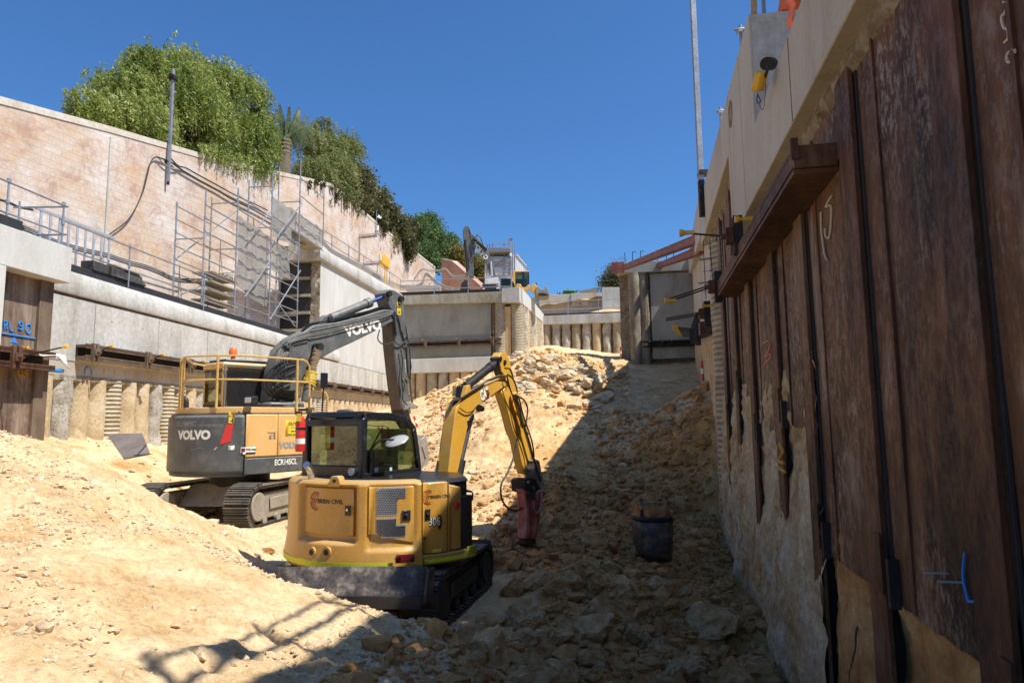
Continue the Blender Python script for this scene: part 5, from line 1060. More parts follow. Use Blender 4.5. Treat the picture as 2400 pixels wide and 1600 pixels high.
ax = ang_at(at, RV, 638, 0); cpatch(at, RV, ax-2.6, ax+3, z_at(at, RV, ax, 1029), z_at(at, RV, ax, 1015), .006, .01, 'door_latch', 'timber', ve, 0); cpatch(at, RV, ax-4, ax+3, z_at(at, RV, ax, 1013), z_at(at, RV, ax, 1010), .02, .02, 'latch_hood', 'volvo_orange', ve, .004)
# railing round the deck
rl = []; aa = [ang_at(at, 1.36, x, 1.2) for x in (431, 510, 697)]
zr = z_at(at, 1.36, aa[1], 833); zmid = z_at(at, 1.36, aa[1], 889)
ra = [a_*1. for a_ in np.linspace(aa[0], aa[2]+6, 26)]
b = MB(); 
b.tube([at(-1.15, -.25, zr-.05), at(-1.2, -.55, zr)]+[PT(at, 1.36, a_, zr) for a_ in ra]+[PT(at, 1.36, ra[-1]+4, zr-.04), PT(at, 1.36, ra[-1]+7, zr-.14), PT(at, 1.36, ra[-1]+7.5, zr-.5), PT(at, 1.36, ra[-1]+7.5, zt_+.1)], .022, 8)
b.tube([PT(at, 1.36, a_, zmid) for a_ in ra+[ra[-1]+7.5]], .020, 8)
b.build('guard_rail', 'rail_yellow', ve)
for a_ in aa+[aa[0]-5]: b = MB(); b.tube([PT(at, 1.36, a_, zt_+.1), PT(at, 1.36, a_, zr)], .028, 8); b.build('rail_post', 'rail_yellow', ve)
b = MB(); b.tube(spline([at(1.4, 1.2, zt_-.1), at(1.42, 1.2, .55), at(1.40, 1.1, .72), at(1.35, .85, .76)], 6), .028, 8); b.build('grab_handle', 'rail_yellow', ve)
# cab with mesh side guard
zc_ = z_at(at, .6, 0, 858)+.15; cx0, cx1, cy0, cy1 = -1.28, -.36, -.28, 1.45
def lbox(m_, x0, x1, y0, y1, z0, z1): return m_.hexa([at(x0, y0, z0), at(x1, y0, z0), at(x1, y1, z0), at(x0, y1, z0), at(x0, y0, z1), at(x1, y0, z1), at(x1, y1, z1), at(x0, y1, z1)])
cabz0 = zt_+.1; 
cab = lbox(MB(), cx0+.04, cx1-.04, cy0+.04, cy1-.1, cabz0, .55).build('cab', 'volvo_orange', ve, bevel=.03)
lbox(MB(), cx0, cx1, cy0, cy1, zc_-.16, zc_).build('roof', 'volvo_orange', cab, bevel=.05)
lbox(MB(), cx0+.1, cx1-.1, cy0+.1, cy1-.1, zc_+.002, zc_+.07).build('roof_hatch', 'black_paint', cab, bevel=.02)
for x in (cx0+.03, cx1-.09):
    for y in (cy0+.02, cy1-.14): lbox(MB(), x, x+.07, y, y+.1, cabz0+.1, zc_-.15).build('pillar', 'volvo_orange', cab, bevel=.01)
lbox(MB(), cx0+.1, cx1-.1, cy0+.03, cy0+.045, .45, zc_-.2).build('rear_window', 'cab_glass_dark', cab)
for a_, b__ in (((cx0+.08, .42), (cx1-.08, .47)), ((cx0+.08, zc_-.22), (cx1-.08, zc_-.17))): lbox(MB(), a_[0], b__[0], cy0+.0, cy0+.03, a_[1], b__[1]).build('window_frame', 'black_paint', cab, bevel=.008)
lbox(MB(), cx1-.12, cx1-.04, cy0+.15, cy1-.2, cabz0+.05, zc_-.17).build('inner_lining', 'black_paint', cab)
gm = MB()
fx = cx1+.06; nrow = 22
for i in range(nrow+1): 
    z = .42+(zc_-.10-.42)*i/nrow; gm.cyl(at(fx, cy0+.05, z), at(fx, cy1-.05, z), .008, n=4)
for i in range(56):
    y = cy0+.05+(cy1-cy0-.1)*i/55; gm.cyl(at(fx+.008, y, .42), at(fx+.008, y+.05, zc_-.1), .006, n=4)
gm.build('mesh_guard', 'mesh_black', cab)
gf = MB(); 
for z in (.40, zc_-.09): lbox(gf, fx-.01, fx+.03, cy0, cy1, z-.02, z+.02)
for y in (cy0+.01, cy1): lbox(gf, fx-.01, fx+.03, y-.02, y+.02, .40, zc_-.09)
gf.build('guard_frame', 'boom_grey', cab, bevel=.006)
lbox(MB(), -.1, .6, .3, 1.2, zt_+.1, .5).build('engine_cover', 'volvo_dark', ve, bevel=.05)
be = MB(); pb_ = Plane(at(-.75, 0, 0), 38).un(504, 842); pb_ = at(-.9, .2, 0); pb_.z = zc_
b = MB(); b.lathe(at(-.72, .15, zc_+.07), [(0, 0), (.05, 0), (.05, .09), (.035, .10), (.085, .11), (.095, .22), (.06, .29), (0, .30)], 14); b.build('beacon', 'orange_plastic', ve)
b = MB(); b.tube(spline([at(-.3, -1.1, zt_+.13), at(-.3, -1.12, zt_+.3), at(-.42, -1.15, zt_+.36)], 5), .055, 10); b.build('exhaust_pipe', 'dark_steel', ve)
al = ang_at(at, 1.4, 588, .4); lp = at(1.4*sin(radians(al)), -1.4*cos(radians(al)), zt_+.26); b = MB(); b.box(lp, (.22, .15, .17), (at.r, at.f, Z)); o = b.build('work_lamp', 'dark_steel', ve, bevel=.02)
b = MB(); b.box(lp-Vector((.04, .11, 0)), (.13, .03, .11)); b.build('lens', 'grey_lens', o, bevel=.01)
b = MB(); b.box(at(-.9, -.05, zc_-.05), (.12, .1, .1), (at.r, at.f, Z)); b.build('work_lamp', 'dark_steel', ve, bevel=.02)
b = MB(); b.tube([at(1.5, 1.0, .2), at(1.55, 1.0, .85)], .02, 6); b.box(at(1.56, 1.0, .95), (.06, .16, .34), (at.r, at.f, Z)); b.build('mirror', 'black_paint', ve, bevel=.02)
# boom
z5 = lambda pts, ox=350, oy=650, s=2.613: [(ox+x/s, oy+y/s) for x, y in pts]
BP = Plane(at(.12, 0, 0), 38)
bo = MB(); BP.slab(bo, z5([(735, 760), (765, 560), (800, 440), (870, 370), (960, 325), (1010, 292), (1150, 275), (1300, 240), (1440, 196), (1495, 200), (1512, 235), (1500, 265), (1435, 300), (1380, 330), (1250, 395), (1150, 440), (1070, 485), (1000, 540), (930, 640), (895, 760)]), -.2, .2)
boom = bo.build('boom', 'boom_grey', ve, bevel=.02)
b = MB(); BP.slab(b, z5([(1035, 300), (1055, 250), (1095, 226), (1130, 240), (1138, 262), (1105, 282)]), -.12, .12); b.build('cylinder_lug', 'boom_grey', boom, bevel=.015)
for p_ in z5([(1105, 255)]): c0 = BP.un(*p_, .13); b = MB(); b.cyl(c0, c0+BP.n*.05, .07, n=16); b.build('pin', 'dark_steel', boom)
xd = (BP.un(*z5([(1430, 298)])[0], .2)-BP.un(*z5([(1180, 355)])[0], .2)).normalized(); ud = xd.cross(BP.n)*-1; ud = ud if ud.z > 0 else -ud
mp = flatmap(BP.un(*z5([(1312, 312)])[0], .2), xd, ud, BP.n)
textobj('VOLVO', mp, .34, 'letter_white', boom, 'maker_lettering', bold=.02, thick=.006, sx=1.05)
b = MB(); b.cyl(BP.un(*z5([(1110, 250)])[0]), BP.un(*z5([(1350, 153)])[0]), .115, n=20); b.cyl(BP.un(*z5([(1325, 163)])[0]), BP.un(*z5([(1352, 152)])[0]), .135, n=20); b.build('arm_cylinder', 'boom_grey', ve, bevel=.008)
b = MB(); b.cyl(BP.un(*z5([(1345, 155)])[0]), BP.un(*z5([(1478, 100)])[0]), .05, n=14); b.build('cylinder_rod', 'blue_rod', ve)
BQ = Plane(at(.46, 0, 0), 38)
b = MB(); c0 = BQ.un(*z5([(955, 760)])[0]); c1 = BQ.un(*z5([(975, 655)])[0]); b.cyl(c0, c1, .10, n=18); b.build('boom_cylinder', 'boom_grey', ve, bevel=.008)
b = MB(); c2 = BQ.un(*z5([(1035, 425)])[0]); b.cyl(c1, c2, .045, n=12); b.build('cylinder_rod', 'chrome', ve)
b = MB(); 
def coil(m_, a_, b__, R, turns, r, jitter=0, seed=0):
    d = (b__-a_); L_ = d.length; d.normalize(); u = d.orthogonal().normalized(); v = d.cross(u); pts = []
    for i in range(int(turns*10)+1):
        t = i/(turns*10); an = t*turns*2*pi; rr = R*(1+jitter*noise.noise(Vector((t*9, seed, 0)))); pts.append(a_+d*L_*t+(u*cos(an)+v*sin(an))*rr)
    return m_.tube(pts, r, 5)
coil(b, c1-(c1-c0)*.05, c1+(c2-c1)*.32, .13, 11, .013, .5, 1); b.build('spiral_guard', 'sticker_yellow', ve)
b = MB(); coil(b, c1+(c2-c1)*.28, c2, .085, 15, .015, .3, 2); b.build('spiral_guard', 'timber', ve)
b = MB(); b.cyl(c2-BQ.n*.3, c2+BQ.n*.1, .09, n=16); b.build('pin', 'dark_steel', boom)
# arm
am_ = MB(); BP.slab(am_, z5([(1442, 95), (1470, 72), (1500, 78), (1545, 105), (1560, 150), (1572, 330), (1580, 420), (1556, 445), (1575, 600), (1604, 830), (1556, 850), (1528, 660), (1502, 420), (1495, 290), (1478, 200)]), -.30, .14)
arm = am_.build('arm', 'boom_grey', ve, bevel=.015)
b = MB(); BP.slab(b, z5([(1493, 285), (1500, 420), (1526, 655), (1553, 846), (1550, 846), (1521, 655), (1495, 420), (1487, 285)]), -.29, .13); b.build('arm_underside', 'boom_brown', arm)  # dark brown layer paints in the shade on the arm's inner face
b = MB(); q_ = [BP.un(*p_, .145) for p_ in z5([(1515, 150), (1540, 150), (1540, 232), (1518, 228)])]; b.prism(q_, [p_+BP.n*.004 for p_ in q_]); b.build('warning_sticker', 'sticker_yellow', arm)
for y_, s_, sz in ((175, '\u25B3', .15), (212, '-i', .13)):
    textobj(s_, flatmap(BP.un(*z5([(1528, y_)])[0], .152), BP.f, Z, BP.n), sz, 'letter_black', arm, 'warning_sign', bold=.004)
for p_ in ((1495, 232), (1470, 100), (1545, 130)): c0_ = BP.un(*z5([p_])[0], .2); b = MB(); b.cyl(c0_-BP.n*.4, c0_+BP.n*.04, .075, n=16); b.build('pin', 'dark_steel', arm)
b = MB(); b.cyl(BP.un(*z5([(1572, 330)])[0], .05), BP.un(*z5([(1590, 590)])[0], .05), .065, n=14); b.build('bucket_cylinder', 'boom_grey', ve)
b = MB(); b.cyl(BP.un(*z5([(1590, 590)])[0], .05), BP.un(*z5([(1612, 800)])[0], .05), .035, n=10); b.build('cylinder_rod', 'chrome', ve)
# hoses
b = MB(); rnd = random.Random(4)
for i in range(6):   # lines along the top of the boom
    o_ = -.16+.06*i; j = i*6
    pts = [(790+i*9, 410+i*4), (900+i*6, 348-j*.1), (985, 305-i*4), (1100, 292-i*5), (1220, 262-i*6), (1340, 230-i*5), (1440, 196-i*3), (1500, 190+i*4), (1512+i*3, 260), (1515+i*5, 330), (1545+i*4, 392)]
    b.tube(spline([BP.un(x, y, o_*1.2)+Z*rnd.uniform(-.02, .03) for x, y in z5(pts)], 5), .018, 6)
b.build('boom_hoses', 'hose_black', boom)
b = MB()
for i in range(3): b.tube(spline([BP.un(x, y, .21+.03*i)+Z*.02 for x, y in z5([(985, 335+i*14), (1100, 312+i*14), (1220, 285+i*12), (1340, 255+i*11), (1440, 232+i*8), (1490, 215+i*6)])], 5), .014, 6)
for i in range(4): b.tube(spline([BP.un(x, y, .22+.02*i)+Z*.02 for x, y in z5([(790+i*22, 620), (800+i*14, 500), (880-i*6, 430+i*10), (800+i*20, 405+i*8), (880, 370+i*9), (985, 332+i*13)])], 5), .016, 6)
b.build('hydraulic_pipes', 'boom_grey', boom)
for i in range(6):
    b = MB(); pts = [(925-i*4, 495+i*20), (820+i*4, 515+i*24), (735+i*16, 575+i*19), (692+i*26, 655+i*6), (735+i*22, 722-i*6), (810+i*16, 745-i*10), (890, 750-i*12)]
    b.tube(spline([BP.un(x, y, .25+.04*i) for x, y in z5(pts)], 6), .026, 8); b.build('loop_hose', 'hose_black', ve)
b = MB(); coil(b, BP.un(*z5([(1500, 225)])[0], .2), BP.un(*z5([(1512, 350)])[0], .2), .05, 12, .012); b.build('spiral_guard', 'cable_black', arm)
for k, (pts) in enumerate((((1512, 350), (1500, 385), (1530, 412), (1570, 385), (1582, 350)), ((1560, 400), (1592, 430), (1598, 520), (1600, 600), (1598, 625), (1580, 600)), ((1540, 440), (1552, 520), (1545, 600), (1552, 700)), ((1410, 320), (1400, 380), (1440, 410), (1500, 395)), ((1570, 300), (1578, 350), (1590, 420), (1604, 560)), ((1545, 620), (1562, 660), (1550, 740), (1580, 780)))):
    b = MB(); b.tube(spline([BP.un(x, y, .2+.01*k) for x, y in z5(pts)], 6), .018, 6); b.build('arm_hose', 'cable_black', arm)
# linkage and sieve bucket
z6 = lambda pts: z5(pts, 880, 830, 3.2)
b = MB(); BP.slab(b, z6([(228, 360), (260, 358), (320, 385), (318, 405), (250, 400), (232, 440), (212, 430)]), -.2, .15); b.build('link', 'sieve_steel', ve, bevel=.01)
b = MB(); BP.slab(b, z6([(205, 420), (245, 410), (262, 470), (285, 540), (262, 560), (225, 500)]), -.22, .2); b.build('quick_hitch', 'dark_steel', ve, bevel=.01)
bk = MB(); out = [(238, 560), (300, 610), (345, 640), (378, 605), (398, 685), (402, 790), (372, 872), (322, 868), (260, 800), (230, 690)]
BP.slab(bk, z6([(238, 560), (300, 612), (344, 640), (376, 604), (392, 660), (352, 690), (300, 730), (240, 700)]), -.55, .5); bkt = bk.build('sieve_bucket', 'sieve_steel', ve, bevel=.01)
for i in range(8):
    b = MB(); o_ = -.55+1.05*i/7; BP.slab(b, z6([(352, 690), (392, 660), (402, 790), (372, 872), (322, 868), (310, 850), (352, 845), (378, 780)]), o_-.03, o_+.03); b.build('bucket_rib', 'sieve_steel', bkt)
b = MB(); BP.slab(b, z6([(300, 730), (352, 690), (376, 780), (352, 850), (318, 866), (270, 800)]), .47, .5); b.build('bucket_cheek', 'sieve_steel', bkt)

# ===== yellow compact excavator =====
CG = -2.36; CC_ = (-1.64, 9.4)
at = frame2(CC_, 13); ce = thing('excavator', 'yellow compact excavator with red hydraulic breaker working in the middle foreground', 'excavator', (CC_[0], CC_[1], CG))
crawler(at, CG, .86, .42, 2.5, .62, ce, 'rubber', steel=False, pitch=.13, framemat='dark_steel'); crawler(at, CG, -.76, .42, 2.5, .62, ce, 'rubber', steel=False, pitch=.13, framemat='dark_steel')
b = MB(); b.prism([at(-.6, -.7, CG+.2), at(.7, -.7, CG+.2), at(.7, .7, CG+.2), at(-.6, .7, CG+.2)], [at(-.5, -.5, CG+.5), at(.55, -.5, CG+.5), at(.55, .5, CG+.5), at(-.5, .5, CG+.5)]); b.build('undercarriage', 'dark_steel', ce, bevel=.02)
b = MB(); b.cyl(at(0, 0, CG+.45), at(0, 0, CG+.62), .5, n=24); b.build('swing_ring', 'dark_steel', ce)
# dozer blade (faces the camera squarely)
pl0 = atY(640, 1336, 7.72); pr0 = atY(1000, 1334, 7.62); pbr = atY(985, 1421, 7.55); 
bl = MB(); rows = []
for t in np.linspace(0, 1, 9):
    z = pl0.z+(pbr.z-pl0.z)*t; dy = .10*(1-t)**1.5-.10*t+.05
    rows.append([Vector((pl0.x+(pr0.x-.02*t-pl0.x)*s, 7.70-.08*s+dy, z)) for s in np.linspace(0, 1, 9)])
bl.grid(rows); o = bl.build('dozer_blade', 'blade_steel', ce); s_ = o.modifiers.new('s', 'SOLIDIFY'); s_.thickness = .035; s_.offset = 1
rnd = random.Random(2)
b = MB()
for i in range(46):
    xx = pl0.x+.1+(pr0.x-pl0.x-.2)*rnd.random(); zz = pbr.z+.14+.2*rnd.random(); L2 = rnd.uniform(.02, .09); an = rnd.uniform(-.6, .6); tt = (pl0.z-zz)/(pl0.z-pbr.z); yy = 7.70-.08*(xx-pl0.x)/(pr0.x-pl0.x)+.10*(1-tt)**1.5-.10*tt+.05-.001; b.box((xx, yy, zz), (.004, .004, L2), (Vector((1, 0, 0)), Vector((0, 1, 0)), Vector((sin(an), 0, cos(an)))))
b.build('scratches', 'sieve_steel', o)
b = MB(); e = [Vector((pr0.x, 7.62, pr0.z)), Vector((pr0.x+.04, 7.8, pr0.z-.01)), Vector((pr0.x+.03, 7.78, pbr.z+.1)), Vector((pr0.x-.04, 7.56, pbr.z))]; b.prism(e, [p+Vector((.03, 0, 0)) for p in e]); b.build('blade_side', 'blade_steel', o, bevel=.004)
b = MB(); b.hexa([(pl0.x+.02, 7.60, pbr.z-.02), (pr0.x-.05, 7.52, pbr.z-.02), (pr0.x-.05, 7.56, pbr.z-.02), (pl0.x+.02, 7.64, pbr.z-.02), (pl0.x+.02, 7.615, pbr.z+.11), (pr0.x-.05, 7.535, pbr.z+.11), (pr0.x-.05, 7.575, pbr.z+.11), (pl0.x+.02, 7.655, pbr.z+.11)]); b.build('cutting_edge', 'dark_steel', o, bevel=.004)
for s_ in (-.35, .35): b = MB(); b.box(at(s_, -1.2, CG+.28), (.12, 1.2, .12), (at.r, at.f, Z)); b.build('blade_arm', 'dark_steel', ce, bevel=.01)
at = frame2(CC_, 28); RC = 1.34
aL = ang_at(at, RC, 668, -1.1, -90, 100); aSm = ang_at(at, RC, 988, -1.1); aF = ang_at(at, RC, 1050, -1.1); aK = ang_at(at, RC, 1083, -1.1); aEnd = ang_at(at, RC, 1109, -1.1)
zT = z_at(at, RC, 0, 1128); zB_ = z_at(at, RC, 0, 1334); zs0 = z_at(at, RC, 0, 1326); zs1 = z_at(at, RC, 0, 1313)
def arc3(R, z, a0=-90, a1=None): return arcpts(at, R, a0, aEnd if a1 is None else a1, z, 36)
shp = lambda R, z: arc3(R, z)+[at(.75, .5, z), at(-.95, .75, z)]
b = MB(); b.prism(shp(RC-.10, zB_+.03), shp(RC-.10, zT-.04)); b.build('chassis', 'black_paint', ce)
# moulded tail: profile rings swept round the circle with recesses for the doors
DL0, DL1 = ang_at(at, RC, 705, -1), ang_at(at, RC, 829, -1); DR0, DR1 = ang_at(at, RC, 862, -1), ang_at(at, RC, 973, -1)
zd0 = z_at(at, RC, 0, 1252); zd1 = z_at(at, RC, 0, 1140)
rows = []; N = 150; zs = np.linspace(zB_, zT, 64)
for a_ in np.linspace(-90, aSm, N):
    row = []
    for z in zs:
        t = (z-zB_)/(zT-zB_); r = RC+.045*(1-float(sstep(.0, .42, t)))-.03*float(sstep(0, .05, .05-t))
        def box_(x0, x1, y0, y1, s=1.0, sy=.03): 
            return float(sstep(x0-s, x0+s, a_))*float(1-sstep(x1-s, x1+s, a_))*float(sstep(y0-sy, y0+sy, z))*float(1-sstep(y1-sy, y1+sy, z))
        r -= .09*box_(DL0-1, DL1+1, zd0-.08, zd1+.01)
        r -= .035*box_(DR0, DR1+.3, zd0-.16, zd1+.02)
        r -= .05*float(sstep(.955, 1.0, t))
        row.append(at(r*sin(radians(a_)), -r*cos(radians(a_)), z))
    row.append(at((RC-.3)*sin(radians(a_)), -(RC-.3)*cos(radians(a_)), zT)); row.insert(0, at((RC-.3)*sin(radians(a_)), -(RC-.3)*cos(radians(a_)), zB_)); rows.append(row)
b = MB(); b.grid(rows); tail = b.build('counterweight', 'cat_yellow', ce, ang=60)
kind = 'cat_yellow'
dl = cpatch(at, RC, DL0+.6, DL1-.8, zd0-.01, zd1-.02, -.055, .05, 'left_door', kind, ce, .008)
zdl = lambda t: zd0+.02-.13*t
dr = cpatch(at, RC, DR0+.6, DR1-.3, lambda t: zd0+.02-.12*t, zd1-.0, -.008, .05, 'radiator_door', kind, ce, .008)
zK0 = z_at(at, RC, aF, 1293)
sd = cpatch(at, RC, aSm+.35, aF-.2, lambda t: zs1+.06+(0)*t, zT-.03, .0, .1, 'side_door', kind, ce, .012)
sp = cpatch(at, RC, aF+.2, aK, zs1+.06, lambda t: zT-.06-.05*t, -.01, .1, 'front_side_panel', kind, ce, .02)
cpatch(at, RC, aK+.2, aEnd, zs1+.07, zT-.22, -.01, .3, 'fuel_tank_cover', 'black_paint', ce, .015)
cpatch(at, RC, aSm+.3, aEnd+1.5, zs0-.0, zs1+.05, .015, .12, 'side_skirt', kind, ce, .012)
# lime reflective strips
cpatch(at, RC+.042, aL-30, ang_at(at, RC, 921, -1.6), zs0-.005, zs1+.0, .003, .003, 'reflective_tape', 'lime_tape', ce, 0)
cpatch(at, RC, aSm+1.2, ang_at(at, RC, 1092, -1.6), zs0+.02, zs1-.0, .019, .003, 'reflective_tape', 'lime_tape', ce, 0)
an_ = ang_at(at, RC, 1105, -1.6)
cpatch(at, RC, ang_at(at, RC, 1093, -1.6), aEnd+1.4, zs0+.02, zs1+.075, .022, .004, 'fleet_plate', 'lime_tape', ce, 0)
cyltext(at, RC+.024, an_+.2, (zs0+zs1+.095)/2, 'EX003', .12, 'letter_black', ce, 'fleet_number', bold=.001, thick=.003, sx=.52)
b = MB(); 
# owner emblem: broken rings in black and red, then lettering
def emblem(a0, z0, R1, off, parent, sc=1, tsz=.115):
    P_ = lambda x, y: PT(at, off, a0+math.degrees(x/off), z0+y)
    for r_, w_, col, rg in ((.155, .016, 'letter_black', ((60, 170), (185, 290))), (.120, .020, 'red_paint', ((50, 130), (145, 215), (228, 300))), (.085, .016, 'red_paint', ((70, 190), (205, 270)))):
        for g0_, g1_ in rg:
            g = [radians(g0_+(g1_-g0_)*i/10) for i in range(11)]; b = MB(); b.grid([[P_(cos(t)*(r_+s*w_/2)*sc, sin(t)*(r_+s*w_/2)*sc) for t in g] for s in (-1, 1)]); b.build('emblem_arc', col, parent)
    def cyl(x, y, t): return P_(x-.06*sc, y)+(P_(0, 0)-P_(0, 0))
    k = textobj("O'BRIEN CIVIL", cyl, tsz, 'letter_black', parent, 'owner_lettering', bold=.0015, thick=0, align='LEFT')
emblem(ang_at(at, RC, 732, -1), z_at(at, RC-.055, -25, 1168), 1, RC-.050, dl, .66, .072)
emblem(ang_at(at, RC, 1004, -1), z_at(at, RC, aSm, 1166), 1, RC+.002, sd, .52, .053)
# perforated grille: two panels of dark holes
gx0, gx1 = ang_at(at, RC, 883, -1), ang_at(at, RC, 952, -1)
def grille(y0, y1, cut):
    za_, zb_ = z_at(at, RC, gx0, y1), z_at(at, RC, gx0, y0); 
    pm = MB(); n_ = 17
    for j in range(15):
        for i in range(n_):
            z = za_+(zb_-za_)*j/14; a_ = gx0+(gx1-gx0)*(i+.5*(j % 2))/n_; tx = (a_-gx0)/(gx1-gx0); ty = j/14
            if cut(tx, ty): continue
            c0_ = at((RC-.003)*sin(radians(a_)), -(RC-.003)*cos(radians(a_)), z); d_ = Vector((sin(radians(a_+28-180)), cos(radians(a_+28-180)), 0))
            d_ = (c0_-at(0, 0, z)).normalized(); pm.cyl(c0_-d_*.02, c0_+d_*.001, .0078, n=6)
    return pm.build('grille_holes', 'black_paint', dr)
def backing(y0, y1, cut, name):
    za_, zb_ = z_at(at, RC, gx0, y1), z_at(at, RC, gx0, y0); R_ = RC-.0065
    pts = cut; b = MB(); f0_ = [at(R_*sin(radians(gx0+(gx1-gx0)*x)), -R_*cos(radians(gx0+(gx1-gx0)*x)), za_+(zb_-za_)*y) for x, y in pts]; d_ = [(p-at(0, 0, p.z)).normalized() for p in f0_]
    b.prism(f0_, [p+d*.002 for p, d in zip(f0_, d_)]); b.build(name, 'aluminium', dr)
def strips(y0, y1, fn):
    za_, zb_ = z_at(at, RC, gx0, y1), z_at(at, RC, gx0, y0); b = MB(); R_ = RC-.0055
    for i in range(16):
        xa, xb = (i-.3)/16, (i+1)/16; lo, hi = fn((xa+xb)/2); A = [PT(at, R_, gx0+(gx1-gx0)*x, za_+(zb_-za_)*y) for x, y in ((xa, lo), (xb, lo), (xb, hi), (xa, hi))]; b.add(A, [(0, 1, 2, 3)])
    b.build('grille_sheet', 'aluminium', dr)
strips(1145, 1206, lambda x: (-.04 if x < .66 else .62, 1.05 if x > .08 else .95)); strips(1216, 1259, lambda x: (-.04 if x > .15 else .15, 1.05 if x < .64 else .66))
grille(1147, 1204, lambda x, y: (y < .62 and x > .68+(.3*(y-.4) if y > .4 else 0)) or (y > .93 and x < .08)); 
def g2(x, y): return (y > .62 and x > .66) or (y < .2 and x < .2-y)
n_o = grille(1218, 1257, g2)
# latches, number, small plates
def latch(x0, x1, y0, y1, off, parent, R=RC):
    a0_, a1_ = ang_at(at, R, x0, -1), ang_at(at, R, x1, -1); z0_, z1_ = z_at(at, R, a0_, y1), z_at(at, R, a0_, y0)
    l_ = cpatch(at, R, a0_, a1_, z0_, z1_, off+.012, .012, 'latch', 'black_paint', parent, .004, 2); am2 = (a0_+a1_)/2
    c_ = at((R+off+.012)*sin(radians(am2)), -(R+off+.012)*cos(radians(am2)), (z0_+z1_)/2+.01); d_ = (c_-at(0, 0, c_.z)).normalized(); b = MB(); b.cyl(c_, c_+d_*.012, .014, n=12); b.build('lock', 'chrome', l_)
latch(803, 816, 1186, 1209, -.055, dl); latch(943, 962, 1196, 1219, -.006, dr); latch(997, 1007, 1193, 1217, .0, sd)
cyltext(at, RC+.003, ang_at(at, RC, 1018, -1), z_at(at, RC, aSm+4, 1223), '306', .135, 'letter_white', sd, 'model_number', bold=.001, thick=.004, sx=.75)
cyltext(at, RC+.001, ang_at(at, RC, 1018.6, -1), z_at(at, RC, aSm+4, 1223.5), '306', .135, 'letter_black', sd, 'model_number_edge', bold=.008, thick=.0022, sx=.75)
a0_ = ang_at(at, RC, 1026, -1); b = MB(); zc2 = z_at(at, RC, a0_, 1223); q_ = [(0, -.085), (1.6, -.085), (2.6, 0), (1.6, .085), (0, .085)]; f0_ = [at((RC+.001)*sin(radians(a0_+x)), -(RC+.001)*cos(radians(a0_+x)), zc2+y) for x, y in q_]; f1_ = [at((RC+.003)*sin(radians(a0_+x)), -(RC+.003)*cos(radians(a0_+x)), zc2+y) for x, y in q_]; b.prism(f0_, f1_); b.build('number_flash', 'dark_red', sd)
cpatch(at, RC, ang_at(at, RC, 991, -1), ang_at(at, RC, 997, -1), z_at(at, RC, aSm, 1263), z_at(at, RC, aSm, 1256), .004, .004, 'small_plate', 'letter_black', sd, 0, 1)
cpatch(at, RC, ang_at(at, RC, 1013, -1), ang_at(at, RC, 1033, -1), z_at(at, RC, aSm, 1297), z_at(at, RC, aSm, 1289), .022, .004, 'small_plate', 'sticker_yellow', ce, 0, 1)
a_ = ang_at(at, RC, 1070, -1); c_ = at((RC-.01)*sin(radians(a_)), -(RC-.01)*cos(radians(a_)), z_at(at, RC, a_, 1184)); d_ = (c_-at(0, 0, c_.z)).normalized(); b = MB(); b.cyl(c_, c_+d_*.035, .045, .04, 18); b.build('isolator_knob', 'red_paint', ce, bevel=.006)
cpatch(at, RC+.04, ang_at(at, RC, 928, -1.6), ang_at(at, RC, 968, -1.6), z_at(at, RC, 20, 1318), lambda t: z_at(at, RC, 20, 1300), .004, .004, 'red_reflector', 'dark_red', ce, 0, 3)
for x in (736, 770):
    a_ = ang_at(at, RC, x, -1.4); z_ = z_at(at, RC+.02, a_, 1293); R_ = RC+.03; c_ = at(R_*sin(radians(a_)), -R_*cos(radians(a_)), z_); d_ = (c_-at(0, 0, z_)).normalized()
    b = MB(); b.cyl(c_-d_*.05, c_+d_*.012, .062, n=22); o = b.build('bolt_boss', 'cat_yellow', ce); b = MB(); b.cyl(c_, c_+d_*.014, .035, n=16); b.build('bolt', 'dark_steel', o)
a_ = ang_at(at, RC, 780, -1); b = MB(); R_ = RC-.02; zt2 = zT-.01
q_ = [(-4, -.05), (4, -.05), (2.8, .05), (1.8, .075), (-1.8, .075), (-2.8, .05)]; b.prism([at(R_*sin(radians(a_+x)), -R_*cos(radians(a_+x)), zt2+y) for x, y in q_], [at((R_-.12)*sin(radians(a_+x)), -(R_-.12)*cos(radians(a_+x)), zt2+y) for x, y in q_]); o = b.build('lifting_lug', 'cat_yellow', ce, bevel=.01)
c_ = at(R_*sin(radians(a_)), -R_*cos(radians(a_)), zt2+.02); d_ = (c_-at(0, 0, c_.z)).normalized(); b = MB(); b.cyl(c_, c_+d_*.01, .02, n=10); b.build('lug_bolt', 'dark_steel', o)
# engine deck
b = MB(); b.prism(shp(RC-.07, zT-.05), shp(RC-.12, zT-.005)); b.build('deck', 'black_paint', ce)
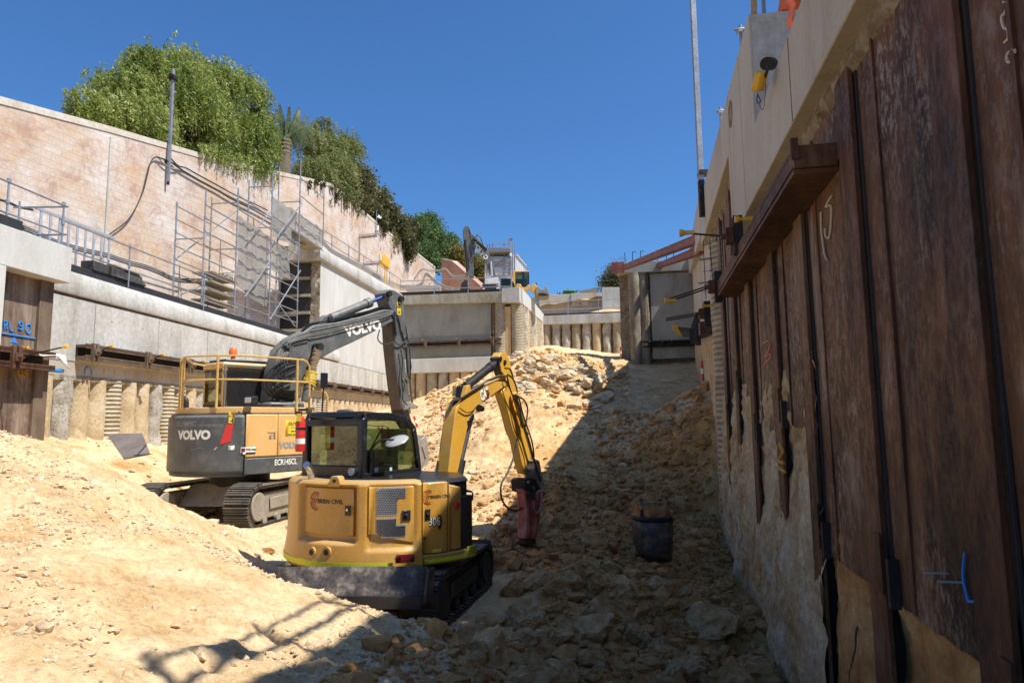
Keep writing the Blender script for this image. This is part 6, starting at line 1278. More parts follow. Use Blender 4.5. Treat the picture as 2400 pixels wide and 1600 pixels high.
# cab
RRb = atY(850, 1100, 8.78); RRb.z = 0; RLb = RRb-at.r*1.02; FRb = RRb+at.f*1.28; FLb = RLb+at.f*1.28
cz0 = zT-.02; czt = atY(850, 966, 8.78).z
cp = lambda x, y, z: RLb+at.r*x+at.f*y+Z*z
cabn = MB(); prof_ = [(0, cz0), (0, czt-.10), (.05, czt), (.55, czt+.0), (.95, czt-.06), (1.14, czt-.20), (1.24, czt-.6), (1.28, cz0)]
def cabframe(x0, x1, name, w_=.075, mat='black_paint', inner=None):
    b = MB(); cen = Vector((.6, (cz0+czt)/2)); n_ = len(prof_); o_ = [Vector(p) for p in prof_]; i_ = []
    for k in range(n_):
        p = o_[k]; pr = o_[k-1]; nx = o_[(k+1) % n_]; t = ((p-pr).normalized()+(nx-p).normalized()).normalized(); nn = Vector((-t.y, t.x)); nn = nn if (cen-p).dot(nn) > 0 else -nn; i_.append(p+nn*w_*1.25)
    for k in range(n_):
        j = (k+1) % n_; b.hexa([cp(x0, o_[k].x, o_[k].y), cp(x0, o_[j].x, o_[j].y), cp(x0, i_[j].x, i_[j].y), cp(x0, i_[k].x, i_[k].y), cp(x1, o_[k].x, o_[k].y), cp(x1, o_[j].x, o_[j].y), cp(x1, i_[j].x, i_[j].y), cp(x1, i_[k].x, i_[k].y)])
    return b.build(name, mat, ce, bevel=.008), i_
cab, inn = cabframe(.96, 1.02, 'cab_frame'); cab2, _ = cabframe(0, .06, 'cab_frame')
b = MB(); b.prism([cp(1.0, p.x, p.y) for p in inn], [cp(1.006, p.x, p.y) for p in inn]); b.build('side_glass', 'cab_glass', cab)
b = MB(); b.prism([cp(.02, p.x, p.y) for p in inn], [cp(.026, p.x, p.y) for p in inn]); b.build('side_glass', 'cab_glass', cab2)
for y0, y1, z0_, z1_, nm, mt in ((-.02, .06, cz0, cz0+.16, 'rear_sill', 'black_paint'), (-.02, .06, czt-.17, czt-.08, 'rear_header', 'black_paint')):
    b = MB(); b.hexa([cp(.03, y0, z0_), cp(.99, y0, z0_), cp(.99, y1, z0_), cp(.03, y1, z0_), cp(.03, y0, z1_), cp(.99, y0, z1_), cp(.99, y1, z1_), cp(.03, y1, z1_)]); b.build(nm, mt, ce, bevel=.015)
for x0 in (-.01, .93): b = MB(); b.hexa([cp(x0, -.025, cz0), cp(x0+.10, -.025, cz0), cp(x0+.10, .06, cz0), cp(x0, .06, cz0), cp(x0, -.02, czt-.08), cp(x0+.10, -.02, czt-.08), cp(x0+.10, .08, czt-.04), cp(x0, .08, czt-.04)]); b.build('rear_pillar', 'black_paint', ce, bevel=.02)
b = MB(); b.prism([cp(.0, .02, czt-.06), cp(1.02, .02, czt-.06), cp(1.02, .95, czt-.11), cp(0, .95, czt-.11)], [cp(.04, .07, czt+.02), cp(.98, .07, czt+.02), cp(.98, .9, czt-.03), cp(.04, .9, czt-.03)]); b.build('cab_roof', 'black_paint', ce, bevel=.025)
b = MB(); b.prism([cp(.09, .02, cz0+.15), cp(.93, .02, cz0+.15), cp(.93, .026, cz0+.15), cp(.09, .026, cz0+.15)], [cp(.09, .02, czt-.16), cp(.93, .02, czt-.16), cp(.93, .026, czt-.16), cp(.09, .026, czt-.16)]); b.build('rear_window', 'cab_glass_dark', ce)
b = MB(); b.prism([cp(.05, 1.23, cz0+.1), cp(.97, 1.23, cz0+.1), cp(.97, 1.236, cz0+.1), cp(.05, 1.236, cz0+.1)], [cp(.05, 1.12, czt-.22), cp(.97, 1.12, czt-.22), cp(.97, 1.126, czt-.22), cp(.05, 1.126, czt-.22)]); b.build('windscreen', 'cab_glass', ce)
b = MB(); b.box(cp(.5, .45, cz0+.12), (.5, .5, .14), (at.r, at.f, Z)); b.box(cp(.5, .25, cz0+.42), (.46, .12, .6), (at.r, at.f, Z)); b.box(cp(.5, .24, cz0+.80), (.26, .10, .18), (at.r, at.f, Z)); b.build('seat', 'rubber', ce, bevel=.04)
for x in (.15, .86): b = MB(); b.box(cp(x, .6, cz0+.2), (.14, .5, .3), (at.r, at.f, Z)); b.cyl(cp(x, .75, cz0+.3), cp(x, .8, cz0+.5), .02, n=8); b.build('console', 'rubber', ce, bevel=.03)
b = MB(); b.box(cp(.5, .65, cz0+.02), (.9, 1.1, .03), (at.r, at.f, Z)); b.build('cab_floor', 'black_paint', ce)
for k, ((x0, z0_), (x1, z1_)) in enumerate((((.15, cz0+.3), (.45, czt-.2)), ((.3, czt-.2), (.75, cz0+.35)), ((.55, cz0+.2), (.55, czt-.2)))): b = MB(); b.cyl(cp(x0, 1.18, z0_), cp(x1, 1.1, z1_), .012, n=6); b.build('inner_bar', 'red_paint', ce)
b = MB(); b.box(cp(.72, .35, (cz0+czt)/2), (.07, .05, czt-cz0-.2), (at.r, at.f, Z)); b.build('inner_post', 'timber', ce)
for (x, y, w2, h2) in ((882, 1112, .075, .18), (916, 1100, .05, .06)):
    p = Plane(cp(1.012, 0, 0), 28).un(x, y); b = MB(); b.box(p, (.003, w2, h2), (at.r, at.f, Z)); b.build('window_sticker', 'teal_sticker', cab)
# inner door window frame line on the side glass
CPl = Plane(cp(1.012, 0, 0), 28)
b = MB(); b.tube([CPl.un(x, y) for x, y in ((857, 998), (862, 996), (906, 999), (911, 1003), (912, 1035))], .005, 5); b.build('sliding_window_seal', 'black_paint', cab)
b = MB(); b.tube([CPl.un(x, y, .01) for x, y in ((868, 1108), (869, 1056))], .014, 6); b.tube([CPl.un(x, y, .01) for x, y in ((868, 1089), (930, 1089))], .009, 6); b.build('grab_handle', 'black_paint', cab)
# mirror, exhaust, lamp, extinguisher
c0_ = CPl.un(868, 1055, .03); c1_ = CPl.un(890, 1032, .16); c2_ = CPl.un(924, 1030, .3)
b = MB(); b.tube(spline([c0_, c1_, c2_], 6), .012, 8); b.build('mirror_arm', 'black_paint', ce)
b = MB(); cm = CPl.un(930, 1033, .3); nn = (Vector((0, 0, 1))+Vector((-.25, -.42, 0))).normalized(); b.lathe(cm, [(0, -.012), (.14, -.012), (.158, 0), (.14, .02), (.08, .036), (0, .042)], 24, nn); o = b.build('mirror', 'grey_lens', ce); o.scale = (1, 1, 1)
pt_ = lambda x, y, Y_: atY(x, y, Y_)
b = MB(); b.tube(spline([pt_(731, 1128, 8.62), pt_(730, 1112, 8.60), pt_(724, 1096, 8.56), pt_(718, 1088, 8.5)], 6), .045, 12); b.build('exhaust_pipe', 'chrome', ce)
b = MB(); c_ = pt_(834, 1104, 8.62); b.cyl(c_, c_+Vector((-.12, -.25, 0)).normalized()*.09, .055, .058, 16); o = b.build('work_lamp', 'black_paint', ce, bevel=.006); b = MB(); e_ = c_+Vector((-.12, -.25, 0)).normalized()*.09; b.cyl(e_, e_+Vector((-.12, -.25, 0)).normalized()*.006, .048, n=16); b.build('lens', 'grey_lens', o)
fx_ = thing('fire_extinguisher', 'pink red fire extinguisher with yellow tag strapped to the cab of the yellow excavator', 'extinguisher', pt_(703, 1058, 8.95))
b = MB(); b0_ = pt_(703, 1058, 8.95); b.lathe(b0_, [(0, 0), (.055, .0), (.062, .02), (.062, .38), (.045, .44), (.02, .46), (0, .46)], 18); b.build('cylinder', 'red_paint', fx_)
b = MB(); b.lathe(b0_+Z*.1, [(.0632, 0), (.0632, .07)], 18); b.build('label_band', 'letter_white', fx_)
b = MB(); b.lathe(b0_+Z*.28, [(.064, 0), (.064, .03)], 18); b.build('strap', 'black_paint', fx_)
b = MB(); b.cyl(b0_+Z*.46, b0_+Z*.52, .02, n=8); b.box(b0_+Z*.54+Vector((.03, 0, 0)), (.13, .03, .03)); b.build('valve', 'black_paint', fx_, bevel=.004)
b = MB(); b.box(b0_+Vector((-.0, -.078, .44)), (.06, .004, .10)); b.build('tag', 'sticker_yellow', fx_)
for x in (700, 848): b = MB(); p = pt_(x, 968, 8.95 if x < 800 else 8.8); b.box(p, (.08, .06, .05)); b.build('roof_lamp', 'black_paint', ce, bevel=.01)
b = MB(); p = pt_(700, 965, 9.0); b.cyl(p, p+Vector((.02, 0, .32)), .003, n=4); b.build('aerial', 'dark_steel', ce)
# front handle
b = MB(); p = lambda x, y: pt_(x, y, 9.3); b.tube(spline([p(1081, 1140), p(1084, 1150)], 4)+[p(1106, 1152), p(1108, 1156), p(1107, 1172)], .012, 6); b.tube([p(1080, 1142), p(1105, 1151)], .010, 6); b.build('front_handle', 'black_paint', ce)
# boom
z7 = lambda pts: z5(pts, 880, 830, 3.2)
fo = at(.42, 1.0, 0); BC = Plane(fo, 28)
bo = MB(); BC.slab(bo, z7([(535, 985), (548, 880), (580, 600), (598, 470), (608, 400), (640, 350), (690, 300), (780, 250), (870, 215), (955, 180), (992, 178), (1000, 205), (985, 235), (930, 270), (860, 320), (800, 370), (745, 425), (712, 490), (690, 560), (650, 740), (620, 880), (600, 990)]), -.17, .02)
boom = bo.build('boom', 'cat_boom', ce, bevel=.012)
xd = (BC.un(*z7([(870, 290)])[0], .02)-BC.un(*z7([(780, 335)])[0], .02)).normalized(); ud = -xd.cross(BC.n); ud = ud if ud.z > 0 else -ud
textobj('CAT', flatmap(BC.un(*z7([(818, 300)])[0], .02), xd, ud, BC.n), .22, 'letter_white', boom, 'maker_lettering', bold=.014, thick=.004, sx=.62)
textobj('CAT', flatmap(BC.un(*z7([(820, 302)])[0], .02), xd, ud, BC.n), .22, 'letter_black', boom, 'maker_lettering_edge', bold=.024, thick=.002, sx=.62)
q_ = [BC.un(*p_, .022) for p_ in z7([(838, 262), (856, 290), (846, 335), (826, 345), (836, 300)])]; b = MB(); b.prism(q_, [p_+BC.n*.002 for p_ in q_]); b.build('maker_flash', 'dark_red', boom)
for (o0, o1), pts in (((-.20, -.13), [(602, 330), (608, 235), (622, 215), (636, 225), (638, 300), (620, 335)]), ((-.03, .05), [(668, 320), (690, 235), (712, 228), (718, 280), (700, 305)])):
    b = MB(); BC.slab(b, z7(pts), o0, o1); b.build('cylinder_lug', 'cat_boom', boom, bevel=.008)
b = MB(); BC.slab(b, z7([(635, 320), (640, 240), (665, 228), (690, 240), (690, 300), (660, 320)]), -.12, -.04); b.build('cylinder_foot', 'black_paint', boom, bevel=.008)
b = MB(); b.cyl(BC.un(*z7([(672, 245)])[0], -.07), BC.un(*z7([(872, 88)])[0], -.07), .068, n=18); b.cyl(BC.un(*z7([(850, 105)])[0], -.07), BC.un(*z7([(876, 85)])[0], -.07), .078, n=18); b.build('arm_cylinder', 'dark_steel', ce, bevel=.005)
b = MB(); b.cyl(BC.un(*z7([(870, 90)])[0], -.07), BC.un(*z7([(935, 35)])[0], -.07), .033, n=14); b.build('cylinder_rod', 'blue_rod', ce)
b = MB(); b.cyl(BC.un(*z7([(606, 985)])[0], -.04), BC.un(*z7([(645, 795)])[0], -.04), .068, n=18); b.build('boom_cylinder', 'dark_steel', ce)
b = MB(); b.cyl(BC.un(*z7([(645, 795)])[0], -.04), BC.un(*z7([(708, 520)])[0], -.04), .036, n=14); b.build('cylinder_rod', 'chrome', ce)
b = MB(); BC.slab(b, z7([(690, 500), (735, 440), (745, 470), (722, 530), (700, 560)]), -.10, .03); b.build('cylinder_bracket', 'black_paint', boom, bevel=.008)
# boom light
b = MB(); c_ = BC.un(*z7([(775, 403)])[0], .1); b.cyl(c_, c_+BC.f*.10-Z*.01, .055, .045, 16); b.tube(spline([BC.un(*p_, .05) for p_ in z7([(632, 405), (680, 435), (720, 430), (750, 400)])], 5), .008, 6); b.build('boom_light', 'black_paint', boom)
# arm (two plates and a spine)
ar = MB(); BC.slab(ar, z7([(925, 15), (945, -15), (985, -10), (1010, 60), (1045, 200), (1078, 300), (1130, 520), (1185, 740), (1212, 880), (1180, 905), (1120, 895), (1095, 810), (1060, 640), (1028, 570), (985, 400), (945, 285), (985, 235), (975, 165), (945, 130)]), -.15, .0)
arm = ar.build('arm', 'cat_boom', ce, bevel=.010)
b = MB(); BC.slab(b, z7([(918, 35), (935, 10), (962, 150), (945, 170), (930, 130)]), -.13, -.02); b.build('arm_nose', 'black_paint', arm, bevel=.004)
for p_ in ((935, 35), (968, 60), (985, 205), (1165, 870)): c_ = BC.un(*z7([p_])[0], .0); b = MB(); b.cyl(c_-BC.n*.17, c_+BC.n*.02, .04, n=14); b.build('pin', 'dark_steel', arm)
b = MB(); b.cyl(BC.un(*z7([(1040, 290)])[0], .08), BC.un(*z7([(1115, 545)])[0], .08), .05, n=14); b.build('bucket_cylinder', 'cat_boom', ce)
b = MB(); b.cyl(BC.un(*z7([(1115, 545)])[0], .08), BC.un(*z7([(1195, 830)])[0], .08), .026, n=12); b.build('cylinder_rod', 'chrome', ce)
# hoses on the back of the boom: rows of pipes
for i in range(7):
    b = MB(); o_ = -.17+.035*i; dx = i*12
    b.tube([BC.un(*p_, -.17) for p_ in z7([(445+dx, 930), (470+dx*1.05, 800)])], .017, 6); b.build('hose_end', 'cable_black', boom)
    b = MB(); b.tube(spline([BC.un(*p_, -.18+.01*i) for p_ in z7([(470+dx*.95, 800), (500+dx*.85, 600), (535+dx*.75, 420), (570+dx*.5, 370), (620+dx*.3, 345)])], 6), .009, 6); b.build('boom_pipe', 'boom_brown' if i % 2 else 'cat_boom', boom)
b = MB()
for i in range(4): b.tube(spline([BC.un(*p_, -.1+.03*i) for p_ in z7([(560, 420), (580, 350), (620, 325+i*6), (640, 310+i*8)])], 5), .018, 6)
b.build('elbow_hoses', 'cable_black', boom)
b = MB(); b.tube([BC.un(*p_, -.1) for p_ in z7([(530, 395), (550, 330), (590, 318), (598, 330)])], .012, 6); b.build('hose_guard', 'cat_boom', boom)
for i in range(4):
    b = MB(); b.tube(spline([BC.un(*p_, .03+.012*i) for p_ in z7([(640, 345-i*6), (720, 290-i*5), (800, 240-i*5), (820+8*i, 200-i*3), (870, 192-i*3), (930, 165-i*2), (990, 150+i*5)])], 5), .011, 6); b.build('boom_pipe', 'cat_boom' if i < 2 else 'boom_brown', boom)
for i, pts in enumerate((((990, 150), (1035, 190), (1062, 270), (1058, 310)), ((985, 158), (1010, 260), (1040, 330), (1075, 400), (1100, 520), (1145, 600)), ((970, 105), (1005, 110), (1025, 150), (1028, 180)), ((1060, 310), (1110, 340), (1140, 400), (1135, 480), (1125, 540)), ((1078, 330), (1100, 430), (1130, 520), (1175, 660), (1190, 770)), ((1050, 300), (1085, 420), (1100, 520), (1150, 640), (1185, 780), (1240, 950)))):
    b = MB(); b.tube(spline([BC.un(*p_, .08+.02*i) for p_ in z7(pts)], 6), .014, 6); b.build('arm_hose', 'cable_black', arm)
b = MB(); b.tube(spline([BC.un(*p_, .05) for p_ in z7([(1060, 640), (1040, 760), (990, 890), (945, 970), (942, 1060), (970, 1125), (1020, 1165), (1075, 1165), (1120, 1130), (1132, 1090)])], 7), .016, 8); b.build('loop_hose', 'cable_black', ce)
b = MB(); b.tube(spline([BC.un(*p_, .17) for p_ in z7([(1190, 780), (1235, 930), (1245, 1050), (1235, 1150), (1210, 1190), (1188, 1160), (1180, 1100)])], 7), .016, 8); b.build('loop_hose', 'cable_grey', ce)
# breaker
hb = MB(); BC.slab(hb, z7([(1118, 1005), (1140, 1030), (1195, 1040), (1262, 1025), (1292, 1045), (1262, 1065), (1240, 1180), (1218, 1330), (1208, 1385), (1130, 1385), (1138, 1300), (1140, 1150), (1128, 1050)]), -.02, .16)
hammer = hb.build('breaker', 'hammer_red', ce, bevel=.02)
b = MB(); BC.slab(b, z7([(1132, 1385), (1205, 1385), (1202, 1420), (1178, 1422), (1175, 1440), (1135, 1436), (1128, 1425)]), .0, .14); b.build('breaker_nose', 'dark_steel', hammer, bevel=.012)
b = MB(); BC.slab(b, z7([(1125, 940), (1145, 925), (1205, 935), (1235, 960), (1240, 1000), (1200, 1040), (1130, 1030)]), -.14, .14); b.build('coupler', 'dark_steel', hammer, bevel=.012)
b = MB(); BC.slab(b, z7([(1190, 860), (1215, 790), (1232, 800), (1250, 905), (1268, 980), (1250, 1020), (1215, 960)]), -.05, .16); b.build('link', 'sieve_steel', ce, bevel=.01)
for p_ in ((1150, 960), (1190, 1000), (1248, 912), (1262, 990), (1213, 800)): c_ = BC.un(*z7([p_])[0], .17); b = MB(); b.cyl(c_-BC.n*.34, c_, .03, n=12); b.build('pin', 'chrome', hammer)
b = MB(); BC.slab(b, z7([(1140, 1090), (1142, 1035), (1198, 1035), (1196, 1090)]), .155, .175); b.build('breaker_window', 'black_paint', hammer)
# ------------------------------------------------------------------ scaffold, rails, cables and small site things
def lp(x, y, v): u, z = LW.un(x, y, v); return LW.pt(u, v, z)
def tubes(name, segs, r, mat, parent, n=7):
    b = MB()
    for s in segs: b.tube(s, r, n)
    return b.build(name, mat, parent)
def couplers(pts, parent, mat='galvanised', s=.07):
    b = MB()
    for p in pts: b.cyl(p-Z*s*.6, p+Z*s*.6, s*.62, n=8)
    return b.build('coupler', mat, parent)
sf = thing('scaffold', 'galvanised tube scaffold with torn grey netting standing against the block wall', 'scaffold', LW.pt(28, -.3, 4.1))
vF, vBk = -.25, -1.35
z3 = lambda x, y: (400+x/3.137, 350+y/3.137)
fr_ = [((262, 310), (225, 1150)), ((500, 285), (465, 1185)), ((755, 165), (718, 1290)), ((960, 70), (925, 1310)), ((1130, 280), (1118, 715))]
ST = []
for i, (a, c) in enumerate(fr_):
    p0 = lp(*z3(*c), vF); u = LW.un(*z3((a[0]+c[0])/2, (a[1]+c[1])/2), vF)[0]; zt0_ = LW.un(*z3(*a), vF)[1]; zb0_ = LW.un(*z3(*c), vF)[1]; ST.append((u, zb0_, zt0_))
for i, (u, z0_, z1_) in enumerate(ST):
    for v, dz in ((vF, 0), (vBk, -.35)):
        if v == vBk and i == 4: continue
        tubes('standard', [[LW.pt(u, v, z0_), LW.pt(u, v, z1_+dz)]], .031, 'galvanised', sf)
        couplers([LW.pt(u, v, z) for z in np.arange(z0_+.3, z1_+dz-.1, .5)], sf)
fl_ = 0
lev = np.arange(ST[0][1]+.25, ST[0][2]-.1, .5)
for z in lev:
    tubes('ledger', [[LW.pt(ST[0][0], vF, z), LW.pt(ST[1][0], vF, z)]], .027, 'galvanised', sf)
    tubes('ledger', [[LW.pt(ST[0][0], vBk, z), LW.pt(ST[1][0], vBk, z)]], .022, 'old_pipe', sf)
for k, z in enumerate(np.arange(ST[1][1]+.3, 9.9, .55)):
    if z < ST[1][2]: tubes('ledger', [[LW.pt(ST[1][0], vF, z), LW.pt(ST[2][0], vF, z)]], .027, 'galvanised', sf)
    if z < 9.4: tubes('ledger', [[LW.pt(ST[2][0], vF, z+.1), LW.pt(ST[3][0], vF, z+.1)]], .027, 'galvanised', sf)
for z in (ST[3][2]-1.0, ST[3][2]-1.9, ST[3][2]-2.9, ST[3][2]-3.9): 
    z_ = z; tubes('ledger', [[LW.pt(ST[3][0], vF, z_), LW.pt(ST[4][0], vF, z_+.0)]], .027, 'galvanised', sf)
for i in range(4):
    for z in np.arange(ST[i][1]+.6, ST[i][2]-.3, 1.9): tubes('transom', [[LW.pt(ST[i][0], vF, z), LW.pt(ST[i][0], vBk, z)]], .027, 'galvanised', sf)
for (i, v0_, z0_, j, v1_, z1_) in ((0, vBk, 6.0, 1, vF, 8.6), (0, vBk, 4.6, 1, vF, 6.1)): tubes('brace', [[LW.pt(ST[i][0], v0_, z0_), LW.pt(ST[j][0], v1_, z1_)]], .024, 'galvanised', sf)
for a, c in (((545, 1085), (750, 795)), ((745, 690), (965, 395)), ((730, 1250), (955, 890)), ((590, 630), (740, 455)), ((735, 1060), (915, 1300))): tubes('brace', [[lp(*z3(*a), vF+.06), lp(*z3(*c), vF+.06)]], .031, 'galvanised', sf)
# plank landings of the stair inside the first bays
for z in np.arange(4.35, 5.9, .34):
    b = MB(); LW.box(b, ST[0][0]+.9, ST[1][0]+.6, vBk+.15, vF-.15, z, z+.05); b.build('stair_tread', 'timber_ply', sf)
b = MB(); LW.box(b, ST[3][0]-.4, ST[4][0], vBk, vF-.02, 9.35, 9.42); b.build('deck_boards', 'timber_ply', sf)
def net(corners, seed, name='debris_net', nu=26, nv=20, amp=.12, rag=.0, _=0):
    (a, b_, c, d) = corners; P = []   # a top-left, b top-right, c bottom-right, d bottom-left
    for j in range(nv+1):
        t = j/nv; row = []
        for i in range(nu+1):
            s = i/nu; p = a.lerp(b_, s).lerp(d.lerp(c, s), t); q = Vector((s*5, t*4, seed))
            row.append(p+LW.n*(amp*.35*noise.fractal(q, 1, 2, 4)+.022*sin(s*17+3*noise.noise(q)))-Z*(rag*max(0, noise.noise(Vector((s*3, seed, 1))))*t+.08*sin(s*pi*3)**2*(1-t)))
        P.append(row)
    b = MB(); b.grid(P); return b.build(name, 'debris_net', sf, ang=180)
N = lambda x, y: lp(*z3(x, y), vF-.24)
net((N(500, 480), N(735, 640), N(705, 1170), N(480, 1000)), 1, rag=.3)
net((N(742, 340), N(950, 470), N(955, 730), N(745, 640)), 2, rag=.2)
net((N(950, 470), N(1125, 590), N(1120, 700), N(950, 620)), 3)
net((N(740, 660), N(865, 720), N(885, 960), N(730, 880)), 4, rag=.4)
net((lp(*z3(950, 620), vF-.9), lp(*z3(1120, 640), vF-.9), lp(*z3(1118, 712), vF-.5), lp(*z3(955, 700), vF-.5)), 5)
for k in range(4): 
    b = MB(); b.tube(spline([lp(*z3(250+60*k, 900+20*k), -.9), lp(*z3(330+40*k, 915+8*k), -.8), lp(*z3(460, 905+22*k), -.7)], 5), .015, 5); b.build('cable_bundle', 'cable_black', sf)
# handrails
def rail(name_label, pts_top, pts_mid, posts, group=None, r=.024):
    t = thing('guard_rail', name_label, 'railing', posts[0][0], group)
    tubes('top_rail', [pts_top], r, 'galvanised', t); tubes('mid_rail', [pts_mid], r, 'galvanised', t)
    for a, c in posts: tubes('post', [[a, c]], r, 'galvanised', t); couplers([c-Z*.04, a.lerp(c, .5)], t)
    return t
R = lambda x, y, v=-.2: lp(x, y, v)
def z1_(x, y): return (x/3.136, 200+y/3.136)
vr = -.2
uA = LW.un(487, 640, vr)[0]; zTp = 5.3; 
def post_at(x, v, zb_, ztop): u = LW.un(x, 640, v)[0]; return (LW.pt(u, v, zb_), LW.pt(u, v, ztop))
zT1 = LW.un(*z1_(950, 1185), vr)[1]; zM1 = LW.un(*z1_(950, 1360), vr)[1]
u0 = LW.un(*z1_(480, 1030), vr)[0]; u1 = LW.un(487, 645, vr)[0]
rail('galvanised handrail along the left walkway between the ladder and the scaffold', [LW.pt(u0-.2, vr, zT1), LW.pt(u1+.3, vr, zT1)], [LW.pt(u0, vr, zM1), LW.pt(u1+.3, vr, zM1)], [post_at(302, vr, 4.15, zT1+.05), post_at(480, vr, 4.15, zT1+.05)])
v2 = .55; a0 = lp(*z1_(0, 685), v2); a1 = lp(*z1_(70, 700), v2); a2 = lp(*z1_(465, 880), v2); zt_r = a2.z
uq0 = LW.un(*z1_(60, 800), v2)[0]; uq1 = LW.un(*z1_(463, 1000), v2)[0]; zq = LW.un(*z1_(463, 880), v2)[1]; zqm = LW.un(*z1_(463, 1090), v2)[1]; zqb = LW.un(*z1_(450, 1165), v2)[1]
rail('galvanised handrail on top of the white pier at the far left', [LW.pt(uq0-4, v2, zq), LW.pt(uq1+.05, v2, zq)], [LW.pt(uq0-4, v2, zqm), LW.pt(uq1+.05, v2, zqm)], [(LW.pt(uq0, v2, zqb), LW.pt(uq0, v2, zq+.08)), (LW.pt(uq1, v2, zqb), LW.pt(uq1, v2, zq+.08))])
t = thing('rail_return', 'short galvanised return tubes joining the far left handrail to the walkway rail', 'railing', LW.pt(uq1, v2, zq))
for z in (zq-.03, zqm-.03): tubes('tube', [[LW.pt(uq1+.02, v2+.1, z), LW.pt(uq1-.1, vr-.5, z)]], .024, 'galvanised', t)
tubes('tube', [[LW.pt(uq1-.15, vr-.3, 4.6), LW.pt(uq1-.15, vr-.3, zq+.1)]], .024, 'galvanised', t)
# rails climbing the higher left wall
zr_ = lambda x, y: (700+x/3.92, 350+y/3.92); vh = HV-.15
hp = [((305, 940), (305, 790)), ((460, 1030), (462, 890)), ((597, 1110), (598, 980)), ((722, 1185), (722, 1055)), ((835, 1235), (838, 1130)), ((935, 1300), (936, 1195))]
rail('galvanised handrail climbing the cap of the higher left wall', [lp(*zr_(228, 745), vh)]+[lp(*zr_(*c), vh) for a, c in hp], [lp(*zr_(228, 830), vh)]+[lp(*zr_(a[0], (a[1]+c[1])/2+15), vh) for a, c in hp], [(lp(*zr_(*a), vh), lp(*zr_(*c), vh)) for a, c in hp])
zc5 = lambda x, y: (930+x/4.9, 640+y/4.9)
def clp(x, y, v=-.15): u, z = CL.un(x, y, v); return CL.pt(u, v, z)
xs_ = [(430, 250, 45), (820, 235, 30), (1187, 218, 38), (1318, 190, 40)]
rail('galvanised handrail along the top of the grey cross wall', [clp(*zc5(45, 95)), clp(*zc5(1325, 38))], [clp(*zc5(45, 190)), clp(*zc5(1325, 152))], [(clp(*zc5(x, a_)), clp(*zc5(x, b_))) for x, a_, b_ in xs_], r=.035)
zc6 = lambda x, y: (1240+x/5.113, 600+y/5.113)
def ccp(x, y, v=.2): u, z = CC.un(x, y, v); return CC.pt(u, v, z)
rail('galvanised handrail along the distant centre wall', [ccp(*zc6(75, 555)), ccp(*zc6(1120, 512))], [ccp(*zc6(75, 648)), ccp(*zc6(1120, 615))], [(ccp(*zc6(x, a_)), ccp(*zc6(x, b_))) for x, a_, b_ in ((85, 640, 545), (466, 700, 528), (830, 688, 510))], r=.035)
# ladder on its side along the walkway
ld = thing('ladder', 'aluminium ladder stored on its side along the left walkway', 'ladder', LW.pt(18, -.6, 4.2))
vl = -.55; La = lp(*z1_(260, 905), vl); Lb = lp(*z1_(840, 1120), vl); ul0, ul1 = LW.un(*z1_(260, 905), vl)[0], LW.un(*z1_(840, 1120), vl)[0]; zl_ = (La.z+Lb.z)/2
for z in (zl_, 4.24): b = MB(); LW.box(b, ul0, ul1, vl-.03, vl+.03, z-.04, z+.04); b.build('stile', 'aluminium', ld, bevel=.006)
for k in range(9): u = ul0+.2+(ul1-ul0-.4)*k/8; b = MB(); LW.box(b, u-.03, u+.03, vl-.02, vl+.02, 4.28, zl_-.04); b.build('rung', 'aluminium', ld, bevel=.006)
# wall pole with clamp
pv = .14
def bp_(x, y, v=.1): u, z = BW.un(x, y, v); return BW.pt(u, v, z)
pt0 = bp_(392, 425, pv); pt1 = bp_(408, 165, pv); um = BW.un(400, 300, pv)[0]
pp = thing('wall_pole', 'galvanised box pole fixed to the block wall, rising in front of the tree', 'pole', BW.pt(um, pv, pt0.z))
b = MB(); BW.box(b, um-.05, um+.05, pv-.05, pv+.05, pt0.z, pt1.z); b.build('tube', 'galvanised', pp, bevel=.006)
b = MB(); BW.box(b, um-.16, um+.20, pv-.1, pv+.1, pt1.z-.38, pt1.z-.24); BW.box(b, um-.1, um+.1, pv-.14, pv+.14, pt1.z-.45, pt1.z-.30); b.build('clamp', 'dark_steel', pp, bevel=.02)
b = MB(); BW.box(b, um-.04, um+.04, pv-.04, pv+.04, pt0.z-.12, pt0.z-.002); b.build('foot', 'dark_steel', pp)
for z in (pt0.z+.8, pt0.z+2.0): b = MB(); BW.box(b, um-.1, um+.1, .0, pv-.05, z, z+.06); b.build('wall_bracket', 'dark_steel', pp)
# cables
zz1 = lambda x, y: (x/2.613, y/2.613)
def cable(name, label, pts, r, mat, group=None, n=7):
    b = MB(); b.tube(spline(pts, n), r, 6); return tag(b.build(name, mat, None), label, 'cable', group)
cable('looped_cable', 'grey cable looping up the block wall from the ladder end to the wall pole', [bp_(*zz1(x, y), .1) for x, y in ((672, 1435), (790, 1340), (870, 1190), (905, 1060), (925, 990), (960, 962), (1020, 985))], .024, 'cable_black')
cable('wall_cable', 'upper black cable sagging from the wall pole towards the scaffold', [bp_(*zz1(x, y), .1) for x, y in ((1040, 965), (1090, 1015), (1140, 1030), (1230, 1080), (1340, 1140), (1440, 1195), (1560, 1250), (1640, 1290))], .03, 'cable_black')
cable('wall_cable', 'lower black cable running from the pole down behind the scaffold', [bp_(*zz1(x, y), .1) for x, y in ((960, 962), (1040, 990), (1120, 1045), (1240, 1115), (1330, 1165), (1420, 1220), (1560, 1290), (1700, 1370), (1810, 1430))], .034, 'cable_black')
cable('wall_cable', 'short cable hooked under the foot of the wall pole', [bp_(*zz1(x, y), .1) for x, y in ((970, 965), (1000, 1000), (1040, 1028), (1090, 1035))], .025, 'cable_grey')
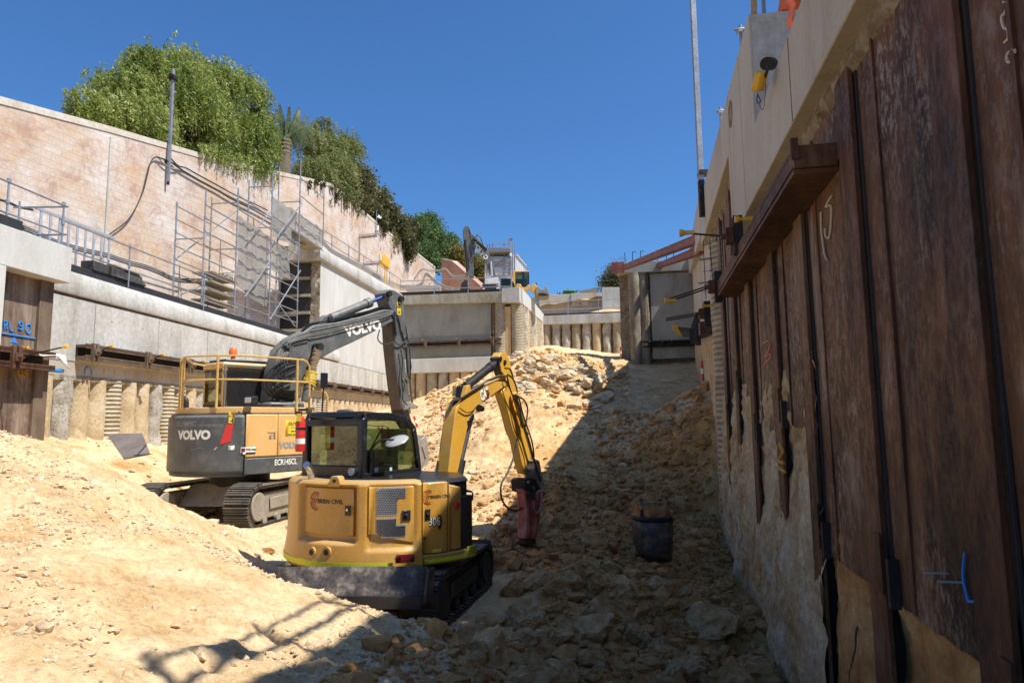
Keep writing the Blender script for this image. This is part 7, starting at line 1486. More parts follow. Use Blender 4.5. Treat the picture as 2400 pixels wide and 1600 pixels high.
for i in range(5):
    y0 = i*7
    cable('walkway_cable', 'bundled cables hung along the foot of the left block wall', [lp(*z1_(x, y+y0), -1.9) for x, y in ((-40, 955), (120, 1015), (260, 1070), (420, 1140), (620, 1200), (780, 1235), (950, 1290), (1080, 1325), (1180, 1365), (1300, 1415), (1480, 1425))], .022, 'cable_grey' if i % 2 else 'cable_black', 'cables along the foot of the block wall')
cable('walkway_cable', 'single thick black cable above the bundle at the far left', [lp(*z1_(x, y), -1.6) for x, y in ((-40, 830), (60, 860), (140, 895), (240, 915))], .035, 'cable_black')
for i in range(5):
    cable('upper_cable', 'cables bunched along the cap of the higher left wall', [lp(*zr_(x, y+i*9-10), -1.3) for x, y in ((228, 850), (310, 930), (460, 1010), (600, 1085), (720, 1160), (840, 1225), (930, 1255))], .028, 'cable_grey' if i % 2 else 'old_pipe', 'cables along the higher left wall')
def fp(x, y, Y=58): return atY(*zr_(x, y), Y)
for i in range(3):
    cable('hung_cable', 'cables sagging behind the cross wall rail', [fp(x, y+i*12) for x, y in ((930, 1250), (1050, 1250), (1130, 1225), (1165, 1140), (1200, 1150), (1250, 1200), (1330, 1250), (1480, 1285))], .05, 'cable_grey' if i else 'old_pipe', 'cables behind the cross wall rail')
for i in range(2): cable('hung_cable', 'cables slung in front of the pink stained wall', [fp(x, y+i*10, 61) for x, y in ((1060, 1190), (1130, 1100), (1210, 1110), (1290, 1105), (1350, 1095), (1420, 1160), (1530, 1155))], .045, 'cable_grey', 'cables in front of the pink wall')
# mast with dish and bracket arm on the block wall, yellow box on post
b2 = lambda x, y, v=.12: (lambda q_: BW2.pt(q_[0], v, q_[1]))(BW2.un(*zr_(x, y), v))
mm = thing('antenna_mast', 'small antenna mast with white box standing on the block wall top', 'antenna', b2(712, 800))
tubes('mast', [[b2(711, 805), b2(716, 565)]], .035, 'galvanised', mm)
b = MB(); c_ = b2(717, 725); b.box(c_, (.32, .2, .42)); b.build('box', 'white_paint', mm, bevel=.02)
b = MB(); c_ = b2(735, 622); b.lathe(c_, [(0, 0), (.2, .04), (.24, .10)], 14, Vector((.5, -.6, .4))); b.build('dish', 'white_paint', mm)
t = thing('pipe_bracket', 'cranked grey pipe bracket reaching along the block wall below the antenna', 'bracket', b2(560, 900))
tubes('pipe', [[b2(558, 1030), b2(563, 785), b2(735, 772)]], .05, 'old_pipe', t)
t = thing('pipe_bracket', 'small horizontal grey pipe left of the yellow box', 'bracket', b2(650, 1030)); tubes('pipe', [[b2(612, 1062), b2(618, 1032), b2(755, 1026)]], .045, 'old_pipe', t)
yb = thing('power_box', 'yellow electrical box on a yellow post at the end of the higher left wall', 'power box', lp(*zr_(795, 1225), vh+.1))
c_ = lp(*zr_(787, 1030), vh+.1); u_, z_ = LW.un(*zr_(787, 1030), vh+.1)
b = MB(); LW.box(b, u_-.9, u_+1.0, vh-.05, vh+.25, LW.un(*zr_(787, 1072), vh+.1)[1], LW.un(*zr_(787, 985), vh+.1)[1]); b.build('box', 'yellow_plastic', yb, bevel=.03)
b = MB(); LW.box(b, u_-.95, u_-.905, vh+.02, vh+.16, z_-.15, z_+.3); b.build('meter', 'white_paint', yb, bevel=.01)
tubes('post', [[lp(*zr_(793, 1225), vh+.1), lp(*zr_(797, 965), vh+.1)]], .05, 'yellow_plastic', yb); tubes('post', [[lp(*zr_(812, 1235), vh+.1), lp(*zr_(812, 1080), vh+.1)]], .04, 'yellow_plastic', yb)
b = MB(); c0_ = atY(*zr_(985, 1300), 57); c1_ = atY(*zr_(1300, 1305), 56); b.prism([c0_, c1_, c1_+Vector((0, .8, 0)), c0_+Vector((0, .8, 0))], [c0_+Z*.55, c1_+Z*.5, c1_+Vector((0, .8, .5)), c0_+Vector((0, .8, .55))]); tag(b.build('storage_box', 'aluminium', None, bevel=.03), 'long low pale metal box behind the cross wall rail', 'storage box')

# ------------------------------------------------------------------ far machines
z9 = lambda pts: [(1040+x/5.227, 500+y/5.227) for x, y in pts]
fe = thing('excavator', 'distant dark grey excavator on the upper ground with its arm folded upright', 'excavator', atY(1170, 680, 60))
FP = Plane(atY(1180, 680, 60), 84)
b = MB(); FP.slab(b, z9([(310, 175), (345, 250), (400, 290), (520, 430), (575, 530), (610, 640), (640, 775), (588, 775), (560, 700), (500, 560), (430, 440), (375, 360), (335, 330)]), -.3, .3); fb = b.build('boom', 'boom_grey', fe, bevel=.02)
b = MB(); FP.slab(b, z9([(236, 200), (262, 150), (305, 152), (320, 200), (332, 300), (372, 330), (382, 480), (362, 500), (372, 780), (320, 780), (278, 740), (252, 420)]), -.35, .25); b.build('arm', 'boom_grey', fe, bevel=.02)
b = MB(); b.cyl(FP.un(*z9([(262, 330)])[0], .4), FP.un(*z9([(290, 700)])[0], .4), .11, n=12); b.build('bucket_cylinder', 'dark_steel', fe)
b = MB(); b.cyl(FP.un(*z9([(360, 300)])[0], .4), FP.un(*z9([(530, 440)])[0], .4), .10, n=12); b.build('arm_cylinder', 'dark_steel', fe)
b = MB(); b.cyl(FP.un(*z9([(575, 590)])[0], .4), FP.un(*z9([(590, 770)])[0], .4), .10, n=12); b.build('boom_cylinder', 'aluminium', fe)
p0_, p1_ = FP.un(*z9([(385, 380)])[0], .31), FP.un(*z9([(520, 545)])[0], .31); xd = (p1_-p0_).normalized(); ud = Vector((-xd.z*FP.f.x, -xd.z*FP.f.y, abs(xd.dot(FP.f)))).normalized()
textobj('VOLVO', flatmap(FP.un(*z9([(450, 462)])[0], .31), xd, ud, FP.n), .5, 'letter_white', fb, 'maker_lettering', bold=.02, thick=.01, sx=1.1)
for i, pts in enumerate((((400, 290), (415, 260), (450, 300), (480, 380), (540, 450)), ((300, 480), (300, 560), (350, 600), (340, 480)), ((360, 330), (385, 420), (350, 500)))): b = MB(); b.tube(spline([FP.un(*p_, .45) for p_ in z9(pts)], 5), .05, 5); b.build('hose', 'cable_black', fe)
def fbx(x0, x1, y0, y1, Y, d, name, mat, parent, bevel=.03):
    a = atY(*z9([(x0, y1)])[0], Y); c = atY(*z9([(x1, y0)])[0], Y); b = MB(); b.box(((a.x+c.x)/2, Y+d/2, (a.z+c.z)/2), (abs(c.x-a.x), d, abs(c.z-a.z))); return b.build(name, mat, parent, bevel=bevel)
fbx(530, 665, 785, 862, 59, 1.5, 'counterweight', 'shed_white', fe); fbx(470, 640, 862, 960, 59.2, 2, 'body', 'volvo_dark', fe)
cb_ = fbx(692, 826, 790, 935, 59, 1.4, 'cab', 'volvo_dark', fe); fbx(705, 815, 800, 880, 58.97, .03, 'window', 'cab_glass', cb_)
b = MB(); FP.slab(b, z9([(200, 930), (215, 860), (260, 810), (300, 830), (320, 940)]), -.5, .5); b.build('bucket', 'dark_steel', fe)
ct = thing('site_sign', 'small red and white marker by the distant excavator', 'marker', atY(*z9([(487, 950)])[0], 58)); fbx(475, 500, 900, 945, 58, .3, 'body', 'red_paint', ct); fbx(476, 499, 918, 932, 57.98, .3, 'band', 'white_paint', ct)
wl = thing('wheel_loader', 'distant orange yellow wheel loader with raised grey bucket on the upper ground', 'loader', atY(1220, 690, 57))
c1 = fbx(845, 1042, 700, 720, 57, 1.6, 'cab_roof', 'loader_yellow', wl, .08)
for x0, x1 in ((845, 872), (965, 990), (1036, 1046)): fbx(x0, x1, 718, 905, 57, .12, 'pillar', 'loader_yellow' if x0 < 900 else 'black_paint', wl)
fbx(872, 1036, 720, 900, 57.05, .03, 'window', 'cab_glass', wl, 0); fbx(880, 1030, 800, 900, 57.8, .3, 'seat', 'rubber', wl); fbx(860, 1040, 720, 905, 58.5, .05, 'window', 'cab_glass', wl, 0)
LPl = Plane(atY(1220, 690, 57), 90); LPl.n = Vector((0, -1, 0))
def fslab(pts, Y, d, name, mat, parent, bevel=.02):
    A = [atY(x, y, Y) for x, y in z9(pts)]; b = MB(); b.prism([p+Vector((0, d, 0)) for p in A], A); return b.build(name, mat, parent, bevel=bevel)
fslab([(885, 862), (940, 862), (960, 905), (1000, 912), (1035, 870), (1062, 880), (1050, 930), (1010, 950), (940, 945), (890, 935)], 56.7, .5, 'fender', 'loader_yellow', wl, .04)
fslab([(835, 820), (870, 850), (890, 930), (840, 930)], 56.6, .1, 'steps', 'dark_steel', wl); fslab([(838, 812), (862, 838), (892, 925), (885, 928), (855, 845), (832, 820)], 56.5, .1, 'handrail', 'loader_yellow', wl)
fslab([(1060, 925), (1080, 870), (1120, 865), (1145, 890), (1135, 960), (1100, 975)], 56.9, .8, 'lift_arm', 'loader_yellow', wl, .04)
fslab([(1128, 905), (1150, 895), (1200, 930), (1235, 930), (1248, 888), (1262, 900), (1298, 1000), (1240, 1010), (1160, 1005), (1125, 975)], 56.5, 2.2, 'bucket', 'track_dusty', wl, .03)
fslab([(1150, 985), (1200, 970), (1270, 985), (1285, 1005), (1220, 1012), (1165, 1008)], 56.4, .1, 'bucket_mouth', 'dark_steel', wl)
fbx(1125, 1142, 850, 872, 56.9, .2, 'work_lamp', 'dark_steel', wl)
# sand bank the loader works behind
P = []
for j in range(7):
    Yj = 59.5+j*.7; P.append([Vector((atY(1200+x, 800, Yj).x, Yj, 9.9+1.75*sin(pi*j/6)*math.exp(-((x-32)/22)**2)+.15*noise.noise(Vector((x*.2, j, 0))))) for x in range(2, 60, 2)])
b = MB(); b.grid(P); tag(b.build('sand_bank', 'sand_heap', None), kind='structure')
gt = thing('green_machine', 'tiny green machine showing above the precast panels', 'machine', atY(1335, 688, 80))
fbx(1462, 1620, 940, 990, 80, 2, 'hood', 'green_paint', gt); fbx(1470, 1600, 948, 975, 79.98, .1, 'slats', 'dark_steel', gt); fbx(1518, 1528, 912, 940, 80.5, .2, 'exhaust', 'red_paint', gt); fbx(1625, 1632, 940, 985, 80, .2, 'guard', 'dark_steel', gt); fbx(1632, 1658, 940, 948, 80, .2, 'guard', 'dark_steel', gt); fbx(1388, 1396, 960, 990, 80, .2, 'mirror', 'dark_steel', gt); fbx(1412, 1432, 968, 990, 80, .2, 'step', 'dark_steel', gt)
b = MB(); a = atY(*z9([(1670, 985)])[0], 90); c_ = atY(*z9([(1900, 945)])[0], 90); b.prism([a, c_, Vector((c_.x, 93, c_.z)), Vector((a.x, 93, a.z))], [a+Z*.4, c_+Z*.5, Vector((c_.x, 93, c_.z+.5)), Vector((a.x, 93, a.z+.4))]); tag(b.build('distant_roof', 'shed_grey', None), 'low grey sheet roof line far behind the precast panels', 'roof')
P = [[CC.pt(u, -3-2*j, 0)*Vector((1, 1, 0))+Z*(12.3+[0, .35, .2][j]+.12*(u-6)+.25*noise.noise(Vector((u, j, 3)))) for u in np.arange(-1, LN_ if False else L3+2, .4)] for j in range(3)]
b = MB(); b.grid(P); tag(b.build('sand_bank', 'sand_heap', None), kind='structure')
# stair tower and shed
tw = thing('stair_tower', 'grey scaffold stair tower with roofed landing beside a white shed on the skyline', 'stair tower', atY(1175, 650, 66))
Y_ = 66
fbx(545, 818, 420, 478, Y_-.5, 2.6, 'deck', 'shed_grey', tw); fbx(560, 805, 485, 530, Y_, 2.4, 'soffit', 'concrete_greygreen', tw)
dk = fbx(625, 728, 545, 650, Y_+1.2, .1, 'dark_opening', 'black_membrane', tw)
for x in (533, 560, 600, 740, 800, 820, 845, 873): a_ = atY(*z9([(x, 760)])[0], Y_); c_ = atY(*z9([(x, 360 if x not in (820, 800, 533, 873) else {820: 300, 800: 305, 533: 330, 873: 375}[x])])[0], Y_); tubes('standard', [[a_, c_]], .05, 'galvanised', tw)
for x0, y0, x1, y1 in ((545, 370, 800, 360), (545, 418, 815, 418), (560, 488, 820, 478), (580, 545, 820, 540), (600, 600, 800, 596), (620, 630, 760, 626), (620, 655, 760, 652), (755, 575, 840, 572), (755, 605, 840, 600), (755, 635, 840, 630), (755, 665, 840, 660), (640, 720, 820, 715), (620, 650, 820, 490), (650, 760, 760, 690), (700, 760, 820, 700)): tubes('ledger', [[atY(*z9([(x0, y0)])[0], Y_-.1), atY(*z9([(x1, y1)])[0], Y_-.1)]], .045, 'galvanised', tw)
fbx(795, 840, 305, 325, Y_, .5, 'lamp', 'dark_steel', tw); fbx(806, 830, 485, 525, Y_-.2, .3, 'box', 'white_paint', tw)
for k in range(6): fbx(770+k*4, 830, 560+k*28, 568+k*28, Y_+.3, .8, 'stair_tread', 'galvanised', tw, 0)
fslab([(620, 660), (760, 655), (755, 745), (640, 750)], Y_+.6, .05, 'mesh_panel', 'concrete_greygreen', tw)
sh = thing('site_shed', 'white panelled site shed running back from the stair tower', 'shed', atY(1215, 640, 68))
A0 = [(872, 505), (885, 505), (992, 635), (1000, 690), (872, 700)]
a0_, a1_ = atY(*z9([(874, 700)])[0], 66), atY(*z9([(998, 690)])[0], 84); tt0, tt1 = atY(*z9([(874, 505)])[0], 66), atY(*z9([(998, 648)])[0], 84)
b = MB(); b.prism([Vector((a0_.x, 66, 9)), Vector((a1_.x, 84, 9)), Vector((a1_.x-3, 84, 9)), Vector((a0_.x-3, 66, 9))], [tt0, Vector((tt1.x, 84, tt1.z)), Vector((tt1.x-3, 84, tt1.z)), tt0-Vector((3, 0, 0))]); s0 = b.build('wall', 'shed_white', sh)
for f_ in (.12, .3, .5, .72, .9):
    P0 = Vector((a0_.x, 66, 9)).lerp(Vector((a1_.x, 84, 9)), f_)+Vector((.03, 0, 0)); P1 = tt0.lerp(tt1, f_)+Vector((.03, 0, 0)); tubes('panel_rib', [[P0, P1]], .05, 'shed_grey', s0, 4)
tubes('gutter', [[tt0+Vector((.1, 0, .05)), tt1+Vector((.1, 0, .05))]], .09, 'shed_white', sh)

# ------------------------------------------------------------------ marker posts, bucket
def marker(x, y0, y1, w, label, lean=0, Y=None):
    p = hit(x, y0) if Y is None else atY(x, y0, Y); top = atY(x+lean, y1, p.y); r = w/1600*p.y/2; t = thing('marker_post', label, 'marker', p); d = top-p
    for k, (a, c, mt) in enumerate(((0, .35, 'red_paint'), (.35, .62, 'white_paint'), (.62, 1, 'red_paint'))):
        b = MB(); b.cyl(p+d*a, p+d*c, r, n=10); b.build('band', mt, t)
    return t
marker(1455, 838, 813, 4, 'red and white marker post at the foot of the far corner pile', 0, 47)
marker(1648, 893, 845, 6, 'red and white marker post beside the side wall near the top of the ramp', -4, 24)
marker(1042, 982, 952, 5, 'red and white marker leaning on the slope left of the yellow boom', -9)
marker(978, 1000, 975, 5, 'red and white marker behind the grey arm', -8, 24)
marker(1660, 895, 878, 4, 'small red stake by the side wall', 0, 22)
kb = thing('digging_bucket', 'black digging bucket full of soil standing upright in the rubble', 'bucket', atY(1535, 1320, 11.3))
def kp(x, y, d=0): return atY(x, y, 11.3)+Vector((0, d, 0))
P = []
for k in range(15):
    a_ = pi*(k/14); ca_ = cos(a_); x = 1537-49*(abs(ca_)**.45)*(1 if ca_ > 0 else -1); dy = .34-.36*sin(a_)
    P.append([kp(x, y, dy+ey) for y, ey in ((1212, 0), (1245, 0), (1280, .0), (1300, .03), (1314+6*sin(a_), .10))])
    P[-1] = [Vector((kp(1537, 0).x+(p.x-kp(1537, 0).x)*(1-.22*j*j/16), p.y, p.z)) for j, p in enumerate(P[-1])]
b = MB(); b.grid(P); o = b.build('shell', 'blade_steel', kb, ang=60); s_ = o.modifiers.new('s', 'SOLIDIFY'); s_.thickness = .03
b = MB(); P2_ = [kp(1537-49*(abs(cos(pi*k/14))**.45)*(1 if k < 7 else -1), 1212, .34-.36*sin(pi*k/14)-.012) for k in range(15)]; b.grid([P2_, [p-Z*.07 for p in P2_]]); o = b.build('lip', 'dark_steel', kb); s_ = o.modifiers.new('s', 'SOLIDIFY'); s_.thickness = .03
for x in (1505, 1548): b = MB(); b.prism([kp(x, 1215, .1), kp(x, 1172, .12), kp(x, 1168, .32), kp(x, 1215, .42)], [kp(x+5, 1215, .1), kp(x+5, 1172, .12), kp(x+5, 1168, .32), kp(x+5, 1215, .42)]); b.build('hitch_lug', 'dark_steel', kb, bevel=.006)
b = MB(); b.tube([kp(1507, 1190, .08), kp(1507, 1178, .08), kp(1562, 1178, .08), kp(1562, 1205, .08)], .016, 6); b.cyl(kp(1500, 1176, .3), kp(1562, 1176, .3), .02, n=8); b.build('hitch_pin', 'track_dusty', kb)
b = MB(); bmm = bmesh.new(); bmesh.ops.create_icosphere(bmm, subdivisions=4, radius=1)
c_ = kp(1535, 1205, .32); b.add([c_+Vector((v.co.x*.30, v.co.y*.27, v.co.z*.30+.03))*(1+.18*noise.fractal(v.co*3, 1, 2, 4)) if False else c_+Vector((v.co.x*.30, v.co.y*.27, v.co.z*.30))*(1+.22*noise.fractal(v.co*2.5, 1, 2, 4)) for v in bmm.verts], [tuple(v.index for v in f.verts) for f in bmm.faces]); bmm.free(); b.build('soil_load', 'rock_brown', kb)
# guard rail, boards and the added hoarding above the near end of the right wall (outside the picture; they throw the shadows on the mound)
t = thing('guard_rail', 'galvanised guard rail on the near top of the right wall', 'railing', RW.pt(4, 0, 4))
zt4 = 3.6
tubes('top_rail', [[RW.pt(2.6, .08, 5.75), RW.pt(5.9, .08, 5.75)]], .028, 'galvanised', t); tubes('mid_rail', [[RW.pt(2.6, .08, 5.3), RW.pt(5.9, .08, 5.3)]], .035, 'galvanised', t)
for u in (2.6, 4.0, 5.3): tubes('post', [[RW.pt(u, .08, zn(u)-.1), RW.pt(u+.12, .08, 5.95)]], .035, 'galvanised', t)
for u0_, z0_ in ((3.1, 5.2),): b = MB(); RW.box(b, u0_, u0_+.55, .12, .14, z0_, z0_+.5); b.build('sign_board', 'shed_white', t)
# ------------------------------------------------------------------ trees and shrubs
def quads_mesh(name, C, Uv, Vv, mat, parent):
    n = len(C); V = np.stack([C-Uv-Vv*.15, C-Uv*.1-Vv, C+Uv, C-Uv*.1+Vv], 1).reshape(-1, 3)
    off = rootloc(parent) if parent else Vector((0, 0, 0)); V = V-np.array(off[:])
    me = bpy.data.meshes.new(name); me.vertices.add(4*n); me.vertices.foreach_set('co', V.ravel()); me.loops.add(4*n); me.loops.foreach_set('vertex_index', np.arange(4*n))
    me.polygons.add(n); me.polygons.foreach_set('loop_start', np.arange(0, 4*n, 4)); me.polygons.foreach_set('loop_total', np.full(n, 4)); me.update(); me.validate()
    me.materials.append(MT[mat]); o = bpy.data.objects.new(name, me); COL.objects.link(o); o.parent = parent; return o
def unit(a): return a/np.maximum(np.linalg.norm(a, axis=1, keepdims=True), 1e-9)
def crown(blobs, n, mode, mat, parent, leaf=.14, seed=0, name='crown', clump=.35):
    rs = np.random.RandomState(seed); B = np.array([[*c, r] for c, r in blobs]); wgt = B[:, 3]**2; wgt /= wgt.sum(); nc = max(20, int(n/(28 if mode == 'droop' else 22)))
    k = rs.choice(len(B), nc, p=wgt); d = unit(rs.randn(nc, 3)); d[:, 2] = np.where(d[:, 2] < -.3, -d[:, 2]*.6, d[:, 2]); rr = B[k, 3]*(1-.5*rs.rand(nc)**1.7)*(1+.17*rs.randn(nc)); cen = B[k, :3]+d*rr[:, None]*[1, 1, .92]
    per = int(n/nc)
    if mode == 'droop':
        L_ = (.5+.7*rs.rand(nc)); t = np.tile(np.linspace(0, 1, per), (nc, 1))+rs.rand(nc, per)*.06; out = unit(d*[1, 1, .25]+.3*rs.randn(nc, 3)); wind = np.array([.35, -.05, 0])
        P = cen[:, None]+out[:, None]*(.35*np.sin(t*1.8)*L_[:, None])[:, :, None]+wind*((t**1.5*.35)*L_[:, None])[:, :, None]; P[:, :, 2] += .12*np.sin(t*3)-(t**1.4)*L_[:, None]
        P = P.reshape(-1, 3)+rs.randn(nc*per, 3)*.055; U = unit(rs.randn(nc*per, 3)*[.8, .8, .45]+[.25, 0, -.75]); sz = leaf*(.6+.8*rs.rand(nc*per))
        Wd = unit(np.cross(U, rs.randn(nc*per, 3)))*(sz*.15)[:, None]; U = U*(sz*.55)[:, None]
    else:
        P = np.repeat(cen, per, 0)+rs.randn(nc*per, 3)*clump*(.5+.5*rs.rand(nc*per, 1)); U = unit(rs.randn(nc*per, 3)+np.repeat(d, per, 0)*.6+[0, 0, .2]); sz = leaf*(.6+.8*rs.rand(nc*per)); Wd = unit(np.cross(U, rs.randn(nc*per, 3)))*(sz*.34)[:, None]; U = U*(sz*.5)[:, None]
    return quads_mesh(name, P, U, Wd, mat, parent)
def limbs(base, blobs, parent, r=.2, seed=0):
    rn = random.Random(seed); b = MB(); top = sum((Vector(c) for c, _ in blobs), Vector())/len(blobs); fork = Vector(base).lerp(top, .45)
    b.tube(spline([Vector(base), Vector(base).lerp(fork, .5)+Vector((rn.uniform(-.2, .2), 0, 0)), fork], 5), [r*(1-.03*i) for i in range(11)], 8); b.build('trunk', 'bark', parent)
    b = MB()
    for c, rr in blobs:
        mid = fork.lerp(Vector(c), .5)+Vector((rn.uniform(-.3, .3), rn.uniform(-.3, .3), .2)); pts = spline([fork, mid, Vector(c)+Vector((0, 0, rr*.4))], 5); b.tube(pts, [r*.55*(1-.075*i) for i in range(len(pts))], 6)
        for k in range(3):
            e = Vector(c)+Vector((rn.gauss(0, .5), rn.gauss(0, .5), rn.gauss(0, .4)))*rr; q_ = spline([mid, mid.lerp(e, .5)+Vector((0, 0, .2)), e], 4); b.tube(q_, [r*.2*(1-.09*i) for i in range(len(q_))], 5)
    b.build('limbs', 'bark', parent)
def behind(px, py, W, v, wall_y=None):   # point at picture spot px,py on the vertical plane v behind a wall
    u, z = W.un(px, py, v); return W.pt(u, v, z)
def blobs_px(L_, W, v):
    out = []
    for i, (x, y, r, dv) in enumerate(L_):
        c = behind(x, y, W, v-dv); out.append((tuple(c), r/1600*c.y*1.02))
    return out
def tree(name, label, W, v, L_, n, mode, mat, leaf, base_px, seed, r=.22, cat='tree', clump=.35, extra=None):
    bl = blobs_px(L_, W, v); c = behind(*base_px, W, v); t = thing(name, label, cat, c); limbs(c, bl, t, r, seed); crown(bl, n, mode, mat, t, leaf, seed, clump=clump)
    return t, bl
T1, bl1 = tree('pepper_tree', 'large bushy pepper tree with drooping foliage behind the left block wall', BW, -2.6, [(395, 215, 100, 0), (300, 215, 72, .5), (345, 160, 50, .6), (430, 150, 46, .3), (505, 190, 58, .3), (565, 225, 62, 0), (320, 290, 85, -.6), (440, 290, 100, -.8), (545, 320, 92, -.8), (600, 290, 40, -.2), (235, 285, 52, 0), (200, 235, 34, 0), (190, 270, 28, 0), (490, 370, 50, -1.4), (575, 385, 60, -1.6), (620, 350, 40, -.6)], 120000, 'droop', 'leaf_pepper', .17, (430, 420), 2, .35)
T2, bl2 = tree('pepper_tree', 'paler pepper tree right of the palm with sky showing through its edge', BW2, -2.0, [(760, 350, 50, .4), (800, 350, 46, 0), (720, 330, 40, .6), (775, 400, 55, -.6), (735, 410, 50, -.6), (820, 400, 36, 0), (790, 450, 34, -1.2), (760, 300, 24, .3), (822, 345, 26, 0)], 56000, 'droop', 'leaf_pale', .17, (770, 450), 3, .25)
for (nm, lab, L_, n, mt, lf, bp, sd) in (('shrub', 'first dark broad leaved shrub leaning over the block wall beside the pale pepper tree', [(840, 440, 32, 0), (825, 475, 32, 0), (860, 490, 22, 0), (815, 420, 22, 0), (850, 425, 20, 0)], 16000, 'leaf_dark', .20, (840, 500), 5), ('shrub', 'second dark broad leaved shrub spilling over the wall behind the antenna mast', [(885, 470, 22, 0), (900, 505, 30, 0), (880, 520, 24, -.5), (925, 540, 28, -.5), (940, 575, 26, -.6), (950, 530, 18, 0), (950, 600, 16, -.8)], 24000, 'leaf_dark', .22, (900, 545), 6)):
    tree(nm, lab, BW2, -.9, L_, n, 'broad', mt, lf, bp, sd, .12, 'shrub', .4)
tree('leafy_tree', 'fresh green tree with pointed top near the end of the block wall', BW2, -1.5, [(975, 540, 24, 0), (1003, 525, 22, .5), (1008, 560, 30, 0), (985, 590, 30, 0), (1030, 600, 28, -.5), (1052, 570, 18, 0), (1015, 625, 22, -1), (1045, 600, 18, -.6), (960, 590, 20, 0)], 34000, 'broad', 'leaf_fresh', .24, (1000, 640), 8, .25, 'tree', .5)
def freetree(name, label, L_, Y, n, mt, lf, bp, sd, cat='tree', clump=.5, r=.2):
    bl = []
    for x, y, rr in L_: c = atY(x, y, Y); bl.append((tuple(c), rr/1600*Y))
    c = atY(*bp, Y); t = thing(name, label, cat, c); limbs(c, bl, t, r, sd); crown(bl, n, 'broad', mt, t, lf, sd, clump=clump)
freetree('autumn_tree', 'thin yellowing tree seen behind the distant dark excavator arm', [(1075, 600, 14), (1090, 620, 16), (1125, 630, 16), (1130, 650, 12), (1110, 610, 10), (1085, 590, 8)], 82, 9000, 'leaf_yellow', .24, (1105, 670), 9, clump=.6)
freetree('gum_tree', 'small grey green gum tree behind the far corner pile', [(1445, 640, 14), (1430, 660, 14), (1455, 660, 14), (1420, 672, 9), (1450, 680, 12), (1465, 650, 10)], 78, 9000, 'leaf_gum', .22, (1450, 690), 10, clump=.6)
# foliage hanging over the wall face
rs = np.random.RandomState(12)
def hanging(W, spots, n, mat, label, seed, leaf=.13, v0=.08):
    rs = np.random.RandomState(seed); P = []; U = []; Wd = []
    for x, y, L_ in spots:
        for k in range(n):
            u, z = W.un(x+rs.randn()*12, y+rs.randn()*4, v0); c = W.pt(u, v0+.18*rs.rand(), z); m_ = int(10+16*rs.rand()); l_ = L_*(.4+.8*rs.rand())
            for j in range(m_): t = j/m_; P.append((c.x+rs.randn()*.05, c.y+rs.randn()*.05, c.z+.25-l_*t)); 
    P = np.array(P); n_ = len(P); U = unit(rs.randn(n_, 3)*[.7, .7, .4]+[.1, 0, -.9]); sz = leaf*(.6+.8*rs.rand(n_)); Wd = unit(np.cross(U, rs.randn(n_, 3)))*(sz*.25)[:, None]; U = U*(sz*.5)[:, None]
    o = quads_mesh('hanging_foliage', P, U, Wd, mat, None); tag(o, label, 'foliage')
hanging(BW, [(485, 355, .4), (505, 362, .7), (525, 368, .8), (550, 374, .9), (575, 380, 1.0), (600, 388, .9), (620, 392, .7)], 16, 'leaf_pepper', 'pepper tree foliage trailing over the top of the left block wall', 3)
hanging(BW2, [(745, 436, .4), (790, 446, .3), (800, 458, .6), (815, 468, .7), (830, 480, .6), (850, 493, .5), (905, 540, .7), (925, 556, 1.1), (940, 568, 1.2), (955, 582, .9)], 12, 'leaf_dark', 'dark foliage trailing down the block wall beyond the bend', 4, .2)
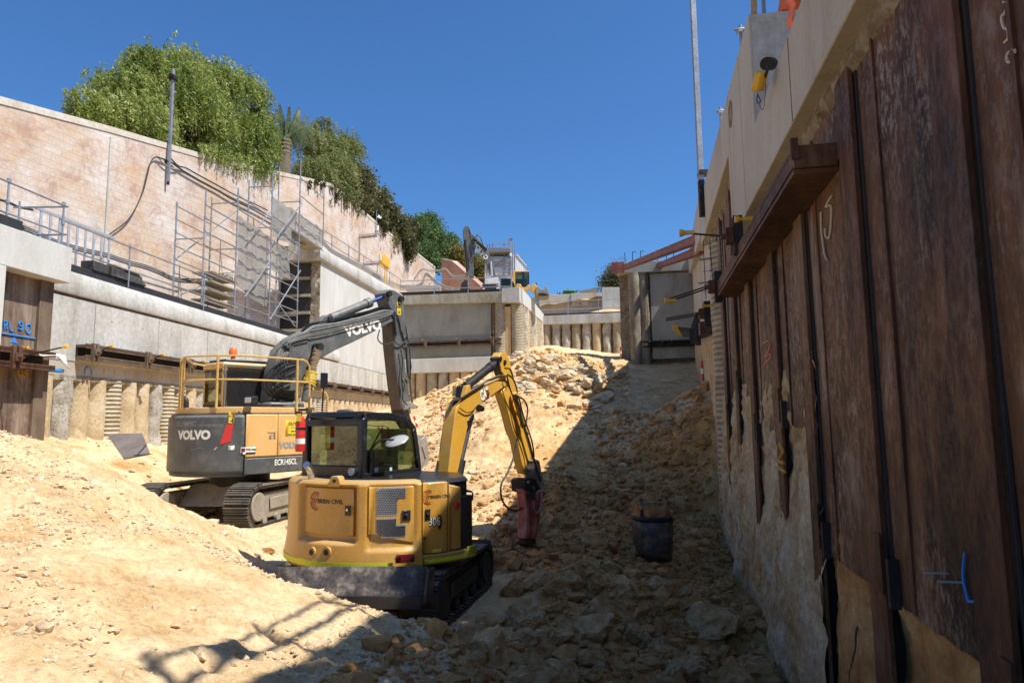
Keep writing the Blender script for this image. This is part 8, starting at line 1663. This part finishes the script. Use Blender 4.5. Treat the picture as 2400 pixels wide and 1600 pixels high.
# palm-like bird of paradise
pc_ = behind(662, 405, BW, -.45); pm = thing('palm', 'stout palm with upright paddle leaves between the two pepper trees', 'palm', pc_)
ptop = behind(668, 330, BW, -.45); b = MB(); pts = spline([pc_-Z*.4, pc_.lerp(ptop, .5)+Vector((.06, 0, 0)), ptop], 8); b.tube(pts, [.40-.005*i+.05*(i % 2) for i in range(len(pts))], 10); b.build('trunk', 'bark', pm)
rn = random.Random(3)
def frond(tip_px, ctrl_px, w, mat, feather=True, name='frond'):
    a = ptop; c = behind(*ctrl_px, BW, -.45+rn.uniform(-.6, .6)); e = behind(*tip_px, BW, -.45+rn.uniform(-1, 1)); pts = [a*(1-t)**2+c*2*t*(1-t)+e*t*t for t in np.linspace(0, 1, 22)]; C = []; U = []; V = []
    b = MB(); side_ = (e-a).cross(Z).normalized() if feather else BW.n*.0+BW.d
    for i in range(4, 21):
        p = pts[i]; d = (pts[min(i+1, 21)]-pts[i-1]).normalized(); s = d.cross(BW.n).normalized(); t = (i-4)/17; ww = w*1.35*sin(pi*min(1, t*.9+.12))**.6
        for sg in (-1, 1):
            if feather:
                q0_ = p; q1 = p+s*sg*ww+d*.10-Z*.10*ww*3; wd = d*.085; b.add([q0_-wd*.6, q0_+wd*.6, q1+wd*.4-Z*.02, q1-wd*.3], [(0, 1, 2, 3)])
        if not feather and i < 20:
            p2 = pts[i+1]; w2 = w*1.35*sin(pi*min(1, (i-3)/17*.9+.12))**.6; b.add([p-s*ww+BW.n*.08, p, p2, p2-s*w2+BW.n*.08], [(0, 1, 2, 3)]); b.add([p, p+s*ww+BW.n*.08, p2+s*w2+BW.n*.08, p2], [(0, 1, 2, 3)])
    b.tube(pts[::3], .022, 4); b.build(name, mat, pm, ang=180)
for tip, ct in (((652, 242), (662, 300)), ((676, 246), (672, 300)), ((702, 250), (690, 290)), ((645, 255), (655, 300))): frond(tip, ct, .26, 'leaf_palm', False, 'paddle_leaf')
for tip, ct in (((725, 272), (695, 285)), ((738, 310), (712, 278)), ((742, 350), (722, 285)), ((722, 330), (705, 300)), ((630, 275), (650, 290)), ((622, 300), (645, 290)), ((640, 345), (645, 300)), ((628, 330), (640, 295)), ((700, 345), (695, 310)), ((735, 290), (700, 275))): frond(tip, ct, .42, 'leaf_palm' if tip[0] > 690 else 'leaf_pepper', True)
